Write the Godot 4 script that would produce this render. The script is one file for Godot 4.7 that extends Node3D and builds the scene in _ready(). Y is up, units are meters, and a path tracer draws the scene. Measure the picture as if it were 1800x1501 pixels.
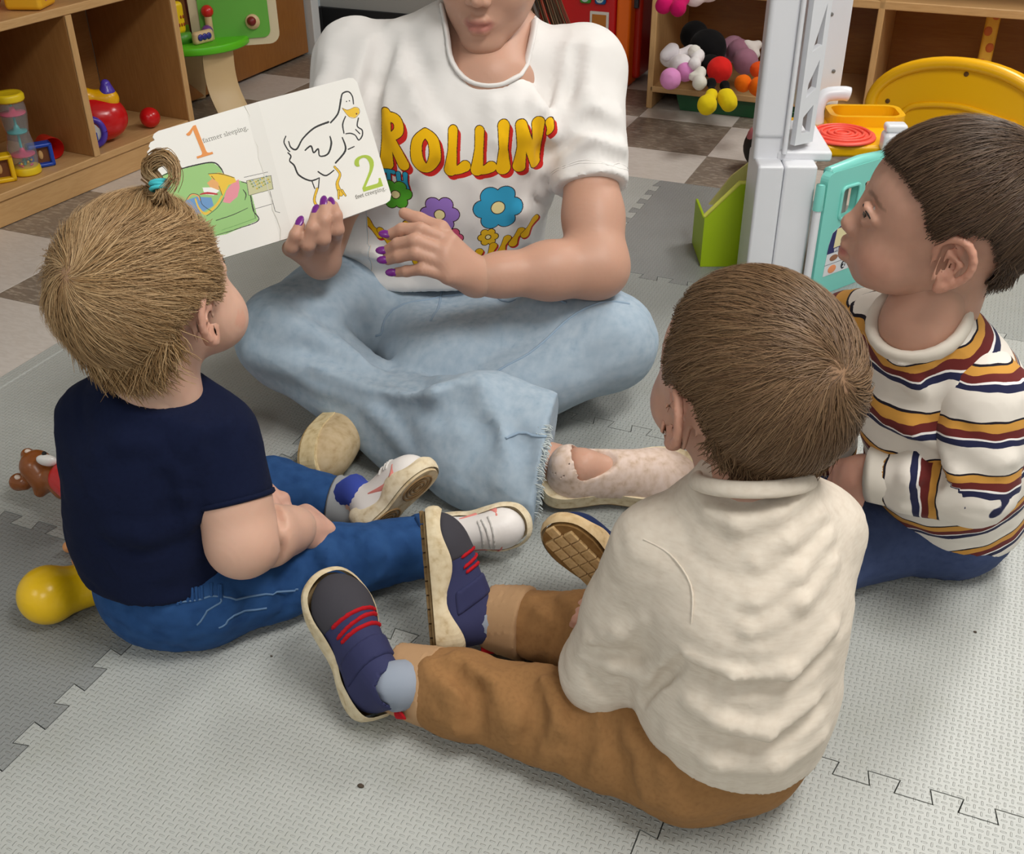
extends Node3D
# A story circle on foam mats: one adult with a picture book and three toddlers.
# World axes follow the floor tiles; metres, y up.


class Geo:
	# a growing triangle mesh
	var v := PackedVector3Array()
	var n := PackedVector3Array()
	var c := PackedColorArray()
	var uv := PackedVector2Array()
	var idx := PackedInt32Array()

	func tri(a: int, b: int, d: int) -> void:
		idx.append(a)
		idx.append(b)
		idx.append(d)

	func quad(a: int, b: int, d: int, e: int) -> void:
		tri(a, b, d)
		tri(a, d, e)

	func smooth_normals(from := 0, from_idx := 0) -> void:
		n.resize(v.size())
		for i in range(from, v.size()):
			n[i] = Vector3.ZERO
		for t in range(from_idx, idx.size(), 3):
			var a := idx[t]
			var b := idx[t + 1]
			var e := idx[t + 2]
			var pa := v[a]
			var w := (v[e] - pa).cross(v[b] - pa)
			n[a] += w
			n[b] += w
			n[e] += w
		for i in range(from, v.size()):
			n[i] = n[i].normalized()

	func move(t: Transform3D, from := 0) -> void:
		for i in range(from, v.size()):
			v[i] = t * v[i]
			n[i] = (t.basis * n[i]).normalized()

	func paint(col: Color) -> void:
		var k := c.size()
		c.resize(v.size())
		for i in range(k, v.size()):
			c[i] = col

	func join(g: Geo) -> void:
		var k := v.size()
		v.append_array(g.v)
		n.append_array(g.n)
		c.append_array(g.c)
		uv.append_array(g.uv)
		for i in g.idx:
			idx.append(i + k)

	func mesh() -> ArrayMesh:
		var a := []
		a.resize(Mesh.ARRAY_MAX)
		a[Mesh.ARRAY_VERTEX] = v
		a[Mesh.ARRAY_NORMAL] = n
		if c.size() == v.size():
			a[Mesh.ARRAY_COLOR] = c
		if uv.size() == v.size():
			a[Mesh.ARRAY_TEX_UV] = uv
		a[Mesh.ARRAY_INDEX] = idx
		var m := ArrayMesh.new()
		m.add_surface_from_arrays(Mesh.PRIMITIVE_TRIANGLES, a)
		return m


class Field:
	# a distance field on a grid, meshed as surface nets
	var o: Vector3
	var h: float
	var nx: int
	var ny: int
	var nz: int
	var d := PackedFloat32Array()

	func _init(lo: Vector3, hi: Vector3, cell: float) -> void:
		o = lo
		h = cell
		nx = ceili((hi.x - lo.x) / cell) + 1
		ny = ceili((hi.y - lo.y) / cell) + 1
		nz = ceili((hi.z - lo.z) / cell) + 1
		d.resize(nx * ny * nz)
		d.fill(1.0)

	func box_of(lo: Vector3, hi: Vector3) -> PackedInt32Array:
		return PackedInt32Array([clampi(floori((lo.x - o.x) / h), 0, nx - 1), clampi(ceili((hi.x - o.x) / h), 0, nx - 1),
			clampi(floori((lo.y - o.y) / h), 0, ny - 1), clampi(ceili((hi.y - o.y) / h), 0, ny - 1),
			clampi(floori((lo.z - o.z) / h), 0, nz - 1), clampi(ceili((hi.z - o.z) / h), 0, nz - 1)])

	# tapered capsule; across "flat" its thickness is divided by "by"; "carve" takes it away instead
	func cone(a: Vector3, b: Vector3, ra: float, rb: float, k := 0.01, flat := Vector3.ZERO, by := 1.0, carve := false) -> void:
		var m := maxf(ra, rb) + k + 2.0 * h
		if by < 1.0:
			m = maxf(ra, rb) / by + k + 2.0 * h
		var e := Vector3(m, m, m)
		var q := box_of(a.min(b) - e, a.max(b) + e)
		var ba := b - a
		var inv := 1.0 / maxf(ba.dot(ba), 1e-9)
		var dr := rb - ra
		var f := by - 1.0
		var bent := absf(f) > 0.001
		var fx := flat.x
		var fy := flat.y
		var fz := flat.z
		var bx := ba.x
		var by2 := ba.y
		var bz := ba.z
		var k4 := 0.25 / k
		for z in range(q[4], q[5] + 1):
			var pz := o.z + z * h - a.z
			for y in range(q[2], q[3] + 1):
				var py := o.y + y * h - a.y
				var i := (z * ny + y) * nx + q[0]
				var px := o.x + q[0] * h - a.x
				var c0 := py * by2 + pz * bz
				for x in range(q[0], q[1] + 1):
					var t := clampf((px * bx + c0) * inv, 0.0, 1.0)
					var ex := px - bx * t
					var ey := py - by2 * t
					var ez := pz - bz * t
					if bent:
						var s := (ex * fx + ey * fy + ez * fz) * f
						ex += fx * s
						ey += fy * s
						ez += fz * s
					var w := sqrt(ex * ex + ey * ey + ez * ez) - ra - dr * t
					var old := d[i]
					if carve:
						w = -w
						var g := k - absf(old - w)
						d[i] = (old if old > w else w) + (g * g * k4 if g > 0.0 else 0.0)
					else:
						var g := k - absf(old - w)
						d[i] = (old if old < w else w) - (g * g * k4 if g > 0.0 else 0.0)
					i += 1
					px += h

	func path(p: Array, r: Array, k := 0.01, flat := Vector3.ZERO, by := 1.0, carve := false) -> void:
		for i in p.size() - 1:
			cone(p[i], p[i + 1], r[i], r[i + 1], k, flat, by, carve)

	# ellipsoid with radii along the columns of a basis
	func ball(at: Vector3, r: Vector3, b := Basis(), k := 0.01, carve := false) -> void:
		var m := maxf(r.x, maxf(r.y, r.z)) + k + 2.0 * h
		var e := Vector3(m, m, m)
		var q := box_of(at - e, at + e)
		var x1 := b.x / r.x
		var y1 := b.y / r.y
		var z1 := b.z / r.z
		var x2 := x1 / r.x
		var y2 := y1 / r.y
		var z2 := z1 / r.z
		var k4 := 0.25 / k
		for z in range(q[4], q[5] + 1):
			for y in range(q[2], q[3] + 1):
				var i := (z * ny + y) * nx + q[0]
				var p := Vector3(o.x + q[0] * h, o.y + y * h, o.z + z * h) - at
				for x in range(q[0], q[1] + 1):
					var a1 := p.dot(x1)
					var a2 := p.dot(y1)
					var a3 := p.dot(z1)
					var k0 := sqrt(a1 * a1 + a2 * a2 + a3 * a3)
					a1 = p.dot(x2)
					a2 = p.dot(y2)
					a3 = p.dot(z2)
					var w := k0 * (k0 - 1.0) / maxf(sqrt(a1 * a1 + a2 * a2 + a3 * a3), 1e-6)
					var old := d[i]
					if carve:
						w = -w
						var g := k - absf(old - w)
						d[i] = (old if old > w else w) + (g * g * k4 if g > 0.0 else 0.0)
					else:
						var g := k - absf(old - w)
						d[i] = (old if old < w else w) - (g * g * k4 if g > 0.0 else 0.0)
					i += 1
					p.x += h

	# keep what lies behind the plane, within "reach" of the point
	func cut(at: Vector3, out: Vector3, reach := 9.0, k := 0.003) -> void:
		var e := Vector3(reach, reach, reach)
		var q := box_of(at - e, at + e)
		var r2 := reach * reach
		var lim := 4.0 * h
		for z in range(q[4], q[5] + 1):
			for y in range(q[2], q[3] + 1):
				var i := (z * ny + y) * nx + q[0]
				var p := Vector3(o.x + q[0] * h, o.y + y * h, o.z + z * h) - at
				for x in range(q[0], q[1] + 1):
					var old := d[i]
					if old < lim and p.length_squared() < r2:
						var w := p.dot(out)
						var g := k - absf(old - w)
						d[i] = (old if old > w else w) + (g * g / (4.0 * k) if g > 0.0 else 0.0)
					i += 1
					p.x += h

	func value(p: Vector3) -> float:
		var q := (p - o) / h
		var x := clampi(int(q.x), 0, nx - 2)
		var y := clampi(int(q.y), 0, ny - 2)
		var z := clampi(int(q.z), 0, nz - 2)
		var i := (z * ny + y) * nx + x
		var fx := q.x - x
		var fy := q.y - y
		var fz := q.z - z
		var a := lerpf(lerpf(d[i], d[i + 1], fx), lerpf(d[i + nx], d[i + nx + 1], fx), fy)
		i += nx * ny
		var b := lerpf(lerpf(d[i], d[i + 1], fx), lerpf(d[i + nx], d[i + nx + 1], fx), fy)
		return lerpf(a, b, fz)

	func slope(p: Vector3) -> Vector3:
		var e := h
		return Vector3(value(p + Vector3(e, 0, 0)) - value(p - Vector3(e, 0, 0)), value(p + Vector3(0, e, 0)) - value(p - Vector3(0, e, 0)), value(p + Vector3(0, 0, e)) - value(p - Vector3(0, 0, e))).normalized()

	func snap(p: Vector3) -> Vector3:
		for i in 12:
			p -= slope(p) * clampf(value(p), -2.0 * h, 2.0 * h)
		return p

	# a fold that follows points laid on the surface: a raised ridge, or a pressed crease where "rise" is negative
	func fold(p: Array, r: float, rise: float, k := 0.012) -> void:
		var c := []
		var rr := []
		for i in p.size():
			var s := snap(p[i])
			var nn := slope(s)
			var taper := 0.55 if i == 0 or i == p.size() - 1 else 1.0
			if rise > 0.0:
				c.append(s - nn * (r - rise * taper))
			else:
				c.append(s + nn * (r + rise * taper))
			rr.append(r)
		path(c, rr, k, Vector3.ZERO, 1.0, rise < 0.0)

	# ridged folds: a noise pressed into the field, stretched along the columns of a basis
	func crumple(noise: FastNoiseLite, b: Basis, amount: float, sharp := 1.0) -> void:
		var i := 0
		var lim := 3.0 * h + amount
		for z in nz:
			for y in ny:
				var p := Vector3(o.x, o.y + y * h, o.z + z * h)
				for x in nx:
					var w := d[i]
					if w < lim and w > -lim:
						var s := b * p
						var r := noise.get_noise_3d(s.x, s.y, s.z)
						d[i] = w + amount * (absf(r) * 2.0 * sharp + r * (1.0 - sharp) - 0.35 * sharp)
					i += 1
					p.x += h

	func mesh_into(g: Geo) -> void:
		var at := PackedInt32Array()
		at.resize(nx * ny * nz)
		at.fill(-1)
		var sy := nx
		var sz := nx * ny
		var lim := 5.0 * h
		var first := g.v.size()
		var first_i := g.idx.size()
		var off := PackedInt32Array([0, 1, sy, sy + 1, sz, sz + 1, sz + sy, sz + sy + 1])
		var ea := PackedInt32Array([0, 2, 4, 6, 0, 1, 4, 5, 0, 1, 2, 3])
		var eb := PackedInt32Array([1, 3, 5, 7, 2, 3, 6, 7, 4, 5, 6, 7])
		var val := PackedFloat32Array()
		val.resize(8)
		var cor := [Vector3(0, 0, 0), Vector3(1, 0, 0), Vector3(0, 1, 0), Vector3(1, 1, 0), Vector3(0, 0, 1), Vector3(1, 0, 1), Vector3(0, 1, 1), Vector3(1, 1, 1)]
		var cells := PackedInt32Array()
		for z in nz - 1:
			for y in ny - 1:
				var i := (z * ny + y) * nx
				for x in nx - 1:
					var w := d[i]
					if w < lim and w > -lim:
						var inside := 0
						for k in 8:
							w = d[i + off[k]]
							val[k] = w
							if w < 0.0:
								inside += 1
						if inside != 0 and inside != 8:
							var s := Vector3.ZERO
							var m := 0
							for k in 12:
								var a := val[ea[k]]
								var b := val[eb[k]]
								if (a < 0.0) != (b < 0.0):
									var pa: Vector3 = cor[ea[k]]
									var pb: Vector3 = cor[eb[k]]
									s += pa + (pb - pa) * (a / (a - b))
									m += 1
							at[i] = g.v.size()
							cells.append(i)
							g.v.append(o + (Vector3(x, y, z) + s / m) * h)
					i += 1
		for i in cells:
			var neg := d[i] < 0.0
			var me := at[i]
			if neg != (d[i + 1] < 0.0) and i >= sy + sz:
				var p := at[i - sy]
				var q := at[i - sy - sz]
				var r := at[i - sz]
				if p >= 0 and q >= 0 and r >= 0:
					if neg:
						g.quad(me, r, q, p)
					else:
						g.quad(me, p, q, r)
			if neg != (d[i + sy] < 0.0) and i >= 1 + sz:
				var p := at[i - 1]
				var q := at[i - 1 - sz]
				var r := at[i - sz]
				if p >= 0 and q >= 0 and r >= 0:
					if neg:
						g.quad(me, p, q, r)
					else:
						g.quad(me, r, q, p)
			if neg != (d[i + sz] < 0.0) and i >= 1 + sy:
				var p := at[i - 1]
				var q := at[i - 1 - sy]
				var r := at[i - sy]
				if p >= 0 and q >= 0 and r >= 0:
					if neg:
						g.quad(me, r, q, p)
					else:
						g.quad(me, p, q, r)
		g.smooth_normals(first, first_i)

	func geo() -> Geo:
		var g := Geo.new()
		mesh_into(g)
		return g


# ---------------------------------------------------------------- shapes

func box_geo(s: Vector3, r := 0.003, steps := 2, at := Vector3.ZERO) -> Geo:
	# a box with rounded edges, centred on "at"
	var g := Geo.new()
	var hs := s * 0.5
	r = minf(r, minf(hs.x, minf(hs.y, hs.z)) * 0.98)
	var ins := hs - Vector3(r, r, r)
	for f in 6:
		var ax := f / 2
		var sg := 1.0 if f % 2 == 0 else -1.0
		var b := (ax + 1) % 3
		var e := (ax + 2) % 3
		var k := 2 * steps + 2
		var first := g.v.size()
		for j in k:
			for i in k:
				var p := Vector3.ZERO
				p[ax] = sg * hs[ax]
				p[b] = _edge(i, steps, hs[b], r)
				p[e] = _edge(j, steps, hs[e], r)
				var q := p.clamp(-ins, ins)
				var nn := (p - q)
				if nn.length() < 1e-9:
					nn = Vector3.ZERO
					nn[ax] = sg
				nn = nn.normalized()
				g.v.append(q + nn * r + at)
				g.n.append(nn)
		for j in k - 1:
			for i in k - 1:
				var p := first + j * k + i
				if sg > 0:
					g.quad(p, p + k, p + k + 1, p + 1)
				else:
					g.quad(p, p + 1, p + k + 1, p + k)
	return g


func _edge(i: int, steps: int, hs: float, r: float) -> float:
	if i <= steps:
		return -hs + r * (1.0 - cos(float(i) / steps * PI * 0.5)) if i > 0 else -hs
	var j := 2 * steps + 1 - i
	return hs - r * (1.0 - cos(float(j) / steps * PI * 0.5)) if j > 0 else hs


func lathe_geo(p: Array, seg := 24, at := Vector3.ZERO, up := Vector3.UP) -> Geo:
	# p: [radius, height] pairs from bottom to top, turned about "up"
	var g := Geo.new()
	var b := basis_on(up)
	for i in p.size():
		for k in seg:
			var a := TAU * k / seg
			g.v.append(at + b * Vector3(cos(a) * p[i][0], p[i][1], sin(a) * p[i][0]))
	for i in p.size() - 1:
		for k in seg:
			var q := (k + 1) % seg
			g.quad(i * seg + k, i * seg + q, (i + 1) * seg + q, (i + 1) * seg + k)
	g.smooth_normals()
	return g


func basis_on(up: Vector3, hint := Vector3(0.31, 0.2, 0.93)) -> Basis:
	var y := up.normalized()
	if absf(y.dot(hint.normalized())) > 0.99:
		hint = Vector3(1, 0.1, 0)
	var x := y.cross(hint).normalized()
	return Basis(x, y, x.cross(y).normalized())


func tube_geo(p: Array, r: Array, seg := 8, capped := true, squash := 1.0, flat := Vector3.ZERO) -> Geo:
	# a tube along points p with radii r; flattened across "flat" by "squash"
	var g := Geo.new()
	var m := p.size()
	var prev := Vector3.ZERO
	for i in m:
		var d: Vector3 = (p[mini(i + 1, m - 1)] - p[maxi(i - 1, 0)]).normalized()
		var x := flat if flat != Vector3.ZERO else prev
		if x == Vector3.ZERO:
			x = basis_on(d).x
		x = (x - d * x.dot(d)).normalized()
		prev = x
		var y := d.cross(x)
		var rr: float = r[mini(i, r.size() - 1)]
		for k in seg:
			var a := TAU * k / seg
			g.v.append(p[i] + (x * cos(a) * squash + y * sin(a)) * rr)
	for i in m - 1:
		for k in seg:
			var q := (k + 1) % seg
			g.quad(i * seg + k, (i + 1) * seg + k, (i + 1) * seg + q, i * seg + q)
	if capped:
		for s in 2:
			var j := (m - 1) * s
			var c0 := g.v.size()
			g.v.append(p[j])
			for k in seg:
				var q := (k + 1) % seg
				if s == 0:
					g.tri(c0, j * seg + k, j * seg + q)
				else:
					g.tri(c0, j * seg + q, j * seg + k)
	g.smooth_normals()
	return g


func slab_geo(poly: PackedVector2Array, depth: float, bevel := 0.0, holes := []) -> Geo:
	# an outline in x, y pulled from z = 0 to z = depth, with a chamfer at the front (z = depth)
	var g := Geo.new()
	if Geometry2D.is_polygon_clockwise(poly):
		poly.reverse()
	var rings := [poly]
	for q in holes:
		var w: PackedVector2Array = q
		if not Geometry2D.is_polygon_clockwise(w):
			w.reverse()
		rings.append(w)
	var face := poly
	if holes.size():
		face = bridge(poly, rings.slice(1))
	var inner := face
	var tris := Geometry2D.triangulate_polygon(face)
	for s in 2:
		var k := g.v.size()
		for q in inner:
			g.v.append(Vector3(q.x, q.y, depth * s))
			g.n.append(Vector3(0, 0, 1 if s else -1))
		for t in range(0, tris.size(), 3):
			var a := inner[tris[t]]
			var b := inner[tris[t + 1]]
			var e := inner[tris[t + 2]]
			var ccw := (b - a).cross(e - a) > 0
			if ccw == (s == 1):
				g.tri(k + tris[t], k + tris[t + 2], k + tris[t + 1])
			else:
				g.tri(k + tris[t], k + tris[t + 1], k + tris[t + 2])
	for ring: PackedVector2Array in rings:
		for i in ring.size():
			var a := ring[i]
			var b := ring[(i + 1) % ring.size()]
			var nn := Vector3(b.y - a.y, a.x - b.x, 0).normalized()
			var k := g.v.size()
			g.v.append(Vector3(a.x, a.y, 0))
			g.v.append(Vector3(b.x, b.y, 0))
			g.v.append(Vector3(b.x, b.y, depth))
			g.v.append(Vector3(a.x, a.y, depth))
			for j in 4:
				g.n.append(nn)
			g.quad(k, k + 3, k + 2, k + 1)
	return g


func bridge(poly: PackedVector2Array, holes: Array) -> PackedVector2Array:
	# joins holes to the outline by a doubled edge so that it can be cut into triangles
	var r := poly.duplicate()
	for w: PackedVector2Array in holes:
		var best := 1e9
		var bi := 0
		var bj := 0
		for i in r.size():
			for j in w.size():
				var q := r[i].distance_squared_to(w[j])
				if q < best:
					best = q
					bi = i
					bj = j
		var s := PackedVector2Array()
		for i in bi + 1:
			s.append(r[i])
		for j in w.size() + 1:
			s.append(w[(bj + j) % w.size()] + (Vector2(1e-5, 1e-5) if j == w.size() else Vector2.ZERO))
		s.append(r[bi] + Vector2(1e-5, -1e-5))
		for i in range(bi + 1, r.size()):
			s.append(r[i])
		r = s
	return r


func round_rect(w: float, h: float, r: float, seg := 5) -> PackedVector2Array:
	var p := PackedVector2Array()
	for q in 4:
		var cx := (w * 0.5 - r) * (1 if q == 0 or q == 3 else -1)
		var cy := (h * 0.5 - r) * (1 if q < 2 else -1)
		for i in seg + 1:
			var a := PI * 0.5 * (q + float(i) / seg)
			p.append(Vector2(cx + cos(a) * r, cy + sin(a) * r))
	return p


func smooth_line(p: Array, per := 6) -> Array:
	# Catmull-Rom through the points
	var r := []
	for i in p.size() - 1:
		var a = p[maxi(i - 1, 0)]
		var b = p[i]
		var c = p[i + 1]
		var d = p[mini(i + 2, p.size() - 1)]
		for k in per:
			var t := float(k) / per
			r.append(0.5 * (2.0 * b + (c - a) * t + (2.0 * a - 5.0 * b + 4.0 * c - d) * t * t + (3.0 * b - a - 3.0 * c + d) * t * t * t))
	r.append(p[-1])
	return r


func ball_geo(at: Vector3, r: Vector3, b := Basis(), seg := 16) -> Geo:
	var g := Geo.new()
	var rows := seg / 2
	for j in rows + 1:
		var th := PI * j / rows
		for k in seg:
			var a := TAU * k / seg
			var q := Vector3(sin(th) * cos(a), cos(th), sin(th) * sin(a))
			g.v.append(at + b * (q * r))
			g.n.append((b * (q / r)).normalized())
	for j in rows:
		for k in seg:
			var q := (k + 1) % seg
			g.quad(j * seg + k, (j + 1) * seg + k, (j + 1) * seg + q, j * seg + q)
	return g


# ---------------------------------------------------------------- things

var taken := {}


func numbered(called: String) -> String:
	var k: int = taken.get(called, 0)
	taken[called] = k + 1
	return called if k == 0 else "%s_%03d" % [called, k]


func thing(called: String, label: String, category: String, at := Vector3.ZERO, turn := 0.0, group := "") -> Node3D:
	var o := Node3D.new()
	o.name = numbered(called)
	add_child(o)
	o.position = at
	o.rotation.y = turn
	o.set_meta("label", label)
	o.set_meta("category", category)
	if group != "":
		o.set_meta("group", group)
	return o


func part(called: String, m, mat: Material, parent: Node3D, t := Transform3D()) -> MeshInstance3D:
	var o := MeshInstance3D.new()
	o.name = called
	o.mesh = m.mesh() if m is Geo else m
	o.material_override = null
	for i in o.mesh.get_surface_count():
		o.set_surface_override_material(i, mat)
	o.transform = t
	parent.add_child(o, true)
	return o


func single(called: String, m, mat: Material, label: String, category: String, t := Transform3D(), group := "") -> MeshInstance3D:
	var o := part(numbered(called), m, mat, self, t)
	o.set_meta("label", label)
	o.set_meta("category", category)
	if group != "":
		o.set_meta("group", group)
	return o


func setting(called: String, m, mat: Material, label: String, category: String, t := Transform3D()) -> MeshInstance3D:
	var o := single(called, m, mat, label, category, t)
	o.set_meta("kind", "structure")
	return o


func move_by(p: Vector3) -> Transform3D:
	return Transform3D(Basis(), p)


# ---------------------------------------------------------------- materials

func paint(c: Color, rough := 0.5, spec := 0.5) -> StandardMaterial3D:
	var m := StandardMaterial3D.new()
	m.albedo_color = c
	m.roughness = rough
	m.metallic_specular = spec
	return m


func rgb(r: float, g: float, b: float) -> Color:
	return Color(r / 255.0, g / 255.0, b / 255.0)


func noise(freq: float, seed_: int, octaves := 3, kind := FastNoiseLite.TYPE_SIMPLEX_SMOOTH) -> FastNoiseLite:
	var f := FastNoiseLite.new()
	f.noise_type = kind
	f.seed = seed_
	f.frequency = freq
	f.fractal_octaves = octaves
	return f


func noise_tex(size: int, freq: float, seed_: int, ramp: Array, octaves := 4, stretch := Vector2.ONE) -> ImageTexture:
	# colours of the ramp laid over a seamless noise
	var f := noise(freq, seed_, octaves)
	var src := f.get_seamless_image(size, size, false, false, 0.15, true)
	var im := Image.create(size, size, false, Image.FORMAT_RGB8)
	var gr := Gradient.new()
	gr.offsets = PackedFloat32Array()
	gr.colors = PackedColorArray()
	var offs := PackedFloat32Array()
	var cols := PackedColorArray()
	for i in ramp.size():
		offs.append(float(i) / maxf(1.0, ramp.size() - 1))
		cols.append(ramp[i])
	gr.offsets = offs
	gr.colors = cols
	for y in size:
		for x in size:
			var sx := int(x * stretch.x) % size
			var sy := int(y * stretch.y) % size
			im.set_pixel(x, y, gr.sample(src.get_pixel(sx, sy).r))
	return ImageTexture.create_from_image(im)


func cloth(c: Color, rough := 0.9, bump: Texture2D = null, scale := 40.0, depth := 0.05, sheen := 0.15) -> StandardMaterial3D:
	var m := paint(c, rough, 0.25)
	m.rim_enabled = sheen > 0.0
	m.rim = sheen
	m.rim_tint = 0.6
	if bump:
		m.uv1_triplanar = true
		m.uv1_scale = Vector3(scale, scale, scale)
		m.heightmap_enabled = true
		m.heightmap_texture = bump
		m.heightmap_scale = depth
	return m


var M := {}


func _ready() -> void:
	# camera
	var cam := Camera3D.new()
	cam.name = "camera"
	cam.fov = 42.74
	cam.near = 0.02
	var look := Basis(Vector3(0.9200, -0.0060, -0.3918), Vector3(-0.2046, 0.8455, -0.4932), Vector3(0.3343, 0.5339, 0.7767))
	cam.transform = Transform3D(look.orthonormalized(), Vector3(0.634, 0.935, 3.061))
	add_child(cam)
	cam.current = true
	# surroundings: a closed room, lit by its ceiling panels
	var env := Environment.new()
	env.background_mode = Environment.BG_COLOR
	env.background_color = Color(0.02, 0.02, 0.02)
	env.tonemap_mode = Environment.TONE_MAPPER_LINEAR
	env.tonemap_exposure = 1.0
	env.sdfgi_enabled = true
	env.ssao_enabled = true
	env.ssil_enabled = true
	var we := WorldEnvironment.new()
	we.name = "environment"
	we.environment = env
	add_child(we)
	ceiling_panels()
	materials()
	print("room ", Time.get_ticks_msec())
	room()
	mats()
	bookcase_by_door()
	plush_bookcase()
	play_kitchen()
	back_toys()
	print("people ", Time.get_ticks_msec())
	child_in_cream()
	print("cream ", Time.get_ticks_msec())
	child_in_navy()
	print("navy ", Time.get_ticks_msec())
	child_in_stripes()
	print("stripes ", Time.get_ticks_msec())
	adult()
	print("adult ", Time.get_ticks_msec())
	picture_book()
	floor_toys()
	print("done ", Time.get_ticks_msec())


const CEILING := 2.3


func ceiling_panels() -> void:
	# recessed fluorescent panels; the one above and to the right of the circle throws the shadows seen in the shelves
	var lit := paint(Color(1, 1, 1), 0.6)
	lit.emission_enabled = true
	lit.emission = Color(1.0, 0.97, 0.92)
	lit.emission_energy_multiplier = 1.5
	var rim := paint(rgb(225, 225, 222), 0.5)
	for p in [[1.15, 2.30, 3.8], [1.15, 0.0, 3.2], [3.1, 2.30, 1.0], [1.15, 5.0, 2.2], [-0.8, 5.0, 1.4]]:
		var t := thing("ceiling_light", "white recessed fluorescent panel in the ceiling", "light", Vector3(p[0], CEILING, p[1]), 0.0, "fluorescent ceiling panels")
		part("diffuser", box_geo(Vector3(0.54, 0.012, 1.08), 0.003, 1, Vector3(0, -0.006, 0)), lit, t)
		for s in [-1, 1]:
			part("frame", box_geo(Vector3(0.03, 0.02, 1.14), 0.003, 1, Vector3(s * 0.285, -0.01, 0)), rim, t)
			part("frame", box_geo(Vector3(0.54, 0.02, 0.03), 0.003, 1, Vector3(0, -0.01, s * 0.555)), rim, t)
		var a := AreaLight3D.new()
		a.name = "panel_glow"
		a.area_size = Vector2(0.54, 1.08)
		a.light_color = Color(0.99, 0.985, 0.97)
		a.light_energy = p[2]
		a.area_range = 12.0
		a.shadow_enabled = true
		a.position = Vector3(0, -0.03, 0)
		a.rotation_degrees = Vector3(-90, 0, 0)
		t.add_child(a)


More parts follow.
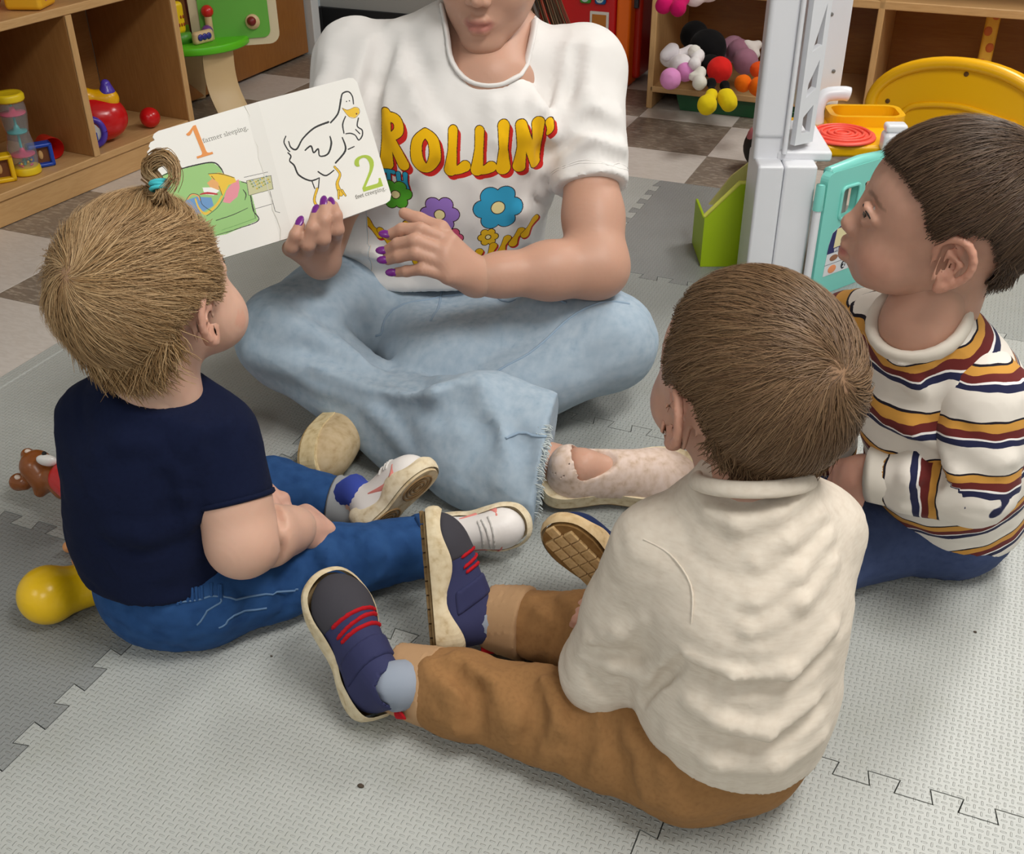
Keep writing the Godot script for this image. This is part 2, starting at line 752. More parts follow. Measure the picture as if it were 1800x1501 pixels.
func materials() -> void:
	M.weave = noise_tex(256, 0.09, 5, [Color(0.2, 0.2, 0.2), Color(0.8, 0.8, 0.8)], 3)
	# floor tiles: streaky vinyl in two tones
	var a := noise_tex(256, 0.03, 11, [rgb(122, 110, 100), rgb(140, 127, 115), rgb(128, 116, 104), rgb(172, 160, 146), rgb(120, 108, 97)], 5)
	var b := noise_tex(256, 0.02, 12, [rgb(200, 191, 183), rgb(214, 206, 199), rgb(205, 196, 188), rgb(220, 213, 207)], 5)
	for q in [["tile_dark", a], ["tile_light", b]]:
		var m := paint(Color.WHITE, 0.28, 0.5)
		m.albedo_texture = q[1]
		m.uv1_triplanar = true
		m.uv1_world_triplanar = true
		m.uv1_scale = Vector3(3.1, 3.1, 9.0)
		M[q[0]] = m
	# embossed foam: short bars, alternately along and across
	var im := Image.create(128, 128, false, Image.FORMAT_RGB8)
	for y in 128:
		for x in 128:
			var cx := x / 64
			var cy := y / 64
			var px := absf(x % 64 - 31.5)
			var py := absf(y % 64 - 31.5)
			if (cx + cy) % 2 == 0:
				var s := px
				px = py
				py = s
			var w := Vector2(maxf(px - 18.0, 0.0), py).length()
			var hgt := clampf((10.0 - w) / 5.0, 0.0, 1.0)
			im.set_pixel(x, y, Color(hgt, hgt, hgt))
	var bars := ImageTexture.create_from_image(im)
	var dirt := noise_tex(256, 0.012, 21, [rgb(247, 247, 245), rgb(252, 252, 252), rgb(255, 255, 255), rgb(250, 250, 249)], 5)
	for q in [["foam_light", rgb(182, 184, 180)], ["foam_dark", rgb(146, 148, 147)], ["foam_mid", rgb(160, 163, 160)]]:
		var m := paint(q[1], 0.40, 0.5)
		m.uv1_triplanar = true
		m.uv1_world_triplanar = true
		m.uv1_scale = Vector3(70, 70, 70)
		m.heightmap_enabled = true
		m.heightmap_texture = bars
		m.heightmap_scale = 0.08
		m.detail_enabled = true
		m.detail_blend_mode = BaseMaterial3D.BLEND_MODE_MUL
		m.detail_albedo = dirt
		m.detail_uv_layer = BaseMaterial3D.DETAIL_UV_2
		m.uv2_triplanar = true
		m.uv2_world_triplanar = true
		m.uv2_scale = Vector3(2.3, 2.3, 2.3)
		M[q[0]] = m
	# maple and birch
	var g := noise_tex(256, 0.02, 31, [rgb(196, 152, 100), rgb(208, 166, 114), rgb(200, 157, 105), rgb(215, 175, 124)], 4)
	var w2 := noise_tex(256, 0.02, 33, [rgb(146, 92, 42), rgb(158, 104, 50), rgb(150, 96, 45), rgb(168, 112, 56)], 4)
	var w3 := noise_tex(256, 0.02, 35, [rgb(156, 108, 58), rgb(168, 120, 68), rgb(160, 112, 62), rgb(176, 128, 76)], 4)
	for q in [["maple", g, 0.42], ["door_wood", w2, 0.35], ["veneer", w3, 0.45]]:
		for ax in 3:
			var m := paint(Color.WHITE, q[2], 0.45)
			m.albedo_texture = q[1]
			m.uv1_triplanar = true
			var s := Vector3(11, 11, 11)
			s[ax] = 1.3
			m.uv1_scale = s
			M[q[0] + "_" + "xyz"[ax]] = m
	# scuffed rubber and canvas
	M.grubby = paint(Color.WHITE, 0.75, 0.3)
	M.grubby.albedo_texture = noise_tex(128, 0.05, 51, [rgb(206, 190, 166), rgb(238, 231, 218), rgb(252, 249, 243), rgb(255, 255, 252)], 5)
	M.grubby.uv1_triplanar = true
	M.grubby.uv1_scale = Vector3(11, 11, 11)
	M.white_plastic = paint(rgb(226, 227, 232), 0.32)
	M.teal_plastic = paint(rgb(130, 214, 202), 0.3)
	M.yellow_plastic = paint(rgb(240, 178, 6), 0.3)
	M.yellow_toy = paint(rgb(244, 196, 20), 0.28)
	M.red_plastic = paint(rgb(206, 22, 26), 0.22)
	M.coral = paint(rgb(236, 84, 66), 0.45)
	M.blue_plastic = paint(rgb(24, 70, 178), 0.25)
	M.purple_plastic = paint(rgb(84, 62, 178), 0.25)
	M.green_plastic = paint(rgb(92, 186, 32), 0.35)
	M.lime = paint(rgb(166, 196, 6), 0.5)
	M.orange = paint(rgb(244, 110, 14), 0.35)
	M.black = paint(rgb(16, 15, 16), 0.6)
	M.screw = paint(rgb(120, 118, 116), 0.4)
	M.wall = paint(rgb(196, 208, 214), 0.85, 0.3)
	M.wall_grey = paint(rgb(178, 176, 172), 0.85, 0.3)
	M.base_black = paint(rgb(34, 34, 36), 0.5)
	M.frame_white = paint(rgb(214, 216, 216), 0.45)
	M.ceiling = paint(rgb(232, 230, 224), 0.95, 0.2)


func room() -> void:
	var T := 0.27432
	var f := setting("floor", box_geo(Vector3(6.2, 0.1, 7.0), 0.002, 1), paint(rgb(168, 158, 148), 0.4), "vinyl floor of brown and pale grey checkerboard tiles", "floor", move_by(Vector3(1.3, -0.058, 2.6)))
	var tm := box_geo(Vector3(T - 0.0008, 0.012, T - 0.0008), 0.0008, 1).mesh()
	for iu in range(-7, 8):
		for iv in range(-3, 9):
			var u := (iu + 0.5) * T
			var v := (iv + 0.5) * T
			if u > -0.66 and v > 0.7:
				continue
			part("tile", tm, M.tile_light if (iu + iv) % 2 == 0 else M.tile_dark, f, move_by(Vector3(u, -0.006, v) - f.position))
	setting("wall_left", box_geo(Vector3(0.1, 2.4, 7.2), 0.002, 1), M.wall, "pale blue grey painted wall behind the wooden door", "wall", move_by(Vector3(-1.74, 1.14, 2.7)))
	setting("wall_back", box_geo(Vector3(6.2, 2.4, 0.1), 0.002, 1), M.wall_grey, "grey painted wall behind the plush toy bookcase", "wall", move_by(Vector3(1.3, 1.14, -0.62)))
	setting("wall_right", box_geo(Vector3(0.1, 2.4, 7.2), 0.002, 1), M.wall, "pale wall on the far right side of the room", "wall", move_by(Vector3(4.35, 1.14, 2.7)))
	setting("wall_front", box_geo(Vector3(6.2, 2.4, 0.1), 0.002, 1), M.wall, "pale wall behind the viewer", "wall", move_by(Vector3(1.3, 1.14, 6.05)))
	setting("ceiling", box_geo(Vector3(6.4, 0.1, 7.4), 0.002, 1), M.ceiling, "white ceiling with recessed light panels", "ceiling", move_by(Vector3(1.3, CEILING + 0.05, 2.6)))
	setting("baseboard_back", box_geo(Vector3(6.0, 0.1, 0.012), 0.003, 1), M.base_black, "black vinyl base strip along the grey wall", "baseboard", move_by(Vector3(1.3, 0.05, -0.563)))
	setting("baseboard_left", box_geo(Vector3(0.012, 0.1, 0.32), 0.003, 1), M.base_black, "black vinyl base strip beside the door frame", "baseboard", move_by(Vector3(-1.683, 0.05, -0.44)))
	var d := setting("door_1", box_geo(Vector3(0.045, 1.85, 0.86), 0.003, 1), M.door_wood_y, "plain brown wooden door standing by the shelf", "door", move_by(Vector3(-1.585, 0.935, 0.16)))
	part("door_handle", tube_geo([Vector3(0.02, 0.0, 0.34), Vector3(0.06, 0.0, 0.34), Vector3(0.065, 0.0, 0.25)], [0.009, 0.009, 0.008], 8), M.screw, d)
	setting("trim_1", box_geo(Vector3(0.075, 1.95, 0.045), 0.004, 1), M.frame_white, "white metal frame at the hinge side of the wooden door", "door frame", move_by(Vector3(-1.575, 0.975, -0.3)))


func seam(a: float, b: float, along_x: bool, level: float, swing := 0.0095) -> Array:
	# the dovetailed line on which two foam mats meet; the teeth keep one rhythm over the whole floor
	var out := [[a, 0.0]]
	var step := 0.0627
	for i in range(ceili((a + 0.004) / step), floori((b - 0.004) / step)):
		var s := i * step
		out.append([s + 0.012, -swing])
		out.append([s + 0.008, swing])
		out.append([s + 0.046, swing])
		out.append([s + 0.042, -swing])
	out.append([b, 0.0])
	var pts := []
	for q in out:
		pts.append(Vector2(q[0], level + q[1]) if along_x else Vector2(level + q[1], q[0]))
	return pts


func mats() -> void:
	var rows := [0.53, 1.09, 1.65, 2.208, 2.77]
	var cols := [[-0.79, -0.61, -0.05, 0.51, 1.07], [-0.79, -0.23, 0.33, 0.89, 1.45], [-0.79, -0.23, 0.33, 0.89, 1.45], [-0.745, -0.185, 0.479, 1.04]]
	var tone := [["foam_light", "foam_light", "foam_dark", "foam_mid"], ["foam_light", "foam_mid", "foam_light", "foam_light"], ["foam_light", "foam_mid", "foam_light", "foam_light"], ["foam_dark", "foam_light", "foam_light"]]
	var which := [["sliver at the corner of the brown tiles", "behind the picture book", "beside the lime bin", "under the play kitchen"], ["before the toy bookcase", "under the adult's lap", "behind the striped child", "at the outer edge by the yellow chair"],
		["under the brown toy bear", "under the adult's shoes", "under the striped child", "at the outer edge by the striped child"], ["under the yellow skittle", "under the tan trousers", "at the corner behind the cream shirt"]]
	for r in 4:
		for k in cols[r].size() - 1:
			var a: float = cols[r][k]
			var b: float = cols[r][k + 1]
			var top := seam(a, b, true, rows[r])
			var low := seam(a, b, true, rows[r + 1])
			var lhs := seam(rows[r], rows[r + 1], false, a)
			var rhs := seam(rows[r], rows[r + 1], false, b)
			if k == 0 and r < 3:
				lhs = [Vector2(a, rows[r]), Vector2(a, rows[r + 1])]
			if r == 0:
				top = [Vector2(a, rows[0]), Vector2(b, rows[0])]
			# the corner points of the four lines coincide
			var loop := PackedVector2Array()
			for p in top:
				loop.append(p)
			for p in rhs.slice(1):
				loop.append(p)
			low.reverse()
			for p in low.slice(1):
				loop.append(p)
			lhs.reverse()
			for p in lhs.slice(1, lhs.size() - 1):
				loop.append(p)
			var fit := Geometry2D.offset_polygon(loop, -0.0007)
			var flat := PackedVector2Array()
			for p in fit[0]:
				flat.append(Vector2(p.x, -p.y))
			var g := slab_geo(flat, 0.011)
			g.move(Transform3D(Basis(Vector3(1, 0, 0), Vector3(0, 0, -1), Vector3(0, 1, 0)), Vector3(0, 0.0005, 0)))
			var shade: String = {"foam_light": "light grey", "foam_dark": "dark grey", "foam_mid": "medium grey"}[tone[r][k]]
			single("foam_mat", g, M[tone[r][k]], "%s interlocking foam floor mat %s" % [shade, which[r][k]], "mat", Transform3D(), "grey foam puzzle mats")
	# straight edging strips on the two outer sides
	single("mat_edging", box_geo(Vector3(0.03, 0.011, 1.67), 0.003, 1), M.foam_light, "straight grey foam edging strip beside the brown tiles", "mat", move_by(Vector3(-0.806, 0.006, 1.37)))


func set_tint(m: StandardMaterial3D, c: Color) -> StandardMaterial3D:
	var q: StandardMaterial3D = m.duplicate()
	q.albedo_color = c
	return q


# ---------------------------------------------------------------- people: heads, hair, shoes

const SKIN := Color(0.62, 0.36, 0.26)


func field_round(pts: Array, margin: float, cell: float) -> Field:
	var lo: Vector3 = pts[0]
	var hi: Vector3 = pts[0]
	for q: Vector3 in pts:
		lo = lo.min(q)
		hi = hi.max(q)
	lo -= Vector3.ONE * margin
	lo.y = maxf(lo.y, 0.0)
	return Field.new(lo, hi + Vector3.ONE * margin, cell)


func frame(at: Vector3, ahead: Vector3, up := Vector3.UP) -> Transform3D:
	# x to the person's left, y up, z ahead
	var z := ahead.normalized()
	var x := up.cross(z).normalized()
	return Transform3D(Basis(x, z.cross(x).normalized(), z), at)


func toddler_head(t: Transform3D, s: float, skin: Color, pout := 0.0, cell := 0.0036, chub := 1.0) -> Geo:
	var f := Field.new(Vector3(-0.1, -0.145, -0.115) * s, Vector3(0.1, 0.105, 0.115) * s, cell * s)
	var q := func(x, y, z): return Vector3(x, y, z) * s
	f.ball(q.call(0, 0.02, -0.012), q.call(0.070, 0.073, 0.087), Basis(), 0.01)
	f.ball(q.call(0, 0.012, 0.03), q.call(0.060, 0.055, 0.050), Basis(), 0.02 * s)
	f.ball(q.call(0, -0.038, 0.026), q.call(0.055, 0.052, 0.050), Basis(), 0.03 * s)
	for e: float in [-1.0, 1.0]:
		f.ball(q.call(e * (0.030 + (chub - 1.0) * 0.016), -0.050, 0.044), q.call(0.027, 0.028, 0.027) * chub, Basis(), 0.02 * s)
	f.ball(q.call(0, -0.077, 0.056), q.call(0.019, 0.014, 0.016), Basis(), 0.022 * s)
	f.cone(q.call(0, -0.05, -0.022), q.call(0, -0.135, -0.030), 0.043 * s, 0.040 * s, 0.02 * s)
	# brow, sockets, nose, mouth
	for e: float in [-1.0, 1.0]:
		f.ball(q.call(e * 0.029, 0.000, 0.086), q.call(0.017, 0.011, 0.013), Basis(), 0.014 * s, true)
	f.cone(q.call(0, 0.004, 0.073), q.call(0, -0.028, 0.087), 0.0075 * s, 0.0085 * s, 0.012 * s)
	f.ball(q.call(0, -0.030, 0.0885), q.call(0.0092, 0.0082, 0.0085), Basis(), 0.008 * s)
	for e: float in [-1.0, 1.0]:
		f.ball(q.call(e * 0.0092, -0.0335, 0.083), q.call(0.0062, 0.0058, 0.0072), Basis(), 0.005 * s)
		f.ball(q.call(e * 0.0045, -0.0392, 0.0865), q.call(0.0026, 0.002, 0.003), Basis(), 0.003 * s, true)
	f.ball(q.call(0, -0.056, 0.072 + pout * 0.5), q.call(0.020, 0.016, 0.014), Basis(), 0.014 * s)
	f.path([q.call(-0.016, -0.0565, 0.076), q.call(-0.006, -0.0520, 0.0845 + pout), q.call(0.006, -0.0520, 0.0845 + pout), q.call(0.016, -0.0565, 0.076)], [0.002 * s, 0.0046 * s, 0.0046 * s, 0.002 * s], 0.005 * s)
	f.path([q.call(-0.014, -0.0590, 0.076), q.call(-0.005, -0.0635, 0.083 + pout), q.call(0.005, -0.0635, 0.083 + pout), q.call(0.014, -0.0590, 0.076)], [0.002 * s, 0.0052 * s, 0.0052 * s, 0.002 * s], 0.005 * s)
	f.path([q.call(-0.017, -0.0580, 0.080), q.call(0, -0.0572, 0.093 + pout), q.call(0.017, -0.0580, 0.080)], [0.0012 * s, 0.0014 * s, 0.0012 * s], 0.003 * s, Vector3.ZERO, 1.0, true)
	# upper and lower lids round the eyeballs
	for e: float in [-1.0, 1.0]:
		f.path([q.call(e * 0.0165, -0.0035, 0.0735), q.call(e * 0.024, 0.0035, 0.0795), q.call(e * 0.032, 0.0035, 0.0790), q.call(e * 0.0415, -0.003, 0.0690)], [0.0028 * s, 0.0030 * s, 0.0030 * s, 0.0028 * s], 0.006 * s)
		f.path([q.call(e * 0.0165, -0.0045, 0.0735), q.call(e * 0.025, -0.0105, 0.0775), q.call(e * 0.033, -0.0105, 0.0765), q.call(e * 0.0415, -0.0045, 0.0690)], [0.0026 * s, 0.0028 * s, 0.0028 * s, 0.0026 * s], 0.007 * s)
	# ears: a dished plate with a rolled rim and a lobe
	for e: float in [-1.0, 1.0]:
		q = func(x, y, z): return Vector3(e * (0.066 + (absf(x) - 0.066) * 1.05), -0.018 + (y + 0.014) * 1.12, -0.012 + (z + 0.012) * 1.12) * s
		var tilt := Basis(Vector3.UP, e * 0.45)
		f.ball(q.call(e * 0.070, -0.018, -0.012), q.call(0.0050, 0.0235, 0.0155), tilt, 0.006 * s)
		var rim := smooth_line([q.call(e * 0.0655, -0.012, 0.004), q.call(e * 0.0690, 0.004, 0.004), q.call(e * 0.0740, 0.0115, -0.006), q.call(e * 0.0785, 0.010, -0.018), q.call(e * 0.0800, -0.002, -0.026), q.call(e * 0.0785, -0.016, -0.0265), q.call(e * 0.0740, -0.029, -0.019), q.call(e * 0.0690, -0.0385, -0.008)], 2)
		f.path(rim, wid_of([0.0030 * s, 0.0036 * s, 0.0037 * s, 0.0037 * s, 0.0036 * s, 0.0036 * s, 0.0040 * s, 0.0060 * s], 2), 0.0035 * s)
		f.path([q.call(e * 0.0725, -0.002, -0.006), q.call(e * 0.0755, -0.010, -0.018), q.call(e * 0.0730, -0.026, -0.013)], [0.0022 * s, 0.0026 * s, 0.0024 * s], 0.004 * s)
		f.ball(q.call(e * 0.0760, -0.015, -0.0055), q.call(0.0060, 0.0095, 0.0062), tilt, 0.004 * s, true)
		f.ball(q.call(e * 0.0685, -0.018, 0.004), q.call(0.0035, 0.0055, 0.0035), tilt, 0.004 * s)
	var g := f.geo()
	g.c.resize(g.v.size())
	var fl := noise(60.0 / s, 3, 2)
	for i in g.v.size():
		var p := g.v[i] / s
		var col := skin
		var lip := clampf(1.0 - Vector3((p.x) / 0.0175, (p.y + 0.0578) / 0.0100, (p.z - 0.084) / 0.012).length(), 0.0, 1.0)
		col = col.lerp(Color(0.48, 0.15, 0.13), clampf(lip * 2.4, 0.0, 0.8))
		var blush := clampf(1.0 - Vector3((absf(p.x) - 0.04) / 0.028, (p.y + 0.045) / 0.026, (p.z - 0.05) / 0.04).length(), 0.0, 1.0)
		col = col.lerp(Color(0.66, 0.28, 0.21), blush * 0.45)
		if absf(p.x) > 0.069:
			col = col.lerp(Color(0.66, 0.30, 0.21), 0.45)
		var brow := Vector2((absf(p.x) - 0.030) / 0.020, (p.y - 0.0165 + absf(absf(p.x) - 0.026) * 0.22) / 0.0036)
		if p.z > 0.05 and brow.length() < 1.0:
			col = col.lerp(Color(0.13, 0.075, 0.045), 0.75 * (1.0 - brow.length_squared() * 0.6))
		var w := fl.get_noise_3dv(g.v[i]) * 0.06
		g.c[i] = Color(col.r * (1.0 + w), col.g * (1.0 + w), col.b * (1.0 + w))
	g.move(t)
	return g


func add_eyes(t: Transform3D, s: float, who: Node3D, iris: Color) -> void:
	var white := paint(rgb(206, 196, 190), 0.12)
	for e: float in [-1.0, 1.0]:
		var at := Vector3(e * 0.0285, -0.0035, 0.0685) * s
		var eye := part("eye", ball_geo(Vector3.ZERO, Vector3.ONE * 0.0112 * s, Basis(), 18), white, who, t * move_by(at))
		part("iris", ball_geo(Vector3(-e * 0.0005, 0, 0.0088) * s, Vector3(0.0074, 0.0074, 0.0036) * s, Basis(), 16), paint(iris, 0.1), eye)
		part("pupil", ball_geo(Vector3(-e * 0.0005, 0, 0.0112) * s, Vector3(0.0036, 0.0036, 0.0018) * s, Basis(), 10), paint(rgb(8, 7, 7), 0.05), eye)
		# lashes along the upper lid
		var lid := smooth_line([Vector3(e * 0.0175, 0.0, 0.0775) * s - at, Vector3(e * 0.025, 0.0043, 0.0825) * s - at, Vector3(e * 0.033, 0.0038, 0.0815) * s - at, Vector3(e * 0.0430, -0.0035, 0.0715) * s - at], 4)
		part("eyelash", tube_geo(lid, [0.0009 * s, 0.0017 * s, 0.0018 * s, 0.0012 * s], 5), paint(rgb(30, 20, 15), 0.6), eye)


func hairline(az: float, front: float, nape: float, side := 0.0, temple := 0.16) -> float:
	# height of the hairline (of a unit sphere) at an angle from the face
	var key := [[0.0, front], [0.6, front], [0.85, front - 0.08], [1.08, temple], [1.24, -0.14 + side], [1.36, -0.20 + side], [1.46, 0.0 + side], [1.78, 0.02 + side], [2.02, -0.30], [2.5, nape + 0.06], [PI, nape]]
	for i in key.size() - 1:
		if az <= key[i + 1][0]:
			var u: float = (az - key[i][0]) / (key[i + 1][0] - key[i][0])
			return lerpf(key[i][1], key[i + 1][1], u)
	return nape


func hair_of(o: Dictionary) -> Geo:
	# locks of hair laid over the skull from a whorl; all lengths in the head's own frame
	var rng := RandomNumberGenerator.new()
	rng.seed = o.seed
	var rad: Vector3 = o.rad
	var mid: Vector3 = o.mid
	var whorl: Vector3 = o.whorl.normalized()
	var front: float = o.front
	var nape: float = o.nape
	var side: float = o.get("side", 0.0)
	var temple: float = o.get("temple", 0.16)
	var tones: Array = o.tones
	var g := Geo.new()
	# the cap under the locks
	var seg := 64
	var rows := 40
	var fuzz := noise(9.0, o.seed, 3)
	for j in rows + 1:
		for k in seg + 1:
			var az := TAU * k / seg - PI
			var low := hairline(absf(az), front, nape, side, temple) + 0.012 * sin(az * 17.0) + 0.01 * sin(az * 41.0)
			var th := acos(clampf(lerpf(1.0, low, float(j) / rows), -1.0, 1.0))
			var u := Vector3(sin(th) * sin(az), cos(th), sin(th) * cos(az))
			var lift := 1.0 + 0.004 * fuzz.get_noise_3dv(u * 3.0) - 0.035 * smoothstep(0.72, 1.0, float(j) / rows)
			g.v.append(mid + u * rad * lift)
			var cc: Color = tones[0].lerp(tones[1], 0.6)
			cc = cc.lerp(o.scalp, 0.75 * smoothstep(0.955, 0.995, u.dot(whorl)))
			g.c.append(cc)
	for j in rows:
		for k in seg:
			var p := j * (seg + 1) + k
			g.quad(p, p + 1, p + seg + 2, p + seg + 1)
	g.smooth_normals()
	# locks
	var strands: int = o.count
	var steps := 6
	var wave := noise(o.get("wave_freq", 2.2), o.seed + 7, 2)
	var fine := noise(2.0, o.seed + 9, 2)
	for s in strands:
		var u := Vector3.ZERO
		for tries in 30:
			var y := rng.randf_range(nape, 1.0)
			var az := rng.randf_range(-PI, PI)
			if y > hairline(absf(az), front, nape, side, temple) + 0.02:
				var r := sqrt(maxf(0.0, 1.0 - y * y))
				u = Vector3(r * sin(az), y, r * cos(az))
				break
		if u == Vector3.ZERO:
			continue
		var clump := wave.get_noise_3dv(u * 4.0)
		var length: float = o.length * rng.randf_range(0.6, 1.15)
		var off := rng.randf_range(0.0, 1.0)
		var lift: float = o.lift * (0.25 + 0.75 * off * off) * (1.0 + 0.8 * clump)
		var width: float = o.width * rng.randf_range(0.6, 1.2)
		var tone: Color = tones[rng.randi() % tones.size()]
		tone = tone.lerp(tones[clampi(int((clump + 0.5) * tones.size()), 0, tones.size() - 1)], 0.5)
		var fl := rng.randf_range(0.9, 1.1)
		tone = Color(tone.r * fl, tone.g * fl, tone.b * fl)
		var jitter: float = rng.randf_range(-1.0, 1.0) * o.mess
		var curl: float = o.get("curl", 0.0) * rng.randf_range(-0.2, 1.0)
		var first := g.v.size()
		var up := u
		var fringe: float = rng.randf_range(-0.05, 0.05) + o.get("fringe", 0.0)
		for k in steps + 1:
			var t := float(k) / steps
			var away := (up * up.dot(whorl) - whorl)
			var far := acos(clampf(up.dot(whorl), -1.0, 1.0))
			if away.length() < 0.02:
				away = up.cross(Vector3(0.3, 0.9, 0.1))
			away = away.normalized()
			var twist: float = o.swirl * exp(-far / 0.7) + jitter + 0.7 * clump + 0.22 * fine.get_noise_3dv(up * 9.0)
			away = away.rotated(up, twist)
			if o.has("comb"):
				away = o.comb.call(up, away).normalized()
			# lower down the locks hang
			away = (away + Vector3.DOWN * o.get("hang", 0.25) * clampf(0.6 - up.y, 0.0, 1.0)).normalized()
			away = (away - up * away.dot(up)).normalized()
			var tip := t * t
			var rise := 1.0 + (0.0008 + lift * sin(minf(t * 1.3, 1.0) * PI * 0.5) + curl * tip * 0.1) / rad.x
			if t > 0.85:
				rise -= 0.003 / rad.x
			var p := mid + up * rad * rise
			var w := width * (1.0 - 0.75 * tip) * (0.7 + 0.6 * t * (1.0 - t) * 2.0)
			var across := up.cross(away)
			var nn := up
			g.v.append(p + across * w)
			g.v.append(p - across * w)
			g.v.append(p + nn * w * 0.7)
			g.n.append((across + nn * 0.6).normalized())
			g.n.append((-across + nn * 0.6).normalized())
			g.n.append(nn)
			g.c.append(tone)
			g.c.append(tone)
			g.c.append(tone)
			var next := (up + away * (length / steps) / rad.x).normalized()
			var naz := absf(atan2(next.x, next.z))
			if next.y > hairline(naz, front, nape, side, temple) - (0.05 + 0.10 * smoothstep(1.7, 2.6, naz) + fringe):
				up = next
			if k > 0:
				var a := first + (k - 1) * 3
				g.quad(a, a + 3, a + 5, a + 2)
				g.quad(a + 2, a + 5, a + 4, a + 1)
	# wisps that hang from the nape
	for s in o.get("wisps", 0):
		var az := rng.randf_range(2.05, 4.23)
		var y := hairline(minf(az, TAU - az), front, nape, side, temple) + rng.randf_range(-0.02, 0.22)
		var r := sqrt(maxf(0.0, 1.0 - y * y))
		var u := Vector3(r * sin(az), y, r * cos(az))
		var p := mid + u * rad * 1.01
		var flat := Vector3(u.x, 0, u.z).normalized()
		var side_way := Vector3(flat.z, 0, -flat.x)
		var len: float = o.tail * rng.randf_range(0.25, 1.0)
		var sway := 1.2 * fine.get_noise_3dv(u * 7.0) + rng.randf_range(-0.25, 0.25)
		var flick := rng.randf_range(-0.1, 0.5)
		var ph := rng.randf() * TAU
		var pts := []
		for k in 6:
			var t := k / 5.0
			var bend := sin(ph + t * 5.0) * 0.09 * t
			pts.append(p + (Vector3.DOWN * t + side_way * (sway * t + bend) + flat * (0.2 * t * (1.0 - t) + flick * t * t * 0.5 - 0.10 * t)) * len)
		var tg := tube_geo(pts, [0.0006, 0.0006, 0.0006, 0.0005, 0.0004, 0.0002], 3, false)
		tg.paint(tones[rng.randi() % tones.size()])
		g.join(tg)
	return g


func hair_mat() -> StandardMaterial3D:
	var m := paint(Color.WHITE, 0.45, 0.4)
	m.vertex_color_use_as_albedo = true
	return m


func skin_mat() -> StandardMaterial3D:
	var m := paint(Color.WHITE, 0.48, 0.42)
	m.vertex_color_use_as_albedo = true
	m.subsurf_scatter_enabled = true
	m.subsurf_scatter_strength = 0.12
	return m


func sole_line(length: float, width: float, grow := 0.0) -> PackedVector2Array:
	# outline of a right-footed sole seen from above: x across, y from heel (0) to toe
	var pts := []
	for q in [[0.0, -0.02], [0.30, 0.01], [0.41, 0.10], [0.41, 0.25], [0.37, 0.42], [0.45, 0.62], [0.49, 0.76], [0.42, 0.91], [0.22, 0.99], [0.0, 1.01], [-0.24, 0.98], [-0.41, 0.88], [-0.47, 0.74], [-0.42, 0.58], [-0.33, 0.40], [-0.37, 0.22], [-0.38, 0.09], [-0.28, 0.01], [0.0, -0.02]]:
		pts.append(Vector2(q[0] * width, q[1] * length))
	var r := PackedVector2Array()
	var s := smooth_line(pts, 4)
	for i in s.size() - 1:
		r.append(s[i])
	if grow != 0.0:
		r = Geometry2D.offset_polygon(r, grow)[0]
	return r


func lay(p: PackedVector2Array, y0: float, thick: float) -> Geo:
	# an outline laid flat: x across, z along, from y0 upwards
	var m := PackedVector2Array()
	for q in p:
		m.append(Vector2(q.x, -q.y))
	var g := slab_geo(m, thick)
	g.move(Transform3D(Basis(Vector3(1, 0, 0), Vector3(0, 0, -1), Vector3(0, 1, 0)), Vector3(0, y0, 0)))
	return g


func shoe_upper(l: float, w: float, tall: float, grow := 0.0, cell := 0.0031) -> Field:
	var f := Field.new(Vector3(-w * 0.66, 0.0, -0.02), Vector3(w * 0.66, tall + 0.03, l + 0.02), cell)
	f.cone(Vector3(0, 0.026, l * 0.17), Vector3(0, tall - 0.008, l * 0.15), w * 0.37 + grow, w * 0.31 + grow, 0.012)
	f.cone(Vector3(0, 0.024, l * 0.2), Vector3(0, 0.018, l * 0.72), w * 0.38 + grow, w * 0.40 + grow, 0.014)
	f.ball(Vector3(0, 0.014, l * 0.74), Vector3(w * 0.45 + grow, 0.030 + grow, l * 0.25 + grow), Basis(), 0.014)
	f.cone(Vector3(0, tall - 0.022, l * 0.26), Vector3(0, 0.034, l * 0.62), w * 0.27 + grow, w * 0.27 + grow, 0.014)
	f.cone(Vector3(0, tall - 0.022, l * 0.16), Vector3(0, tall + 0.03, l * 0.15), w * 0.24, w * 0.27, 0.004, Vector3.ZERO, 1.0, true)
	f.cut(Vector3(0, 0.012, 0), Vector3.DOWN, 9.0)
	return f


var shells := {}


func shoe_band(l: float, w: float, tall: float, grow: float, from: Vector3, to: Vector3, lean: Vector3, low: float) -> Geo:
	# a strip that hugs the upper between two leaning planes
	var key := "%.4f %.4f" % [l, grow]
	if not shells.has(key):
		shells[key] = shoe_upper(l, w, tall, grow, 0.0026)
	var src: Field = shells[key]
	var f := Field.new(src.o, src.o, src.h)
	f.nx = src.nx
	f.ny = src.ny
	f.nz = src.nz
	f.d = src.d.duplicate()
	f.cut(from, -lean.normalized())
	f.cut(to, lean.normalized())
	f.cut(Vector3(0, low, 0), Vector3.DOWN)
	return f.geo()


func body_under(g: Geo, paths: Array, skin: Color, cell := 0.011) -> void:
	# the figure under its clothes, joined to the head's mesh
	var lo := Vector3(9, 9, 9)
	var hi := -lo
	for q in paths:
		for i in q[0].size():
			var r: Vector3 = Vector3.ONE * (q[1][i] + 0.03)
			lo = lo.min(q[0][i] - r)
			hi = hi.max(q[0][i] + r)
	var f := Field.new(lo, hi, cell)
	for q in paths:
		f.path(q[0], q[1], q[2] if q.size() > 2 else 0.02)
	f.cut(Vector3(lo.x, 0.0135, lo.z), Vector3.DOWN)
	f.mesh_into(g)
	g.paint(skin)


func shoe_frame(heel: Vector3, toe: Vector3, up: Vector3) -> Transform3D:
	var z := (toe - heel).normalized()
	var y := (up - z * up.dot(z)).normalized()
	return Transform3D(Basis(y.cross(z), y, z), heel - y * 0.03 - z * 0.012)


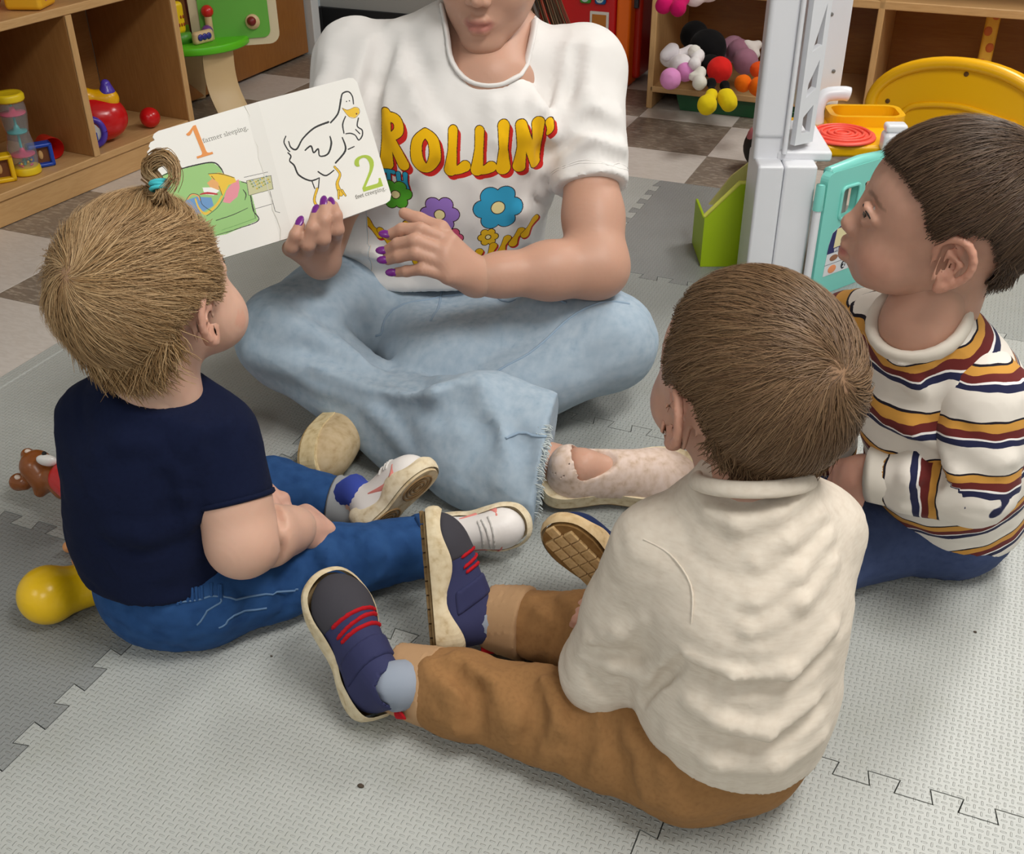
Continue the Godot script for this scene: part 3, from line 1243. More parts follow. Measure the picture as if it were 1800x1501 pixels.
func trainer(who: Node3D, home: Transform3D, t: Transform3D, l: float, look: Dictionary) -> void:
	if look.has("pair"):
		var other: Node3D = look.pair.duplicate()
		other.name = "shoe"
		other.transform = home * t
		who.add_child(other, true)
		return
	# a small trainer: upper, layered sole, strap or laces
	var w := l * 0.46
	var tall := l * 0.46
	var shell := shoe_upper(l, w, tall)
	var sh := part("shoe", shell.geo(), look.upper, who, home * t)
	look.pair = sh
	var wave := Geo.new()
	var line := sole_line(l, w * 0.98, 0.003)
	# midsole with a wavy upper edge
	var k := line.size()
	for i in k:
		var q := line[i]
		var up := 0.021 + 0.005 * sin(q.y / l * 11.0 + 1.0) + 0.008 * smoothstep(0.35, 0.0, q.y / l)
		for j in 5:
			var e := [[0.0, 0.0], [0.0022, 0.004], [0.003, 0.010], [0.0018, up - 0.004], [-0.002, up]][j] as Array
			var c := Vector2(0, l * 0.5)
			var n2 := (q - c).normalized()
			wave.v.append(Vector3(q.x + n2.x * e[0], e[1], q.y + n2.y * e[0]))
	for i in k:
		var m := (i + 1) % k
		for j in 4:
			wave.quad(i * 5 + j, m * 5 + j, m * 5 + j + 1, i * 5 + j + 1)
	wave.smooth_normals()
	part("midsole", wave, look.midsole, sh)
	var tread := part("outsole", lay(sole_line(l, w * 0.95, 0.0), -0.003, 0.007), look.outsole, sh)
	if look.has("lugs"):
		var outline := sole_line(l, w * 0.95, -0.003)
		var nz := 9
		var bm := box_geo(Vector3(w / 5.4, 0.005, l / (nz + 1.6)), 0.0012, 1).mesh()
		for iz in nz + 1:
			for ix in 5:
				var c := Vector2((ix - 2) * w / 4.7, (iz + 0.5) * l / (nz + 0.8))
				if Geometry2D.is_point_in_polygon(c, outline):
					part("tread_block", bm, look.lugs, tread, move_by(Vector3(c.x, -0.0045, c.y)))
	if look.has("rings"):
		for cz in [0.74, 0.24]:
			for r in range(1, 5):
				var ring := []
				for a in 25:
					ring.append(Vector3(cos(TAU * a / 24) * r * w * 0.085, -0.0035, l * cz + sin(TAU * a / 24) * r * w * 0.1))
				part("tread_ring", tube_geo(ring, [0.0015], 5, false), look.rings, tread)
	var lean := Vector3(0, -0.55, 1)
	if look.has("toe"):
		part("toe_cap", shoe_band(l, w, tall, 0.0011, Vector3(0, 0.02, l * 0.62), Vector3(0, 0, l * 2.0), Vector3(0, -0.35, 1), 0.013), look.toe, sh)
	if look.has("strap"):
		part("strap", shoe_band(l, w, tall, 0.0026, Vector3(0, 0.045, l * 0.30), Vector3(0, 0.045, l * 0.475), lean, 0.026), look.strap, sh)
	if look.has("lace"):
		for a in 3:
			var z := l * (0.525 + a * 0.062)
			part("lace", shoe_band(l, w, tall, 0.0030, Vector3(0, 0.04, z), Vector3(0, 0.04, z + l * 0.034), lean + Vector3(0.12 * (a % 2), 0, 0), 0.040 - a * 0.002), look.lace, sh)
	if look.has("tab"):
		part("pull_tab", tube_geo([Vector3(0, tall - 0.012, 0.004), Vector3(0, tall - 0.004, -0.008), Vector3(0, tall - 0.022, -0.006)], [0.005], 8, true, 0.4), look.tab, sh)
	if look.has("swoosh"):
		# a curved tick on both sides
		for e: float in [-1.0, 1.0]:
			var pts := [[0.30, 0.050], [0.36, 0.028], [0.45, 0.020], [0.58, 0.027], [0.72, 0.040]]
			var wid := [0.0012, 0.0042, 0.0055, 0.0040, 0.0010]
			var c := []
			for q in pts:
				c.append(shell.snap(Vector3(e * w * 0.5, q[1] * l / 0.15, l * (1.06 - q[0]))))
			part("swoosh", tube_geo(smooth_line(c, 4), wid_of(wid, 4), 8, true, 0.3, Vector3(1, 0.5, 0)), look.swoosh, sh)


func wid_of(w: Array, per: int) -> Array:
	var r := []
	for i in w.size() - 1:
		for k in per:
			r.append(lerpf(w[i], w[i + 1], float(k) / per))
	r.append(w[-1])
	return r


func child_in_cream() -> void:
	var who := thing("person", "toddler with short brown hair in a cream long-sleeved shirt and tan trousers, seen from behind", "person", Vector3(0.5299, 0.0000, 2.2266))
	var home := who.transform.affine_inverse()
	var skin := Color(0.60, 0.34, 0.25)
	# joints
	var pelvis := Vector3(0.5278, 0.0850, 2.2612)
	var waist := Vector3(0.5270, 0.1650, 2.2687)
	var chest := Vector3(0.5209, 0.2550, 2.2526)
	var top := Vector3(0.5210, 0.3150, 2.2420)
	var neck := Vector3(0.5163, 0.3550, 2.2504)
	var head_at := Vector3(0.4935, 0.4425, 2.1922)
	var shl := Vector3(0.4464, 0.2950, 2.2731)
	var ell := Vector3(0.3997, 0.1300, 2.2797)
	var wrl := Vector3(0.3897, 0.1232, 2.1925)
	var shr := Vector3(0.5741, 0.3000, 2.1988)
	var elr := Vector3(0.5644, 0.1812, 2.1932)
	var wrr := Vector3(0.4731, 0.1200, 2.1587)
	var hipl := Vector3(0.4954, 0.0680, 2.3050)
	var knl := Vector3(0.3369, 0.0600, 2.3011)
	var anl := Vector3(0.1835, 0.0540, 2.3071)
	var hipr := Vector3(0.4878, 0.0750, 2.2234)
	var knr := Vector3(0.3408, 0.0640, 2.1702)
	var anr := Vector3(0.2387, 0.0520, 2.1737)
	var side := (shr - shl).normalized()
	# shirt
	var f := field_round([pelvis, waist, chest, top, neck, shl, shr, ell, elr, wrl, wrr], 0.12, 0.0043)
	f.path([pelvis, waist, chest, top], [0.096, 0.095, 0.096, 0.072], 0.03)
	f.cone(shl + side * 0.03, shr - side * 0.03, 0.054, 0.054, 0.03)
	f.cone(top, neck + Vector3(0, 0.018, 0), 0.066, 0.050, 0.025)
	# the hem rides high in front and sits on the seat behind
	f.cut(neck + (neck - top).normalized() * 0.028, (neck - top).normalized(), 0.09)
	var h1 := Vector3(0.4472, 0.1210, 2.3495)
	var h2 := Vector3(0.5625, 0.0944, 2.3696)
	var h3 := Vector3(0.6223, 0.0870, 2.3039)
	var hem := (h2 - h1).cross(h3 - h1).normalized()
	if hem.y > 0:
		hem = -hem
	f.cut(h2, hem)
	f.path([shl, shl.lerp(ell, 0.5), ell, ell.lerp(wrl, 0.5), wrl], [0.050, 0.047, 0.045, 0.041, 0.034], 0.014)
	f.path([shr, shr.lerp(elr, 0.5), elr, elr.lerp(wrr, 0.5), wrr], [0.048, 0.044, 0.042, 0.038, 0.034], 0.016)
	# folds across the back and round the sleeve
	f.fold([Vector3(0.4989, 0.2522, 2.3529), Vector3(0.5380, 0.2445, 2.3543), Vector3(0.5775, 0.2505, 2.3331), Vector3(0.6019, 0.2727, 2.2944)], 0.012, 0.0095, 0.007)
	f.fold([Vector3(0.5060, 0.2416, 2.3571), Vector3(0.5453, 0.2331, 2.3589), Vector3(0.5846, 0.2400, 2.3373), Vector3(0.6083, 0.2558, 2.3033)], 0.009, -0.0074, 0.007)
	f.fold([Vector3(0.5045, 0.2067, 2.3690), Vector3(0.5370, 0.1992, 2.3730), Vector3(0.5754, 0.1926, 2.3610), Vector3(0.6057, 0.2103, 2.3228)], 0.012, 0.0095, 0.007)
	f.fold([Vector3(0.5224, 0.1775, 2.3684), Vector3(0.5631, 0.1755, 2.3651), Vector3(0.5980, 0.1847, 2.3437), Vector3(0.6159, 0.1984, 2.3137)], 0.009, -0.0084, 0.007)
	f.fold([Vector3(0.4877, 0.1578, 2.3712), Vector3(0.5361, 0.1479, 2.3700), Vector3(0.5836, 0.1475, 2.3498), Vector3(0.6161, 0.1614, 2.3134)], 0.013, 0.0084, 0.007)
	f.fold([Vector3(0.5454, 0.3101, 2.3317), Vector3(0.5717, 0.3304, 2.3064), Vector3(0.5929, 0.3465, 2.2604)], 0.010, 0.0074, 0.007)
	f.fold([Vector3(0.5459, 0.2897, 2.3455), Vector3(0.5811, 0.3099, 2.3164), Vector3(0.6025, 0.3256, 2.2707)], 0.010, 0.0074, 0.007)
	f.fold([Vector3(0.5380, 0.3409, 2.3137), Vector3(0.5613, 0.3551, 2.2940), Vector3(0.5820, 0.3633, 2.2536)], 0.009, 0.0063, 0.007)
	f.fold([Vector3(0.4815, 0.3719, 2.3167), Vector3(0.5160, 0.3697, 2.3163), Vector3(0.5483, 0.3816, 2.2941)], 0.009, 0.0053, 0.007)
	f.fold([Vector3(0.4950, 0.2423, 2.3356), Vector3(0.4759, 0.2063, 2.3429), Vector3(0.4558, 0.1664, 2.3403)], 0.006, -0.0126, 0.007)
	f.fold([Vector3(0.4546, 0.2548, 2.3187), Vector3(0.4249, 0.2279, 2.3242), Vector3(0.3858, 0.1981, 2.3230)], 0.009, 0.0063, 0.007)
	f.fold([Vector3(0.4695, 0.2327, 2.3275), Vector3(0.4401, 0.2054, 2.3332), Vector3(0.3930, 0.1888, 2.3262)], 0.007, -0.0053, 0.007)
	f.fold([Vector3(0.4483, 0.1919, 2.3389), Vector3(0.4179, 0.1803, 2.3471), Vector3(0.3766, 0.1772, 2.3285)], 0.009, 0.0063, 0.007)
	f.fold([Vector3(0.3840, 0.1678, 2.3317), Vector3(0.4009, 0.1564, 2.3451), Vector3(0.4238, 0.1447, 2.3433)], 0.007, -0.0042, 0.007)
	f.crumple(noise(13.0, 8, 2), Basis(Vector3(1, 0.2, 0), Vector3(0.1, 2.2, 0), Vector3(0, 0.3, 1)), 0.0024, 0.5)
	var m := cloth(rgb(224, 212, 196), 0.95)
	m.albedo_texture = noise_tex(256, 0.035, 41, [rgb(232, 227, 220), rgb(244, 240, 235), rgb(250, 248, 244), rgb(255, 254, 251)], 4)
	m.albedo_color = rgb(226, 216, 204)
	m.uv1_triplanar = true
	m.uv1_scale = Vector3(8, 26, 8)
	var shirt := part("shirt", f.geo(), m, who, home)
	var stitch := paint(rgb(196, 182, 164), 0.9)
	var seam_pts := []
	for p in [Vector3(0.4358, 0.3330, 2.3117), Vector3(0.4620, 0.3328, 2.3263), Vector3(0.4851, 0.3162, 2.3406), Vector3(0.4951, 0.2845, 2.3453), Vector3(0.4964, 0.2494, 2.3430)]:
		seam_pts.append(f.snap(p))
	part("sleeve_seam", tube_geo(smooth_line(seam_pts, 4), [0.0010], 6), m, shirt)
	var band := []
	var nb := basis_on((head_at - top).normalized())
	for a in 25:
		band.append(neck + Vector3(0, 0.025, 0) + nb * (Vector3(cos(TAU * a / 24), 0, sin(TAU * a / 24)) * 0.0500))
	part("neckband", tube_geo(band, [0.008], 10, false, 0.6), m, shirt)
	# trousers
	f = field_round([pelvis, hipr, knr, anr, hipl, knl, anl], 0.115, 0.0048)
	f.cone(pelvis + Vector3(0, -0.008, 0), pelvis - side * 0.02 + Vector3(0, -0.008, 0), 0.086, 0.086, 0.03)
	f.path([pelvis - side * 0.02, hipl, hipl.lerp(knl, 0.5), knl, knl.lerp(anl, 0.6), anl], [0.070, 0.060, 0.054, 0.048, 0.045, 0.038], 0.02)
	f.path([pelvis - side * 0.01, hipr, knr, anr], [0.070, 0.058, 0.046, 0.037], 0.02)
	for q in [[[Vector3(0.4367, 0.1331, 2.3457), Vector3(0.4546, 0.1006, 2.3603), Vector3(0.4765, 0.0728, 2.3701)], 0.012, 0.008], [[Vector3(0.4184, 0.1302, 2.3427), Vector3(0.4359, 0.1054, 2.3651), Vector3(0.4509, 0.0694, 2.3705)], 0.010, -0.008],
			[[Vector3(0.4604, 0.0957, 2.3226), Vector3(0.4838, 0.1118, 2.3658), Vector3(0.5078, 0.0679, 2.3599)], 0.012, 0.008], [[Vector3(0.3448, 0.1171, 2.3062), Vector3(0.3707, 0.1001, 2.3324), Vector3(0.3609, 0.0505, 2.3451)], 0.012, 0.007],
			[[Vector3(0.3226, 0.1124, 2.3061), Vector3(0.3470, 0.1003, 2.3426), Vector3(0.3415, 0.0531, 2.3516)], 0.010, -0.006], [[Vector3(0.2411, 0.1064, 2.3068), Vector3(0.2874, 0.1127, 2.3211), Vector3(0.3203, 0.0852, 2.3387)], 0.013, 0.007],
			[[Vector3(0.2178, 0.0891, 2.3158), Vector3(0.2539, 0.0955, 2.3344), Vector3(0.2635, 0.0577, 2.3434)], 0.011, 0.007], [[Vector3(0.2346, 0.0988, 2.3148), Vector3(0.2768, 0.1003, 2.3342), Vector3(0.2904, 0.0577, 2.3447)], 0.009, -0.007],
			[[Vector3(0.3792, 0.1194, 2.3155), Vector3(0.4023, 0.1009, 2.3441), Vector3(0.3983, 0.0515, 2.3540)], 0.011, -0.005], [[Vector3(0.2738, 0.1022, 2.1796), Vector3(0.2978, 0.0951, 2.1870), Vector3(0.2877, 0.0511, 2.1959)], 0.010, 0.006],
			[[Vector3(0.2952, 0.1060, 2.1807), Vector3(0.3286, 0.1004, 2.1959), Vector3(0.3213, 0.0595, 2.2014)], 0.009, -0.006], [[Vector3(0.3196, 0.1031, 2.1721), Vector3(0.3462, 0.1003, 2.1884), Vector3(0.3421, 0.0593, 2.1925)], 0.011, 0.006]]:
		f.fold(q[0], q[1], q[2])
	f.crumple(noise(20.0, 18, 2), Basis(Vector3(1.8, 0.2, 0), Vector3(0.1, 1.2, 0), Vector3(0, 0.3, 1)), 0.0032, 0.6)
	f.cut(Vector3(0, 0.0125, 0) + pelvis * Vector3(1, 0, 1), Vector3.DOWN)
	m = cloth(rgb(158, 116, 74), 0.9)
	m.albedo_texture = noise_tex(256, 0.06, 43, [rgb(226, 226, 226), rgb(248, 248, 248), rgb(255, 255, 255)], 4)
	m.uv1_triplanar = true
	m.uv1_scale = Vector3(9, 9, 9)
	var tr := part("trousers", f.geo(), m, who, home)
	var cuff_m := cloth(rgb(178, 142, 106), 0.95)
	for q in [[knl, anl], [knr, anr]]:
		var d: Vector3 = (q[1] - q[0]).normalized()
		q[1] -= d * 0.012
		var c := Field.new(q[1] - Vector3.ONE * 0.09, q[1] + Vector3.ONE * 0.09, 0.0042)
		c.cone(q[1] - d * 0.012, q[1] + d * 0.026, 0.0455, 0.041, 0.006)
		c.cut(q[1] + d * 0.030, d)
		c.cut(q[1] - d * 0.020, -d)
		for e in 5:
			var at: Vector3 = q[1] + d * (-0.012 + e * 0.009)
			var ring := []
			var bb := basis_on(d)
			for a in 17:
				ring.append(at + bb * (Vector3(cos(TAU * a / 16), 0, sin(TAU * a / 16)) * (0.0468 - e * 0.0012)))
			c.path(ring, range(17).map(func(_x): return 0.0022), 0.004, Vector3.ZERO, 1.0, true)
		c.cut(Vector3(q[1].x, 0.0125, q[1].z), Vector3.DOWN)
		part("cuff", c.geo(), cuff_m, tr)
	# shoes and socks
	var look := {"upper": cloth(rgb(56, 58, 92), 0.8), "midsole": set_tint(M.grubby, rgb(226, 212, 184)), "outsole": set_tint(M.grubby, rgb(128, 108, 78)), "toe": cloth(rgb(66, 64, 70), 0.85), "strap": cloth(rgb(52, 54, 88), 0.75), "lace": cloth(rgb(176, 24, 34), 0.8), "tab": cloth(rgb(186, 26, 36), 0.8), "lugs": set_tint(M.grubby, rgb(138, 116, 84))}
	var t1 := shoe_frame(Vector3(0.1645, 0.0460, 2.3361), Vector3(0.0922, 0.1500, 2.2905), Vector3(0.86, 0.20, 0.46))
	trainer(who, home, t1, 0.160, look)
	var t2 := shoe_frame(Vector3(0.2029, 0.0460, 2.2133), Vector3(0.1668, 0.1420, 2.1539), Vector3(0.92, 0.0, -0.50))
	trainer(who, home, t2, 0.152, look)
	var sock := cloth(rgb(150, 158, 172), 0.9)
	part("sock", tube_geo([t1 * Vector3(0, 0.04, 0.03), t1 * Vector3(0, 0.072, 0.026), anl + (knl - anl).normalized() * 0.01], [0.024, 0.027, 0.029], 16), sock, who, home)
	part("sock", tube_geo([t2 * Vector3(0, 0.04, 0.03), t2 * Vector3(0, 0.07, 0.026), anr + (knr - anr).normalized() * 0.01], [0.024, 0.026, 0.028], 16), sock, who, home)
	# head, hands and the figure inside the clothes
	var ht := frame(head_at, Vector3(-0.70, 0.14, -0.72), Vector3(0.05, 1, 0))
	var body := toddler_head(ht, 1.08, skin)
	body_under(body, [[[pelvis, waist, chest, top, neck, head_at + Vector3(0, -0.05, 0)], [0.070, 0.072, 0.072, 0.050, 0.036, 0.036]], [[top, shl, ell, wrl], [0.04, 0.03, 0.027, 0.021]], [[top, shr, elr, wrr], [0.04, 0.03, 0.027, 0.021]],
		[[pelvis, hipl, knl, anl, t1 * Vector3(0, 0.03, 0.04)], [0.05, 0.042, 0.032, 0.022, 0.02]], [[pelvis, hipr, knr, anr, t2 * Vector3(0, 0.03, 0.04)], [0.05, 0.042, 0.032, 0.022, 0.02]]], skin)
	small_hand(body, wrl, (anr + Vector3(0, 0.05, 0) - wrl).normalized(), Vector3(0, 1, 0.2), skin, 1.0)
	small_hand(body, wrr, (knr + Vector3(0, 0.06, 0) - wrr).normalized(), Vector3(0, 1, 0.2), skin, -1.0)
	part("body", body, skin_mat(), who, home)
	add_eyes(home * ht, 1.08, who, rgb(70, 50, 36))
	var hair := hair_of({"seed": 4, "rad": Vector3(0.076, 0.079, 0.094) * 1.08, "mid": Vector3(0, 0.02, -0.012) * 1.08, "whorl": Vector3(-0.15, 0.56, -0.74), "temple": 0.34, "front": 0.50, "nape": -0.80,
		"count": 15000, "length": 0.060, "lift": 0.0032, "width": 0.00054, "scalp": Color(0.34, 0.20, 0.12), "wisps": 1600, "tail": 0.026, "mess": 0.07, "swirl": 0.45,
		"tones": [Color(0.098, 0.052, 0.025), Color(0.128, 0.070, 0.034), Color(0.165, 0.094, 0.047), Color(0.235, 0.142, 0.076)]})
	part("hair", hair, hair_mat(), who, home * ht)


func small_hand(g: Geo, wrist: Vector3, ahead: Vector3, back: Vector3, skin: Color, thumb: float, curl := 0.9, s := 1.0) -> void:
	# a toddler's half-closed hand: palm, four bent fingers and a thumb at the side
	var z := ahead.normalized()
	var x := back.cross(z).normalized()
	var b := Basis(x, z.cross(x), z)
	var t := Transform3D(b, wrist)
	var f := Field.new(Vector3(-0.045, -0.045, -0.02) * s, Vector3(0.045, 0.035, 0.085) * s, 0.0026)
	f.cone(Vector3(0, 0, -0.01) * s, Vector3(0, 0, 0.012) * s, 0.018 * s, 0.018 * s, 0.01)
	for i in 4:
		var px := (-0.0165 + i * 0.011) * s
		f.cone(Vector3(px * 0.6, 0, 0.008 * s), Vector3(px, 0.002 * s, 0.034 * s), 0.012 * s, 0.0085 * s, 0.012)
		var l := [0.015, 0.017, 0.016, 0.013][i] * s as float
		var p := Vector3(px, 0.002 * s, 0.036 * s)
		var a := -0.35 * curl
		for k in 3:
			var d := Vector3(0, sin(a), cos(a)) * l * (1.0 - 0.15 * k)
			f.cone(p, p + d, (0.0068 - 0.0006 * k) * s, (0.0062 - 0.0006 * k) * s, 0.0025)
			p += d
			a -= 0.85 * curl
	var th := [Vector3(thumb * 0.014, -0.004, 0.010) * s, Vector3(thumb * 0.027, -0.008, 0.024) * s, Vector3(thumb * 0.026, -0.013, 0.038) * s, Vector3(thumb * 0.019, -0.017, 0.047) * s]
	f.path(th, [0.0095 * s, 0.008 * s, 0.0072 * s, 0.006 * s], 0.006)
	var k0 := g.v.size()
	f.mesh_into(g)
	g.move(t, k0)
	g.paint(skin.lerp(Color(0.62, 0.26, 0.2), 0.25))


func child_in_navy() -> void:
	var who := thing("person", "baby with fair hair in a tied tuft, in navy T-shirt and blue jeans", "person", Vector3(-0.2256, 0.0000, 2.2129))
	var home := who.transform.affine_inverse()
	var skin := Color(0.66, 0.40, 0.30)
	var pelvis := Vector3(-0.1541, 0.0850, 2.2859)
	var waist := Vector3(-0.1653, 0.1600, 2.2702)
	var chest := Vector3(-0.1568, 0.2400, 2.2646)
	var top := Vector3(-0.1487, 0.2950, 2.2634)
	var neck := Vector3(-0.1408, 0.3250, 2.2609)
	var head_at := Vector3(-0.1395, 0.4375, 2.2367)
	var shl := Vector3(-0.2231, 0.2750, 2.2727)
	var shr := Vector3(-0.0766, 0.2700, 2.2450)
	var elr := Vector3(-0.0323, 0.1686, 2.2853)
	var wrr := Vector3(-0.0206, 0.1313, 2.2028)
	var ell := Vector3(-0.2437, 0.1238, 2.1560)
	var wrl := Vector3(-0.1345, 0.1029, 2.1233)
	var hipr := Vector3(-0.1000, 0.0700, 2.2794)
	var knr := Vector3(0.0001, 0.0640, 2.1774)
	var anr := Vector3(0.0923, 0.0560, 2.0886)
	var hipl := Vector3(-0.1839, 0.0700, 2.2130)
	var knl := Vector3(-0.1521, 0.0620, 2.0688)
	var anl := Vector3(-0.0560, 0.0540, 2.0497)
	var side := (shr - shl).normalized()
	# T-shirt
	var f := field_round([pelvis, waist, chest, top, neck, shl, shr, shr.lerp(elr, 0.62), shl.lerp(ell, 0.5)], 0.125, 0.005)
	f.path([shr, shr.lerp(elr, 0.62)], [0.047, 0.046], 0.016)
	f.path([shl, shl.lerp(ell, 0.5)], [0.045, 0.044], 0.016)
	var arm := (elr - shr).normalized()
	f.cut(shr.lerp(elr, 0.60), arm, 0.075)
	f.path([pelvis + Vector3(0, 0.01, 0), waist, chest, top], [0.094, 0.098, 0.094, 0.068], 0.03)
	f.cone(shl + side * 0.025, shr - side * 0.025, 0.052, 0.052, 0.03)
	f.cone(top, neck, 0.060, 0.050, 0.02)
	for q in [[[Vector3(-0.0656, 0.2883, 2.3397), Vector3(-0.0380, 0.2530, 2.3520), Vector3(-0.0343, 0.2001, 2.3610)], 0.012, 0.005], [[Vector3(-0.0729, 0.2733, 2.3531), Vector3(-0.0535, 0.2380, 2.3690), Vector3(-0.0445, 0.1848, 2.3759)], 0.012, -0.004], [[Vector3(-0.0693, 0.3180, 2.3079), Vector3(-0.0494, 0.2926, 2.3168), Vector3(-0.0563, 0.2564, 2.3318)], 0.014, 0.006],
			[[Vector3(-0.0405, 0.2256, 2.3461), Vector3(-0.0381, 0.2571, 2.3363), Vector3(-0.0562, 0.2977, 2.3162)], 0.010, -0.006], [[Vector3(-0.1527, 0.2983, 2.3574), Vector3(-0.1197, 0.3192, 2.3546), Vector3(-0.0796, 0.3195, 2.3500)], 0.013, 0.004], [[Vector3(-0.1308, 0.2098, 2.3831), Vector3(-0.0864, 0.2068, 2.3918), Vector3(-0.0466, 0.2015, 2.3783)], 0.014, 0.005],
			[[Vector3(-0.0392, 0.3173, 2.2697), Vector3(-0.0485, 0.3229, 2.2956), Vector3(-0.0601, 0.3028, 2.3144)], 0.010, 0.004]]:
		f.fold(q[0], q[1], q[2])
	f.crumple(noise(14.0, 28, 2), Basis(Vector3(1, 0.2, 0), Vector3(0.1, 1.6, 0), Vector3(0, 0.3, 1)), 0.003, 0.5)
	f.cut(Vector3(-0.0920, 0.1094, 2.3646), Vector3(0.0, -1.0, 0.06).normalized())
	f.cut(neck + (neck - top).normalized() * 0.012, (neck - top).normalized(), 0.09)
	f.cone(neck + Vector3(0, 0.004, 0), head_at, 0.040, 0.045, 0.006, Vector3.ZERO, 1.0, true)
	var navy := cloth(rgb(20, 27, 52), 0.95)
	navy.albedo_texture = noise_tex(128, 0.1, 61, [rgb(220, 220, 226), rgb(245, 245, 250), rgb(255, 255, 255)], 3)
	navy.uv1_triplanar = true
	navy.uv1_scale = Vector3(12, 12, 12)
	var shirt := part("t_shirt", f.geo(), navy, who, home)
	var ring := []
	var bb := basis_on(arm)
	for a in 25:
		ring.append(shr.lerp(elr, 0.585) + bb * (Vector3(cos(TAU * a / 24), 0, sin(TAU * a / 24)) * 0.0455))
	part("sleeve_hem", tube_geo(ring, [0.0034], 6, false), navy, shirt)
	# jeans
	f = field_round([pelvis, hipr, knr, anr, hipl, knl, anl], 0.115, 0.005)
	f.cone(pelvis + Vector3(0, -0.008, 0), pelvis + side * 0.02 + Vector3(0, -0.008, 0), 0.088, 0.086, 0.03)
	f.path([pelvis + side * 0.03, hipr, hipr.lerp(knr, 0.5), knr, anr], [0.072, 0.060, 0.053, 0.047, 0.040], 0.02)
	f.path([pelvis - side * 0.0, hipl, knl, anl], [0.070, 0.055, 0.044, 0.036], 0.02)
	for q in [[[Vector3(0.0028, 0.1392, 2.2066), Vector3(0.0245, 0.1140, 2.2275), Vector3(0.0163, 0.0571, 2.2315)], 0.010, -0.005], [[Vector3(0.0152, 0.1391, 2.2013), Vector3(0.0399, 0.1139, 2.2209), Vector3(0.0314, 0.0599, 2.2230)], 0.010, 0.004], [[Vector3(0.0391, 0.1325, 2.1698), Vector3(0.0639, 0.1067, 2.1897), Vector3(0.0630, 0.0618, 2.1952)], 0.010, -0.005],
			[[Vector3(-0.0080, 0.1347, 2.2401), Vector3(0.0113, 0.1073, 2.2635), Vector3(-0.0014, 0.0534, 2.2674)], 0.010, -0.005], [[Vector3(0.0562, 0.1292, 2.1518), Vector3(0.0778, 0.1032, 2.1733), Vector3(0.0733, 0.0611, 2.1784)], 0.010, 0.004], [[Vector3(-0.0411, 0.1218, 2.3147), Vector3(-0.0239, 0.0999, 2.3224), Vector3(-0.0412, 0.0643, 2.3286)], 0.010, 0.005]]:
		f.fold(q[0], q[1], q[2])
	f.crumple(noise(22.0, 38, 2), Basis(Vector3(1.6, 0.2, 0), Vector3(0.1, 1.2, 0), Vector3(0, 0.3, 1)), 0.003, 0.6)
	f.cut(Vector3(pelvis.x, 0.0125, pelvis.z), Vector3.DOWN)
	var den := cloth(rgb(48, 84, 132), 0.88)
	den.albedo_texture = noise_tex(256, 0.03, 63, [rgb(150, 166, 190), rgb(205, 214, 226), rgb(232, 238, 246), rgb(255, 255, 255)], 5)
	den.uv1_triplanar = true
	den.uv1_scale = Vector3(5, 5, 5)
	var jeans := part("jeans", f.geo(), den, who, home)
	var thread := cloth(rgb(120, 140, 166), 0.9)
	var pale := cloth(rgb(96, 124, 158), 0.9)
	# waistband gathers, pocket edges and side seam
	for k in 17:
		var px := lerpf(0.0, 1.0, k / 16.0)
		var p := (Vector3(-0.1266, 0.1287, 2.3984)).lerp(Vector3(-0.0501, 0.1310, 2.4025), minf(px * 2.0, 1.0)).lerp(Vector3(-0.0183, 0.1322, 2.3493), maxf(px * 2.0 - 1.0, 0.0))
		var s := f.snap(p)
		var u := f.snap(s + Vector3(0, 0.018, -0.004))
		part("gather", tube_geo([s, u], [0.0022], 5), den, jeans)
	for q in [[Vector3(-0.1303, 0.1319, 2.3978), Vector3(-0.0794, 0.1363, 2.4114), Vector3(-0.0389, 0.1388, 2.4051), Vector3(-0.0197, 0.1379, 2.3718), Vector3(-0.0167, 0.1375, 2.3450)], [Vector3(-0.0344, 0.0700, 2.3475), Vector3(-0.0064, 0.0769, 2.3307), Vector3(0.0092, 0.0679, 2.3044)], [Vector3(-0.0167, 0.1375, 2.3450), Vector3(0.0057, 0.0973, 2.2985), Vector3(0.0255, 0.0849, 2.2599)], [Vector3(-0.0487, 0.0787, 2.3734), Vector3(-0.0254, 0.1138, 2.3650), Vector3(-0.0196, 0.1375, 2.3462)]]:
		var line := []
		for p in smooth_line(q, 5):
			line.append(f.snap(p))
		part("seam", tube_geo(line, [0.0013], 5), pale, jeans)
	# turned-up lining at one ankle, folded hem at the other
	var d := (anl - knl).normalized()
	var rib := cloth(rgb(150, 152, 154), 0.95)
	var cu := []
	var cr := []
	for e in 13:
		cu.append(anl + d * (-0.010 + e * 0.0036))
		cr.append(0.0395 if e % 2 else 0.0382)
	part("cuff", tube_geo(cu, cr, 28), rib, jeans)
	d = (anr - knr).normalized()
	part("cuff", tube_geo([anr - d * 0.012, anr - d * 0.006, anr + d * 0.006, anr + d * 0.010], [0.0405, 0.0425, 0.0425, 0.040], 28), den, jeans)
	# shoes
	var look := {"upper": paint(rgb(232, 226, 222), 0.45), "midsole": set_tint(M.grubby, rgb(234, 222, 198)), "outsole": set_tint(M.grubby, rgb(226, 208, 176)), "rings": set_tint(M.grubby, rgb(156, 128, 92)), "lace": cloth(rgb(204, 200, 196), 0.85), "swoosh": cloth(rgb(224, 138, 130), 0.6)}
	var t1 := shoe_frame(Vector3(-0.0068, 0.0704, 2.0713), Vector3(0.0397, 0.1298, 2.0362), Vector3(-0.86, 0.10, -0.22))
	trainer(who, home, t1, 0.125, look)
	var t2 := shoe_frame(Vector3(0.0975, 0.0454, 2.0538), Vector3(0.1803, 0.0661, 2.0297), Vector3(0.30, 0.42, 0.85))
	trainer(who, home, t2, 0.132, look)
	var sock := cloth(rgb(58, 74, 158), 0.9)
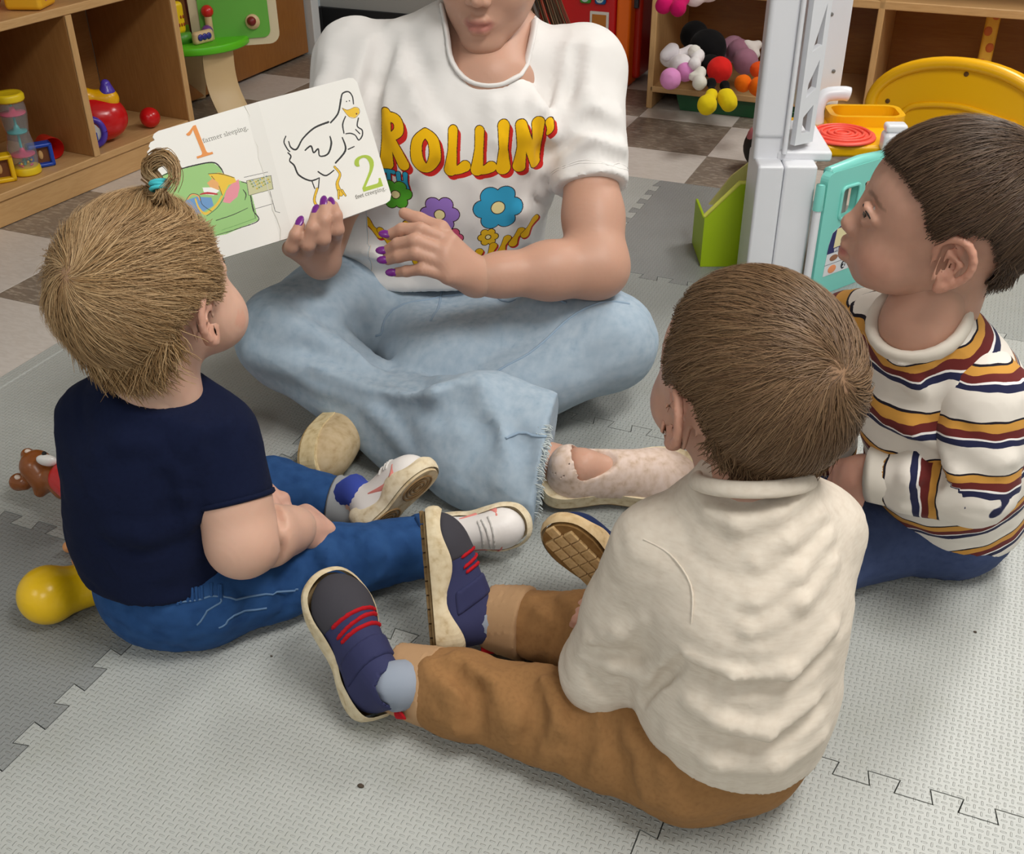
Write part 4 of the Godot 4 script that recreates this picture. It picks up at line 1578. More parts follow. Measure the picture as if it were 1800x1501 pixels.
	part("sock", tube_geo([t1 * Vector3(0, 0.03, 0.025), t1 * Vector3(0, 0.06, 0.02), anl], [0.02, 0.023, 0.028], 14), sock, who, home)
	part("sock", tube_geo([t2 * Vector3(0, 0.03, 0.025), t2 * Vector3(0, 0.055, 0.02), anr], [0.02, 0.023, 0.030], 14), cloth(rgb(222, 220, 218), 0.9), who, home)
	# head, bare arms, hands
	var ht := frame(head_at, Vector3(-0.03, 0.08, -0.99), Vector3(-0.06, 1, 0))
	var body := toddler_head(ht, 1.04, skin, 0.0, 0.0036, 1.3)
	body_under(body, [[[pelvis, waist, chest, top, neck, head_at + Vector3(0, -0.05, 0)], [0.070, 0.072, 0.070, 0.050, 0.042, 0.040]], [[top, shl, ell, wrl], [0.04, 0.032, 0.030, 0.023]],
		[[pelvis, hipl, knl, anl, t1 * Vector3(0, 0.03, 0.03)], [0.05, 0.042, 0.032, 0.024, 0.02]], [[pelvis, hipr, knr, anr, t2 * Vector3(0, 0.03, 0.03)], [0.05, 0.042, 0.032, 0.024, 0.02]]], skin)
	var fa := field_round([shr, elr, wrr], 0.08, 0.0045)
	fa.path([top.lerp(shr, 0.6), shr, shr.lerp(elr, 0.6), elr, elr.lerp(wrr, 0.45), elr.lerp(wrr, 0.85), wrr], [0.03, 0.036, 0.041, 0.0405, 0.036, 0.028, 0.026], 0.012)
	fa.fold([Vector3(-0.0344, 0.1807, 2.2456), Vector3(-0.0054, 0.1707, 2.2657), Vector3(-0.0102, 0.1306, 2.2696)], 0.006, -0.002, 0.006)
	fa.mesh_into(body)
	body.paint(skin)
	small_hand(body, wrr, (Vector3(-0.0126, 0.0932, 2.1161) - wrr).normalized(), Vector3(0.15, 0.8, 0.5), skin, -1.0, 1.75, 1.2)
	small_hand(body, wrl, (Vector3(-0.0936, 0.0814, 2.1591) - wrl).normalized(), Vector3(0.5, 0.35, 0.8), skin, 1.0, 0.4)
	part("body", body, skin_mat(), who, home)
	add_eyes(home * ht, 1.04, who, rgb(86, 110, 130))
	var tie := Vector3(0.05, 0.80, 0.52).normalized()
	var comb := func(up: Vector3, away: Vector3) -> Vector3:
		var near := up.dot(tie)
		if near > 0.62 and up.z > -0.2:
			var to := (tie - up * near)
			if to.length() > 0.01:
				return away.lerp(to.normalized(), smoothstep(0.62, 0.80, near) * 0.95)
		return away
	var tones := [Color(0.25, 0.138, 0.058), Color(0.34, 0.20, 0.088), Color(0.44, 0.275, 0.132), Color(0.60, 0.41, 0.22)]
	var rad := Vector3(0.0765, 0.0795, 0.0945) * 1.04
	var mid := Vector3(0, 0.02, -0.012) * 1.04
	var hair := hair_of({"seed": 14, "rad": rad, "mid": mid, "whorl": Vector3(0.10, 0.56, -0.80), "front": 0.50, "nape": -0.86, "side": -0.14, "temple": 0.30,
		"count": 15000, "length": 0.058, "lift": 0.0036, "width": 0.00054, "scalp": Color(0.48, 0.29, 0.18), "mess": 0.09, "swirl": 0.35, "comb": comb, "curl": 0.10, "hang": 0.35, "wisps": 2600, "tail": 0.044, "tones": tones})
	# the tuft: strands drawn up through the band, then over in a loop
	var rng := RandomNumberGenerator.new()
	rng.seed = 5
	var inv := ht.affine_inverse()
	var root := mid + tie * rad * 1.02
	var loop := [root, inv * Vector3(-0.1065, 0.5462, 2.2314), inv * Vector3(-0.1112, 0.5593, 2.2245), inv * Vector3(-0.1223, 0.5681, 2.2232), inv * Vector3(-0.1198, 0.5779, 2.2218), inv * Vector3(-0.1059, 0.5838, 2.2182), inv * Vector3(-0.0941, 0.5761, 2.2185), inv * Vector3(-0.0905, 0.5655, 2.2242), inv * Vector3(-0.0950, 0.5559, 2.2327)]
	for k in 150:
		var sway := Vector3(rng.randf_range(-1, 1), rng.randf_range(-1, 1), rng.randf_range(-1, 1))
		var pts := []
		var last := rng.randi_range(5, 8)
		for i in last + 1:
			var w: float = [0.016, 0.006, 0.0042, 0.006, 0.007, 0.007, 0.006, 0.006, 0.008][i]
			pts.append(loop[i] + sway * w)
		var tg := tube_geo(smooth_line(pts, 3), wid_of(range(last + 1).map(func(i): return 0.0007 * (1.0 - 0.07 * i)), 3), 3, false)
		tg.paint(tones[k % 4])
		hair.join(tg)
	var hm := part("hair", hair, hair_mat(), who, home * ht)
	var tied: Vector3 = loop[2].lerp(loop[1], 0.25)
	var tb := basis_on(loop[2] - loop[1])
	var band := []
	for a in 37:
		var th := TAU * a / 12.0
		band.append(tied + tb * Vector3(cos(th) * 0.0085, 0.0035 * sin(th * 0.34 + 0.6), sin(th) * 0.0085))
	part("hair_tie", tube_geo(band, [0.0022], 7), cloth(rgb(78, 196, 206), 0.6), hm)


func stripe_tex() -> ImageTexture:
	# one repeat of the knitted stripe: thin black, ochre, maroon, thin white, navy, then cream
	var im := Image.create(8, 256, false, Image.FORMAT_RGB8)
	im.fill(rgb(232, 224, 214))
	var y := 0
	for q in [[9, rgb(34, 30, 40)], [38, rgb(206, 150, 70)], [38, rgb(104, 42, 40)], [10, rgb(236, 232, 228)], [30, rgb(40, 42, 72)]]:
		im.fill_rect(Rect2i(0, y, 8, q[0]), q[1])
		y += q[0]
	return ImageTexture.create_from_image(im)


func along(g: Geo, from_v: int, p: Array, per: float, wave: FastNoiseLite, start := 0.0) -> void:
	# stripes run round a limb: v counts the distance along a line of joints
	g.uv.resize(g.v.size())
	for i in range(from_v, g.v.size()):
		var best := 1e9
		var at := 0.0
		var run := 0.0
		for k in p.size() - 1:
			var a: Vector3 = p[k]
			var b: Vector3 = p[k + 1]
			var ab := b - a
			var l := ab.length()
			var t := (g.v[i] - a).dot(ab) / (l * l)
			var lo := -9.0 if k == 0 else 0.0
			var hi := 9.0 if k == p.size() - 2 else 1.0
			t = clampf(t, lo, hi)
			var dd := g.v[i].distance_to(a + ab * t)
			if dd < best:
				best = dd
				at = run + t * l
			run += l
		at += 0.004 * wave.get_noise_3dv(g.v[i])
		g.uv[i] = Vector2(0.5, at / per + start)


func child_in_stripes() -> void:
	var who := thing("person", "dark-haired toddler in profile in a cream shirt with ochre, maroon and navy stripes", "person", Vector3(0.7121, -0.0000, 1.7148))
	var home := who.transform.affine_inverse()
	var skin := Color(0.56, 0.31, 0.225)
	var pelvis := Vector3(0.7056, 0.0850, 1.7819)
	var waist := Vector3(0.6868, 0.1800, 1.8165)
	var chest := Vector3(0.6605, 0.2750, 1.8509)
	var top := Vector3(0.6372, 0.3400, 1.8692)
	var neck := Vector3(0.6226, 0.3850, 1.8941)
	var shl := Vector3(0.7006, 0.3303, 1.9031)
	var shr := Vector3(0.5510, 0.3428, 1.8174)
	var ell := Vector3(0.7151, 0.2170, 1.9298)
	var wrl := Vector3(0.6064, 0.1942, 1.9150)
	var elr := Vector3(0.5251, 0.1807, 1.7984)
	var wrr := Vector3(0.5436, 0.1055, 1.7777)
	var hipl := Vector3(0.6946, 0.0700, 1.8009)
	var knl := Vector3(0.5690, 0.0620, 1.9150)
	var anl := Vector3(0.3760, 0.0550, 1.9775)
	var hipr := Vector3(0.6459, 0.0700, 1.7455)
	var knr := Vector3(0.5501, 0.0620, 1.8018)
	var anr := Vector3(0.4552, 0.0550, 1.7875)
	var side := (shr - shl).normalized()
	var wave := noise(22.0, 48, 2)
	var st := cloth(Color.WHITE, 0.92)
	st.albedo_texture = stripe_tex()
	var per := 0.060
	# body of the shirt
	var f := field_round([pelvis, waist, chest, top, neck, shl, shr], 0.12, 0.005)
	f.path([pelvis + Vector3(0, 0.01, 0), waist, chest, top], [0.095, 0.092, 0.090, 0.066], 0.03)
	f.cone(shl + side * 0.03, shr - side * 0.03, 0.050, 0.050, 0.03)
	f.cone(top, neck, 0.060, 0.050, 0.02)
	for q in [[[Vector3(0.5982, 0.3500, 1.9338), Vector3(0.6278, 0.3387, 1.9674), Vector3(0.6757, 0.3334, 1.9762)], 0.014, 0.005], [[Vector3(0.5898, 0.2869, 1.9293), Vector3(0.6379, 0.2811, 1.9641), Vector3(0.6807, 0.2703, 1.9530)], 0.014, 0.006], [[Vector3(0.5944, 0.2542, 1.9240), Vector3(0.6373, 0.2487, 1.9608), Vector3(0.6711, 0.2539, 1.9427)], 0.010, -0.005],
			[[Vector3(0.6758, 0.3885, 1.9769), Vector3(0.6617, 0.3539, 1.9939), Vector3(0.6646, 0.3024, 1.9765)], 0.012, -0.006], [[Vector3(0.5885, 0.3779, 1.8930), Vector3(0.6131, 0.3653, 1.9297), Vector3(0.6450, 0.3690, 1.9649)], 0.012, 0.004]]:
		f.fold(q[0], q[1], q[2])
	f.crumple(noise(14.0, 58, 2), Basis(Vector3(1, 0.2, 0), Vector3(0.1, 1.8, 0), Vector3(0, 0.3, 1)), 0.003, 0.5)
	f.cut(neck + (neck - top).normalized() * 0.010, (neck - top).normalized(), 0.09)
	f.cone(neck + Vector3(0, 0.006, 0), neck + (neck - top) * 2.0, 0.042, 0.046, 0.006, Vector3.ZERO, 1.0, true)
	f.cut(Vector3(0.7247, 0.0550, 1.7869), Vector3(0, -1, 0))
	var g := f.geo()
	along(g, 0, [neck + Vector3(0, 0.01, 0), pelvis], per, wave, 0.80)
	var shirt := part("shirt", g, st, who, home)
	# sleeves
	for q in [[shl, ell, wrl], [shr, elr, wrr]]:
		f = field_round(q, 0.075, 0.0045)
		f.path([q[0].lerp(top, 0.2), q[0].lerp(q[1], 0.12), q[0].lerp(q[1], 0.5), q[1], q[1].lerp(q[2], 0.5), q[2]], [0.044, 0.047, 0.047, 0.044, 0.039, 0.034], 0.02)
		if q[0] == shl:
			for w in [[[Vector3(0.6884, 0.2861, 1.9389), Vector3(0.7210, 0.2700, 1.9359), Vector3(0.7504, 0.2641, 1.9015)], 0.012, 0.005], [[Vector3(0.6932, 0.2591, 1.9296), Vector3(0.7225, 0.2317, 1.9229), Vector3(0.7470, 0.2259, 1.9035)], 0.010, -0.006], [[Vector3(0.6734, 0.2650, 1.9598), Vector3(0.6838, 0.2496, 1.9788), Vector3(0.6815, 0.2109, 1.9678)], 0.011, 0.005], [[Vector3(0.6594, 0.2540, 1.9477), Vector3(0.6673, 0.2382, 1.9680), Vector3(0.6645, 0.1991, 1.9575)], 0.009, -0.005], [[Vector3(0.6413, 0.2456, 1.9354), Vector3(0.6472, 0.2268, 1.9587), Vector3(0.6461, 0.1901, 1.9458)], 0.011, 0.005]]:
				f.fold(w[0], w[1], w[2])
		f.crumple(noise(20.0, 59, 2), Basis(Vector3(1, 0.2, 0), Vector3(0.1, 1.6, 0), Vector3(0, 0.3, 1)), 0.0026, 0.5)
		var d: Vector3 = (q[2] - q[1]).normalized()
		f.cut(q[2] - d * 0.016, d)
		g = f.geo()
		along(g, 0, [q[0], q[1], q[2]], per, wave, 0.55)
		var sl := part("sleeve", g, st, shirt)
		part("cuff", tube_geo([q[2] - d * 0.036, q[2] - d * 0.030, q[2] - d * 0.006, q[2] + d * 0.003, q[2] + d * 0.002], [0.0345, 0.0375, 0.0350, 0.0340, 0.027], 24), cloth(rgb(230, 222, 210), 0.92), sl)
	var band := []
	var nb := basis_on((neck - top).normalized())
	for a in 25:
		band.append(neck + (neck - top).normalized() * 0.006 + nb * (Vector3(cos(TAU * a / 24), 0, sin(TAU * a / 24)) * 0.0495))
	part("neckband", tube_geo(band, [0.0115], 10, false, 0.62), cloth(rgb(226, 217, 204), 0.92), shirt)
	# trousers
	f = field_round([pelvis, hipr, knr, anr, hipl, knl, anl], 0.115, 0.0055)
	f.cone(pelvis + Vector3(0, -0.008, 0), pelvis + Vector3(0, -0.008, 0.01), 0.085, 0.085, 0.03)
	f.path([pelvis, hipl, knl, anl], [0.072, 0.062, 0.050, 0.038], 0.02)
	f.path([pelvis, hipr, knr, anr], [0.072, 0.060, 0.050, 0.038], 0.02)
	for q in [[[Vector3(0.5915, 0.1403, 1.9134), Vector3(0.6100, 0.1176, 1.9468), Vector3(0.6100, 0.0641, 1.9578)], 0.012, 0.006], [[Vector3(0.6043, 0.1402, 1.9080), Vector3(0.6257, 0.1175, 1.9401), Vector3(0.6277, 0.0699, 1.9463)], 0.010, -0.005]]:
		f.fold(q[0], q[1], q[2])
	f.crumple(noise(20.0, 68, 2), Basis(Vector3(1.6, 0.2, 0), Vector3(0.1, 1.2, 0), Vector3(0, 0.3, 1)), 0.003, 0.6)
	f.cut(Vector3(pelvis.x, 0.0125, pelvis.z), Vector3.DOWN)
	var blue := cloth(rgb(70, 82, 116), 0.95)
	blue.albedo_texture = noise_tex(128, 0.07, 65, [rgb(205, 210, 220), rgb(240, 242, 248), rgb(255, 255, 255)], 4)
	blue.uv1_triplanar = true
	blue.uv1_scale = Vector3(9, 9, 9)
	part("trousers", f.geo(), blue, who, home)
	# shoes: pale blocked soles, navy straps
	var look := {"upper": cloth(rgb(30, 44, 84), 0.75), "midsole": set_tint(M.grubby, rgb(226, 200, 160)), "outsole": set_tint(M.grubby, rgb(150, 116, 72)), "lugs": set_tint(M.grubby, rgb(222, 190, 142)), "strap": cloth(rgb(36, 52, 96), 0.7)}
	var t1 := shoe_frame(Vector3(0.3636, 0.0460, 2.0494), Vector3(0.2761, 0.1450, 2.0704), Vector3(0.30, -0.28, -0.88))
	trainer(who, home, t1, 0.156, look)
	var t2 := shoe_frame(Vector3(0.4551, 0.0544, 1.7866), Vector3(0.4133, 0.0838, 1.7587), Vector3(0.7, 0.2, -0.6))
	trainer(who, home, t2, 0.148, look)
	# head, hands
	var HS := 1.03
	var ht := frame(Vector3.ZERO, Vector3(-0.97, 0.13, 0.10), Vector3(0.0, 1, 0.05))
	ht.origin = Vector3(0.6421, 0.4838, 1.9580) - ht.basis * (Vector3(0.078, -0.016, -0.012) * HS)
	var head_at := ht.origin
	var body := toddler_head(ht, HS, skin, 0.002, 0.0026)
	body_under(body, [[[pelvis, waist, chest, top, neck, head_at + Vector3(0.01, -0.06, 0)], [0.070, 0.072, 0.070, 0.050, 0.040, 0.042]], [[top, shl, ell, wrl], [0.04, 0.026, 0.028, 0.023]], [[top, shr, elr, wrr], [0.04, 0.026, 0.028, 0.023]],
		[[pelvis, hipl, knl, anl, t1 * Vector3(0, 0.03, 0.03)], [0.05, 0.045, 0.034, 0.024, 0.022]], [[pelvis, hipr, knr, anr, t2 * Vector3(0, 0.03, 0.03)], [0.05, 0.045, 0.034, 0.024, 0.022]]], skin)
	small_hand(body, wrl + (wrl - ell).normalized() * 0.008, (Vector3(0.5566, 0.1418, 1.8888) - wrl).normalized(), Vector3(0.25, 0.8, 0.5), skin, 1.0, 0.8, 1.12)
	small_hand(body, wrr, (Vector3(0.5681, 0.1001, 1.8095) - wrr).normalized(), Vector3(-0.1, 0.9, 0.3), skin, -1.0, 0.5, 1.05)
	part("body", body, skin_mat(), who, home)
	add_eyes(home * ht, HS, who, rgb(44, 30, 22))
	var comb := func(up: Vector3, away: Vector3) -> Vector3:
		return away + Vector3(0, -0.25, 0.35) * smoothstep(-0.2, 0.6, up.z)
	var hair := hair_of({"seed": 24, "rad": Vector3(0.0765, 0.0795, 0.0945) * HS, "mid": Vector3(0, 0.02, -0.012) * HS, "whorl": Vector3(0.05, 0.62, -0.72), "front": 0.44, "nape": -0.84, "wisps": 1200, "tail": 0.022, "side": 0.02,
		"count": 15000, "length": 0.062, "lift": 0.0042, "width": 0.00054, "scalp": skin, "temple": 0.22, "mess": 0.07, "swirl": 0.4, "comb": comb, "hang": 0.3,
		"tones": [Color(0.040, 0.022, 0.014), Color(0.058, 0.032, 0.019), Color(0.085, 0.048, 0.028), Color(0.12, 0.072, 0.042)]})
	part("hair", hair, hair_mat(), who, home * ht)


func stroke(im: Image, p: Array, w: Array, col: Color, grow := 0.0, shift := Vector2.ZERO) -> void:
	# a brush line through points with changing width, in pixels
	var pts := smooth_line(p, 10)
	var n := pts.size()
	for i in n - 1:
		var a: Vector2 = pts[i] + shift
		var b: Vector2 = pts[i + 1] + shift
		var t := float(i) / (n - 1) * (w.size() - 1)
		var r: float = lerpf(w[int(t)], w[mini(int(t) + 1, w.size() - 1)], t - int(t)) * 0.5 + grow
		var m := maxi(1, int(a.distance_to(b) / maxf(1.0, r * 0.4)))
		for k in m:
			dot(im, a.lerp(b, float(k) / m), r, col)
	var last: float = w[-1]
	dot(im, pts[-1] + shift, last * 0.5 + grow, col)


func dot(im: Image, c: Vector2, r: float, col: Color) -> void:
	for y in range(ceili(c.y - r), floori(c.y + r) + 1):
		var e := sqrt(maxf(0.0, r * r - (y - c.y) * (y - c.y)))
		im.fill_rect(Rect2i(roundi(c.x - e), y, maxi(1, roundi(2.0 * e)), 1), col)


func fill_poly(im: Image, poly: Array, col: Color) -> void:
	var y0 := 1e9
	var y1 := -1e9
	for p: Vector2 in poly:
		y0 = minf(y0, p.y)
		y1 = maxf(y1, p.y)
	for y in range(ceili(y0), floori(y1) + 1):
		var xs := []
		for i in poly.size():
			var a: Vector2 = poly[i]
			var b: Vector2 = poly[(i + 1) % poly.size()]
			if (a.y <= y) != (b.y <= y):
				xs.append(a.x + (y - a.y) / (b.y - a.y) * (b.x - a.x))
		xs.sort()
		for k in range(0, xs.size() - 1, 2):
			im.fill_rect(Rect2i(roundi(xs[k]), y, maxi(1, roundi(xs[k + 1] - xs[k])), 1), col)


func shirt_print() -> ImageTexture:
	# groovy yellow lettering with a red drop edge; below it plain flowers
	var im := Image.create(1024, 1024, false, Image.FORMAT_RGB8)
	var white := rgb(232, 228, 225)
	im.fill(white)
	var V := func(x, y): return Vector2(x, y)
	# letters as brush strokes in a box 100 wide and 190 high: [points, widths]
	var letters := {
		"R": [[[V.call(30, 10), V.call(30, 100), V.call(26, 184)], [34, 36, 50]], [[V.call(34, 16), V.call(72, 26), V.call(78, 62), V.call(40, 92)], [26, 32, 34, 24]], [[V.call(48, 92), V.call(72, 140), V.call(92, 184)], [28, 36, 40]]],
		"O": [[[V.call(50, 24), V.call(20, 60), V.call(18, 130), V.call(50, 172), V.call(82, 130), V.call(80, 60), V.call(50, 24)], [28, 40, 46, 34, 46, 40, 28]]],
		"L": [[[V.call(42, 14), V.call(38, 90), V.call(28, 172)], [36, 34, 50]], [[V.call(28, 176), V.call(62, 172), V.call(88, 158)], [34, 34, 44]]],
		"I": [[[V.call(50, 14), V.call(48, 96), V.call(46, 178)], [46, 34, 58]]],
		"N": [[[V.call(24, 20), V.call(26, 100), V.call(16, 178)], [38, 32, 46]], [[V.call(28, 18), V.call(52, 90), V.call(78, 176)], [36, 34, 34]], [[V.call(88, 18), V.call(84, 100), V.call(78, 172)], [46, 32, 30]]],
		"'": [[[V.call(40, 20), V.call(44, 44), V.call(30, 66)], [36, 30, 10]]],
		"T": [[[V.call(10, 24), V.call(50, 18), V.call(90, 24)], [36, 26, 36]], [[V.call(50, 20), V.call(48, 100), V.call(46, 178)], [34, 34, 52]]],
		"H": [[[V.call(22, 14), V.call(24, 96), V.call(18, 178)], [40, 32, 44]], [[V.call(80, 14), V.call(78, 96), V.call(82, 178)], [40, 32, 44]], [[V.call(24, 96), V.call(52, 92), V.call(78, 96)], [28, 24, 28]]],
		"W": [[[V.call(10, 18), V.call(22, 100), V.call(30, 176)], [38, 30, 30]], [[V.call(50, 40), V.call(42, 110), V.call(32, 176)], [30, 28, 30]], [[V.call(50, 40), V.call(60, 110), V.call(68, 176)], [30, 28, 30]], [[V.call(92, 18), V.call(82, 100), V.call(70, 176)], [38, 30, 30]]],
	}
	# word: [letter, x, y, x scale, y scale]
	var rollin := [["R", 205, 295, 0.98, 0.98], ["O", 330, 335, 0.98, 0.90], ["L", 442, 345, 0.90, 0.86], ["L", 540, 345, 0.88, 0.86], ["I", 622, 325, 0.86, 0.92], ["N", 704, 315, 0.98, 0.96], ["'", 800, 318, 0.8, 0.9]]
	var with := [["W", 120, 490, 0.46, 0.42], ["I", 172, 494, 0.40, 0.42], ["T", 212, 498, 0.46, 0.42], ["H", 262, 506, 0.46, 0.42]]
	var ink := rgb(58, 30, 26)
	for word in [[rollin, rgb(240, 186, 22), rgb(206, 44, 40)], [with, rgb(52, 160, 196), rgb(206, 44, 40)]]:
		for pass_ in 3:
			for q in word[0]:
				for s in letters[q[0]]:
					var pts := []
					for p: Vector2 in s[0]:
						pts.append(Vector2(q[1] + p.x * q[3], q[2] + p.y * q[4]))
					var ws := []
					for w in s[1]:
						ws.append(w * minf(q[3], q[4]) * 1.07)
					if pass_ == 0:
						for k in 5:
							stroke(im, pts, ws, word[2], 1.0, Vector2(3.2, 4.2) * k * q[4])
					elif pass_ == 1:
						stroke(im, pts, ws, ink, 2.6)
					else:
						stroke(im, pts, ws, word[1], 0.0)
	# plain round flowers where the shirt carries its picture
	for q in [[255, 600, 62, rgb(92, 178, 52)], [420, 668, 74, rgb(158, 122, 204)], [640, 650, 92, rgb(58, 164, 208)], [300, 745, 40, rgb(238, 190, 40)], [460, 770, 46, rgb(222, 92, 130)], [600, 775, 40, rgb(238, 190, 40)]]:
		for k in 6:
			dot(im, Vector2(q[0], q[1]) + Vector2.from_angle(TAU * k / 6) * q[2] * 0.62, q[2] * 0.42, ink)
		for k in 6:
			dot(im, Vector2(q[0], q[1]) + Vector2.from_angle(TAU * k / 6) * q[2] * 0.62, q[2] * 0.42 - 3.0, q[3])
		dot(im, Vector2(q[0], q[1]), q[2] * 0.62, q[3])
		dot(im, Vector2(q[0], q[1]), q[2] * 0.30, ink)
		dot(im, Vector2(q[0], q[1]), q[2] * 0.30 - 3.0, rgb(246, 232, 170))
	# fragments of the lower line of lettering, curved like a smile
	for k in 13:
		var t := k / 12.0
		var p := Vector2(lerpf(150, 760, t), 760 + 130.0 * sin(t * PI))
		var tilt := lerpf(0.7, -0.7, t)
		var pts := [p + Vector2(0, -34).rotated(-tilt), p, p + Vector2(6, 34).rotated(-tilt)]
		for e in 3:
			stroke(im, pts, [30, 18, 34], rgb(206, 44, 40), 2.0, Vector2(2, 3) * e)
		stroke(im, pts, [30, 18, 34], ink, 2.0)
		stroke(im, pts, [30, 18, 34], rgb(240, 186, 22))
	return ImageTexture.create_from_image(im)


func adult_head(t: Transform3D, skin: Color) -> Geo:
	var f := Field.new(Vector3(-0.105, -0.17, -0.125), Vector3(0.105, 0.14, 0.13), 0.0028)
	f.ball(Vector3(0, 0.035, -0.012), Vector3(0.073, 0.088, 0.092), Basis(), 0.01)
	f.ball(Vector3(0, -0.005, 0.022), Vector3(0.066, 0.080, 0.062), Basis(), 0.03)
	f.ball(Vector3(0, -0.055, 0.020), Vector3(0.054, 0.050, 0.052), Basis(), 0.03)
	for e: float in [-1.0, 1.0]:
		f.cone(Vector3(e * 0.052, -0.045, -0.005), Vector3(e * 0.016, -0.097, 0.056), 0.014, 0.014, 0.03)
		f.ball(Vector3(e * 0.036, -0.028, 0.052), Vector3(0.024, 0.026, 0.022), Basis(), 0.02)
		f.ball(Vector3(e * 0.031, 0.012, 0.088), Vector3(0.019, 0.012, 0.013), Basis(), 0.014, true)
	f.ball(Vector3(0, -0.100, 0.066), Vector3(0.020, 0.015, 0.015), Basis(), 0.022)
	f.cone(Vector3(0, -0.05, -0.02), Vector3(0, -0.16, -0.035), 0.050, 0.050, 0.02)
	f.path([Vector3(0, 0.016, 0.078), Vector3(0, -0.008, 0.090), Vector3(0, -0.026, 0.101)], [0.007, 0.0075, 0.0095], 0.012)
	for e: float in [-1.0, 1.0]:
		f.ball(Vector3(e * 0.0115, -0.031, 0.091), Vector3(0.0075, 0.0065, 0.009), Basis(), 0.006)
		f.ball(Vector3(e * 0.0062, -0.0372, 0.094), Vector3(0.0036, 0.0026, 0.0042), Basis(), 0.003, true)
	f.ball(Vector3(0, -0.062, 0.068), Vector3(0.028, 0.022, 0.018), Basis(), 0.016)
	f.path([Vector3(-0.024, -0.0640, 0.077), Vector3(-0.008, -0.0585, 0.0885), Vector3(0, -0.0600, 0.0895), Vector3(0.008, -0.0585, 0.0885), Vector3(0.024, -0.0640, 0.077)], [0.0022, 0.0052, 0.0050, 0.0052, 0.0022], 0.005)
	f.path([Vector3(-0.021, -0.0665, 0.077), Vector3(-0.007, -0.0725, 0.0865), Vector3(0.007, -0.0725, 0.0865), Vector3(0.021, -0.0665, 0.077)], [0.0022, 0.0062, 0.0062, 0.0022], 0.005)
	f.path([Vector3(-0.025, -0.0648, 0.082), Vector3(0, -0.0655, 0.098), Vector3(0.025, -0.0648, 0.082)], [0.0014, 0.0022, 0.0014], 0.003, Vector3.ZERO, 1.0, true)
	for e: float in [-1.0, 1.0]:
		var tilt := Basis(Vector3.UP, e * 0.4)
		f.ball(Vector3(e * 0.073, -0.006, -0.012), Vector3(0.005, 0.028, 0.017), tilt, 0.006)
		f.path([Vector3(e * 0.069, 0.004, 0.004), Vector3(e * 0.075, 0.022, -0.006), Vector3(e * 0.083, 0.012, -0.026), Vector3(e * 0.079, -0.014, -0.026), Vector3(e * 0.071, -0.034, -0.010)], [0.0034, 0.0038, 0.0040, 0.0038, 0.0062], 0.004)
		f.path([Vector3(e * 0.018, 0.0125, 0.0770), Vector3(e * 0.026, 0.0165, 0.0810), Vector3(e * 0.036, 0.0160, 0.0790), Vector3(e * 0.045, 0.0105, 0.0700)], [0.0030, 0.0034, 0.0034, 0.0030], 0.006)
		f.path([Vector3(e * 0.018, 0.0105, 0.0770), Vector3(e * 0.027, 0.0035, 0.0790), Vector3(e * 0.036, 0.0035, 0.0775), Vector3(e * 0.045, 0.0095, 0.0700)], [0.0026, 0.0028, 0.0028, 0.0026], 0.007)
	var g := f.geo()
	g.c.resize(g.v.size())
	for i in g.v.size():
		var p := g.v[i]
		var col := skin
		var lip := clampf(1.0 - Vector3(p.x / 0.0265, (p.y + 0.0655) / 0.0130, (p.z - 0.087) / 0.015).length(), 0.0, 1.0)
		col = col.lerp(Color(0.42, 0.14, 0.12), clampf(lip * 2.6, 0.0, 0.8))
		var brow := Vector2((absf(p.x) - 0.033) / 0.024, (p.y - 0.034 + absf(absf(p.x) - 0.030) * 0.2) / 0.004)
		if p.z > 0.05 and brow.length() < 1.0:
			col = col.lerp(Color(0.10, 0.06, 0.035), 0.8)
		g.c[i] = col
	g.move(t)
	return g


func finger(f: Field, p: Array, r0: float, r1: float, k := 0.004) -> void:
	var r := []
	for i in p.size():
		r.append(lerpf(r0, r1, float(i) / (p.size() - 1)))
	f.path(p, r, k)


func nail(who: Node3D, home: Transform3D, tip: Vector3, ahead: Vector3, out: Vector3, m: Material) -> void:
	var z := ahead.normalized()
	var y := (out - z * out.dot(z)).normalized()
	part("fingernail", ball_geo(Vector3.ZERO, Vector3(0.0058, 0.0026, 0.0105), Basis(), 12), m, who, home * Transform3D(Basis(y.cross(z), y, z), tip + y * 0.0058 + z * 0.002))


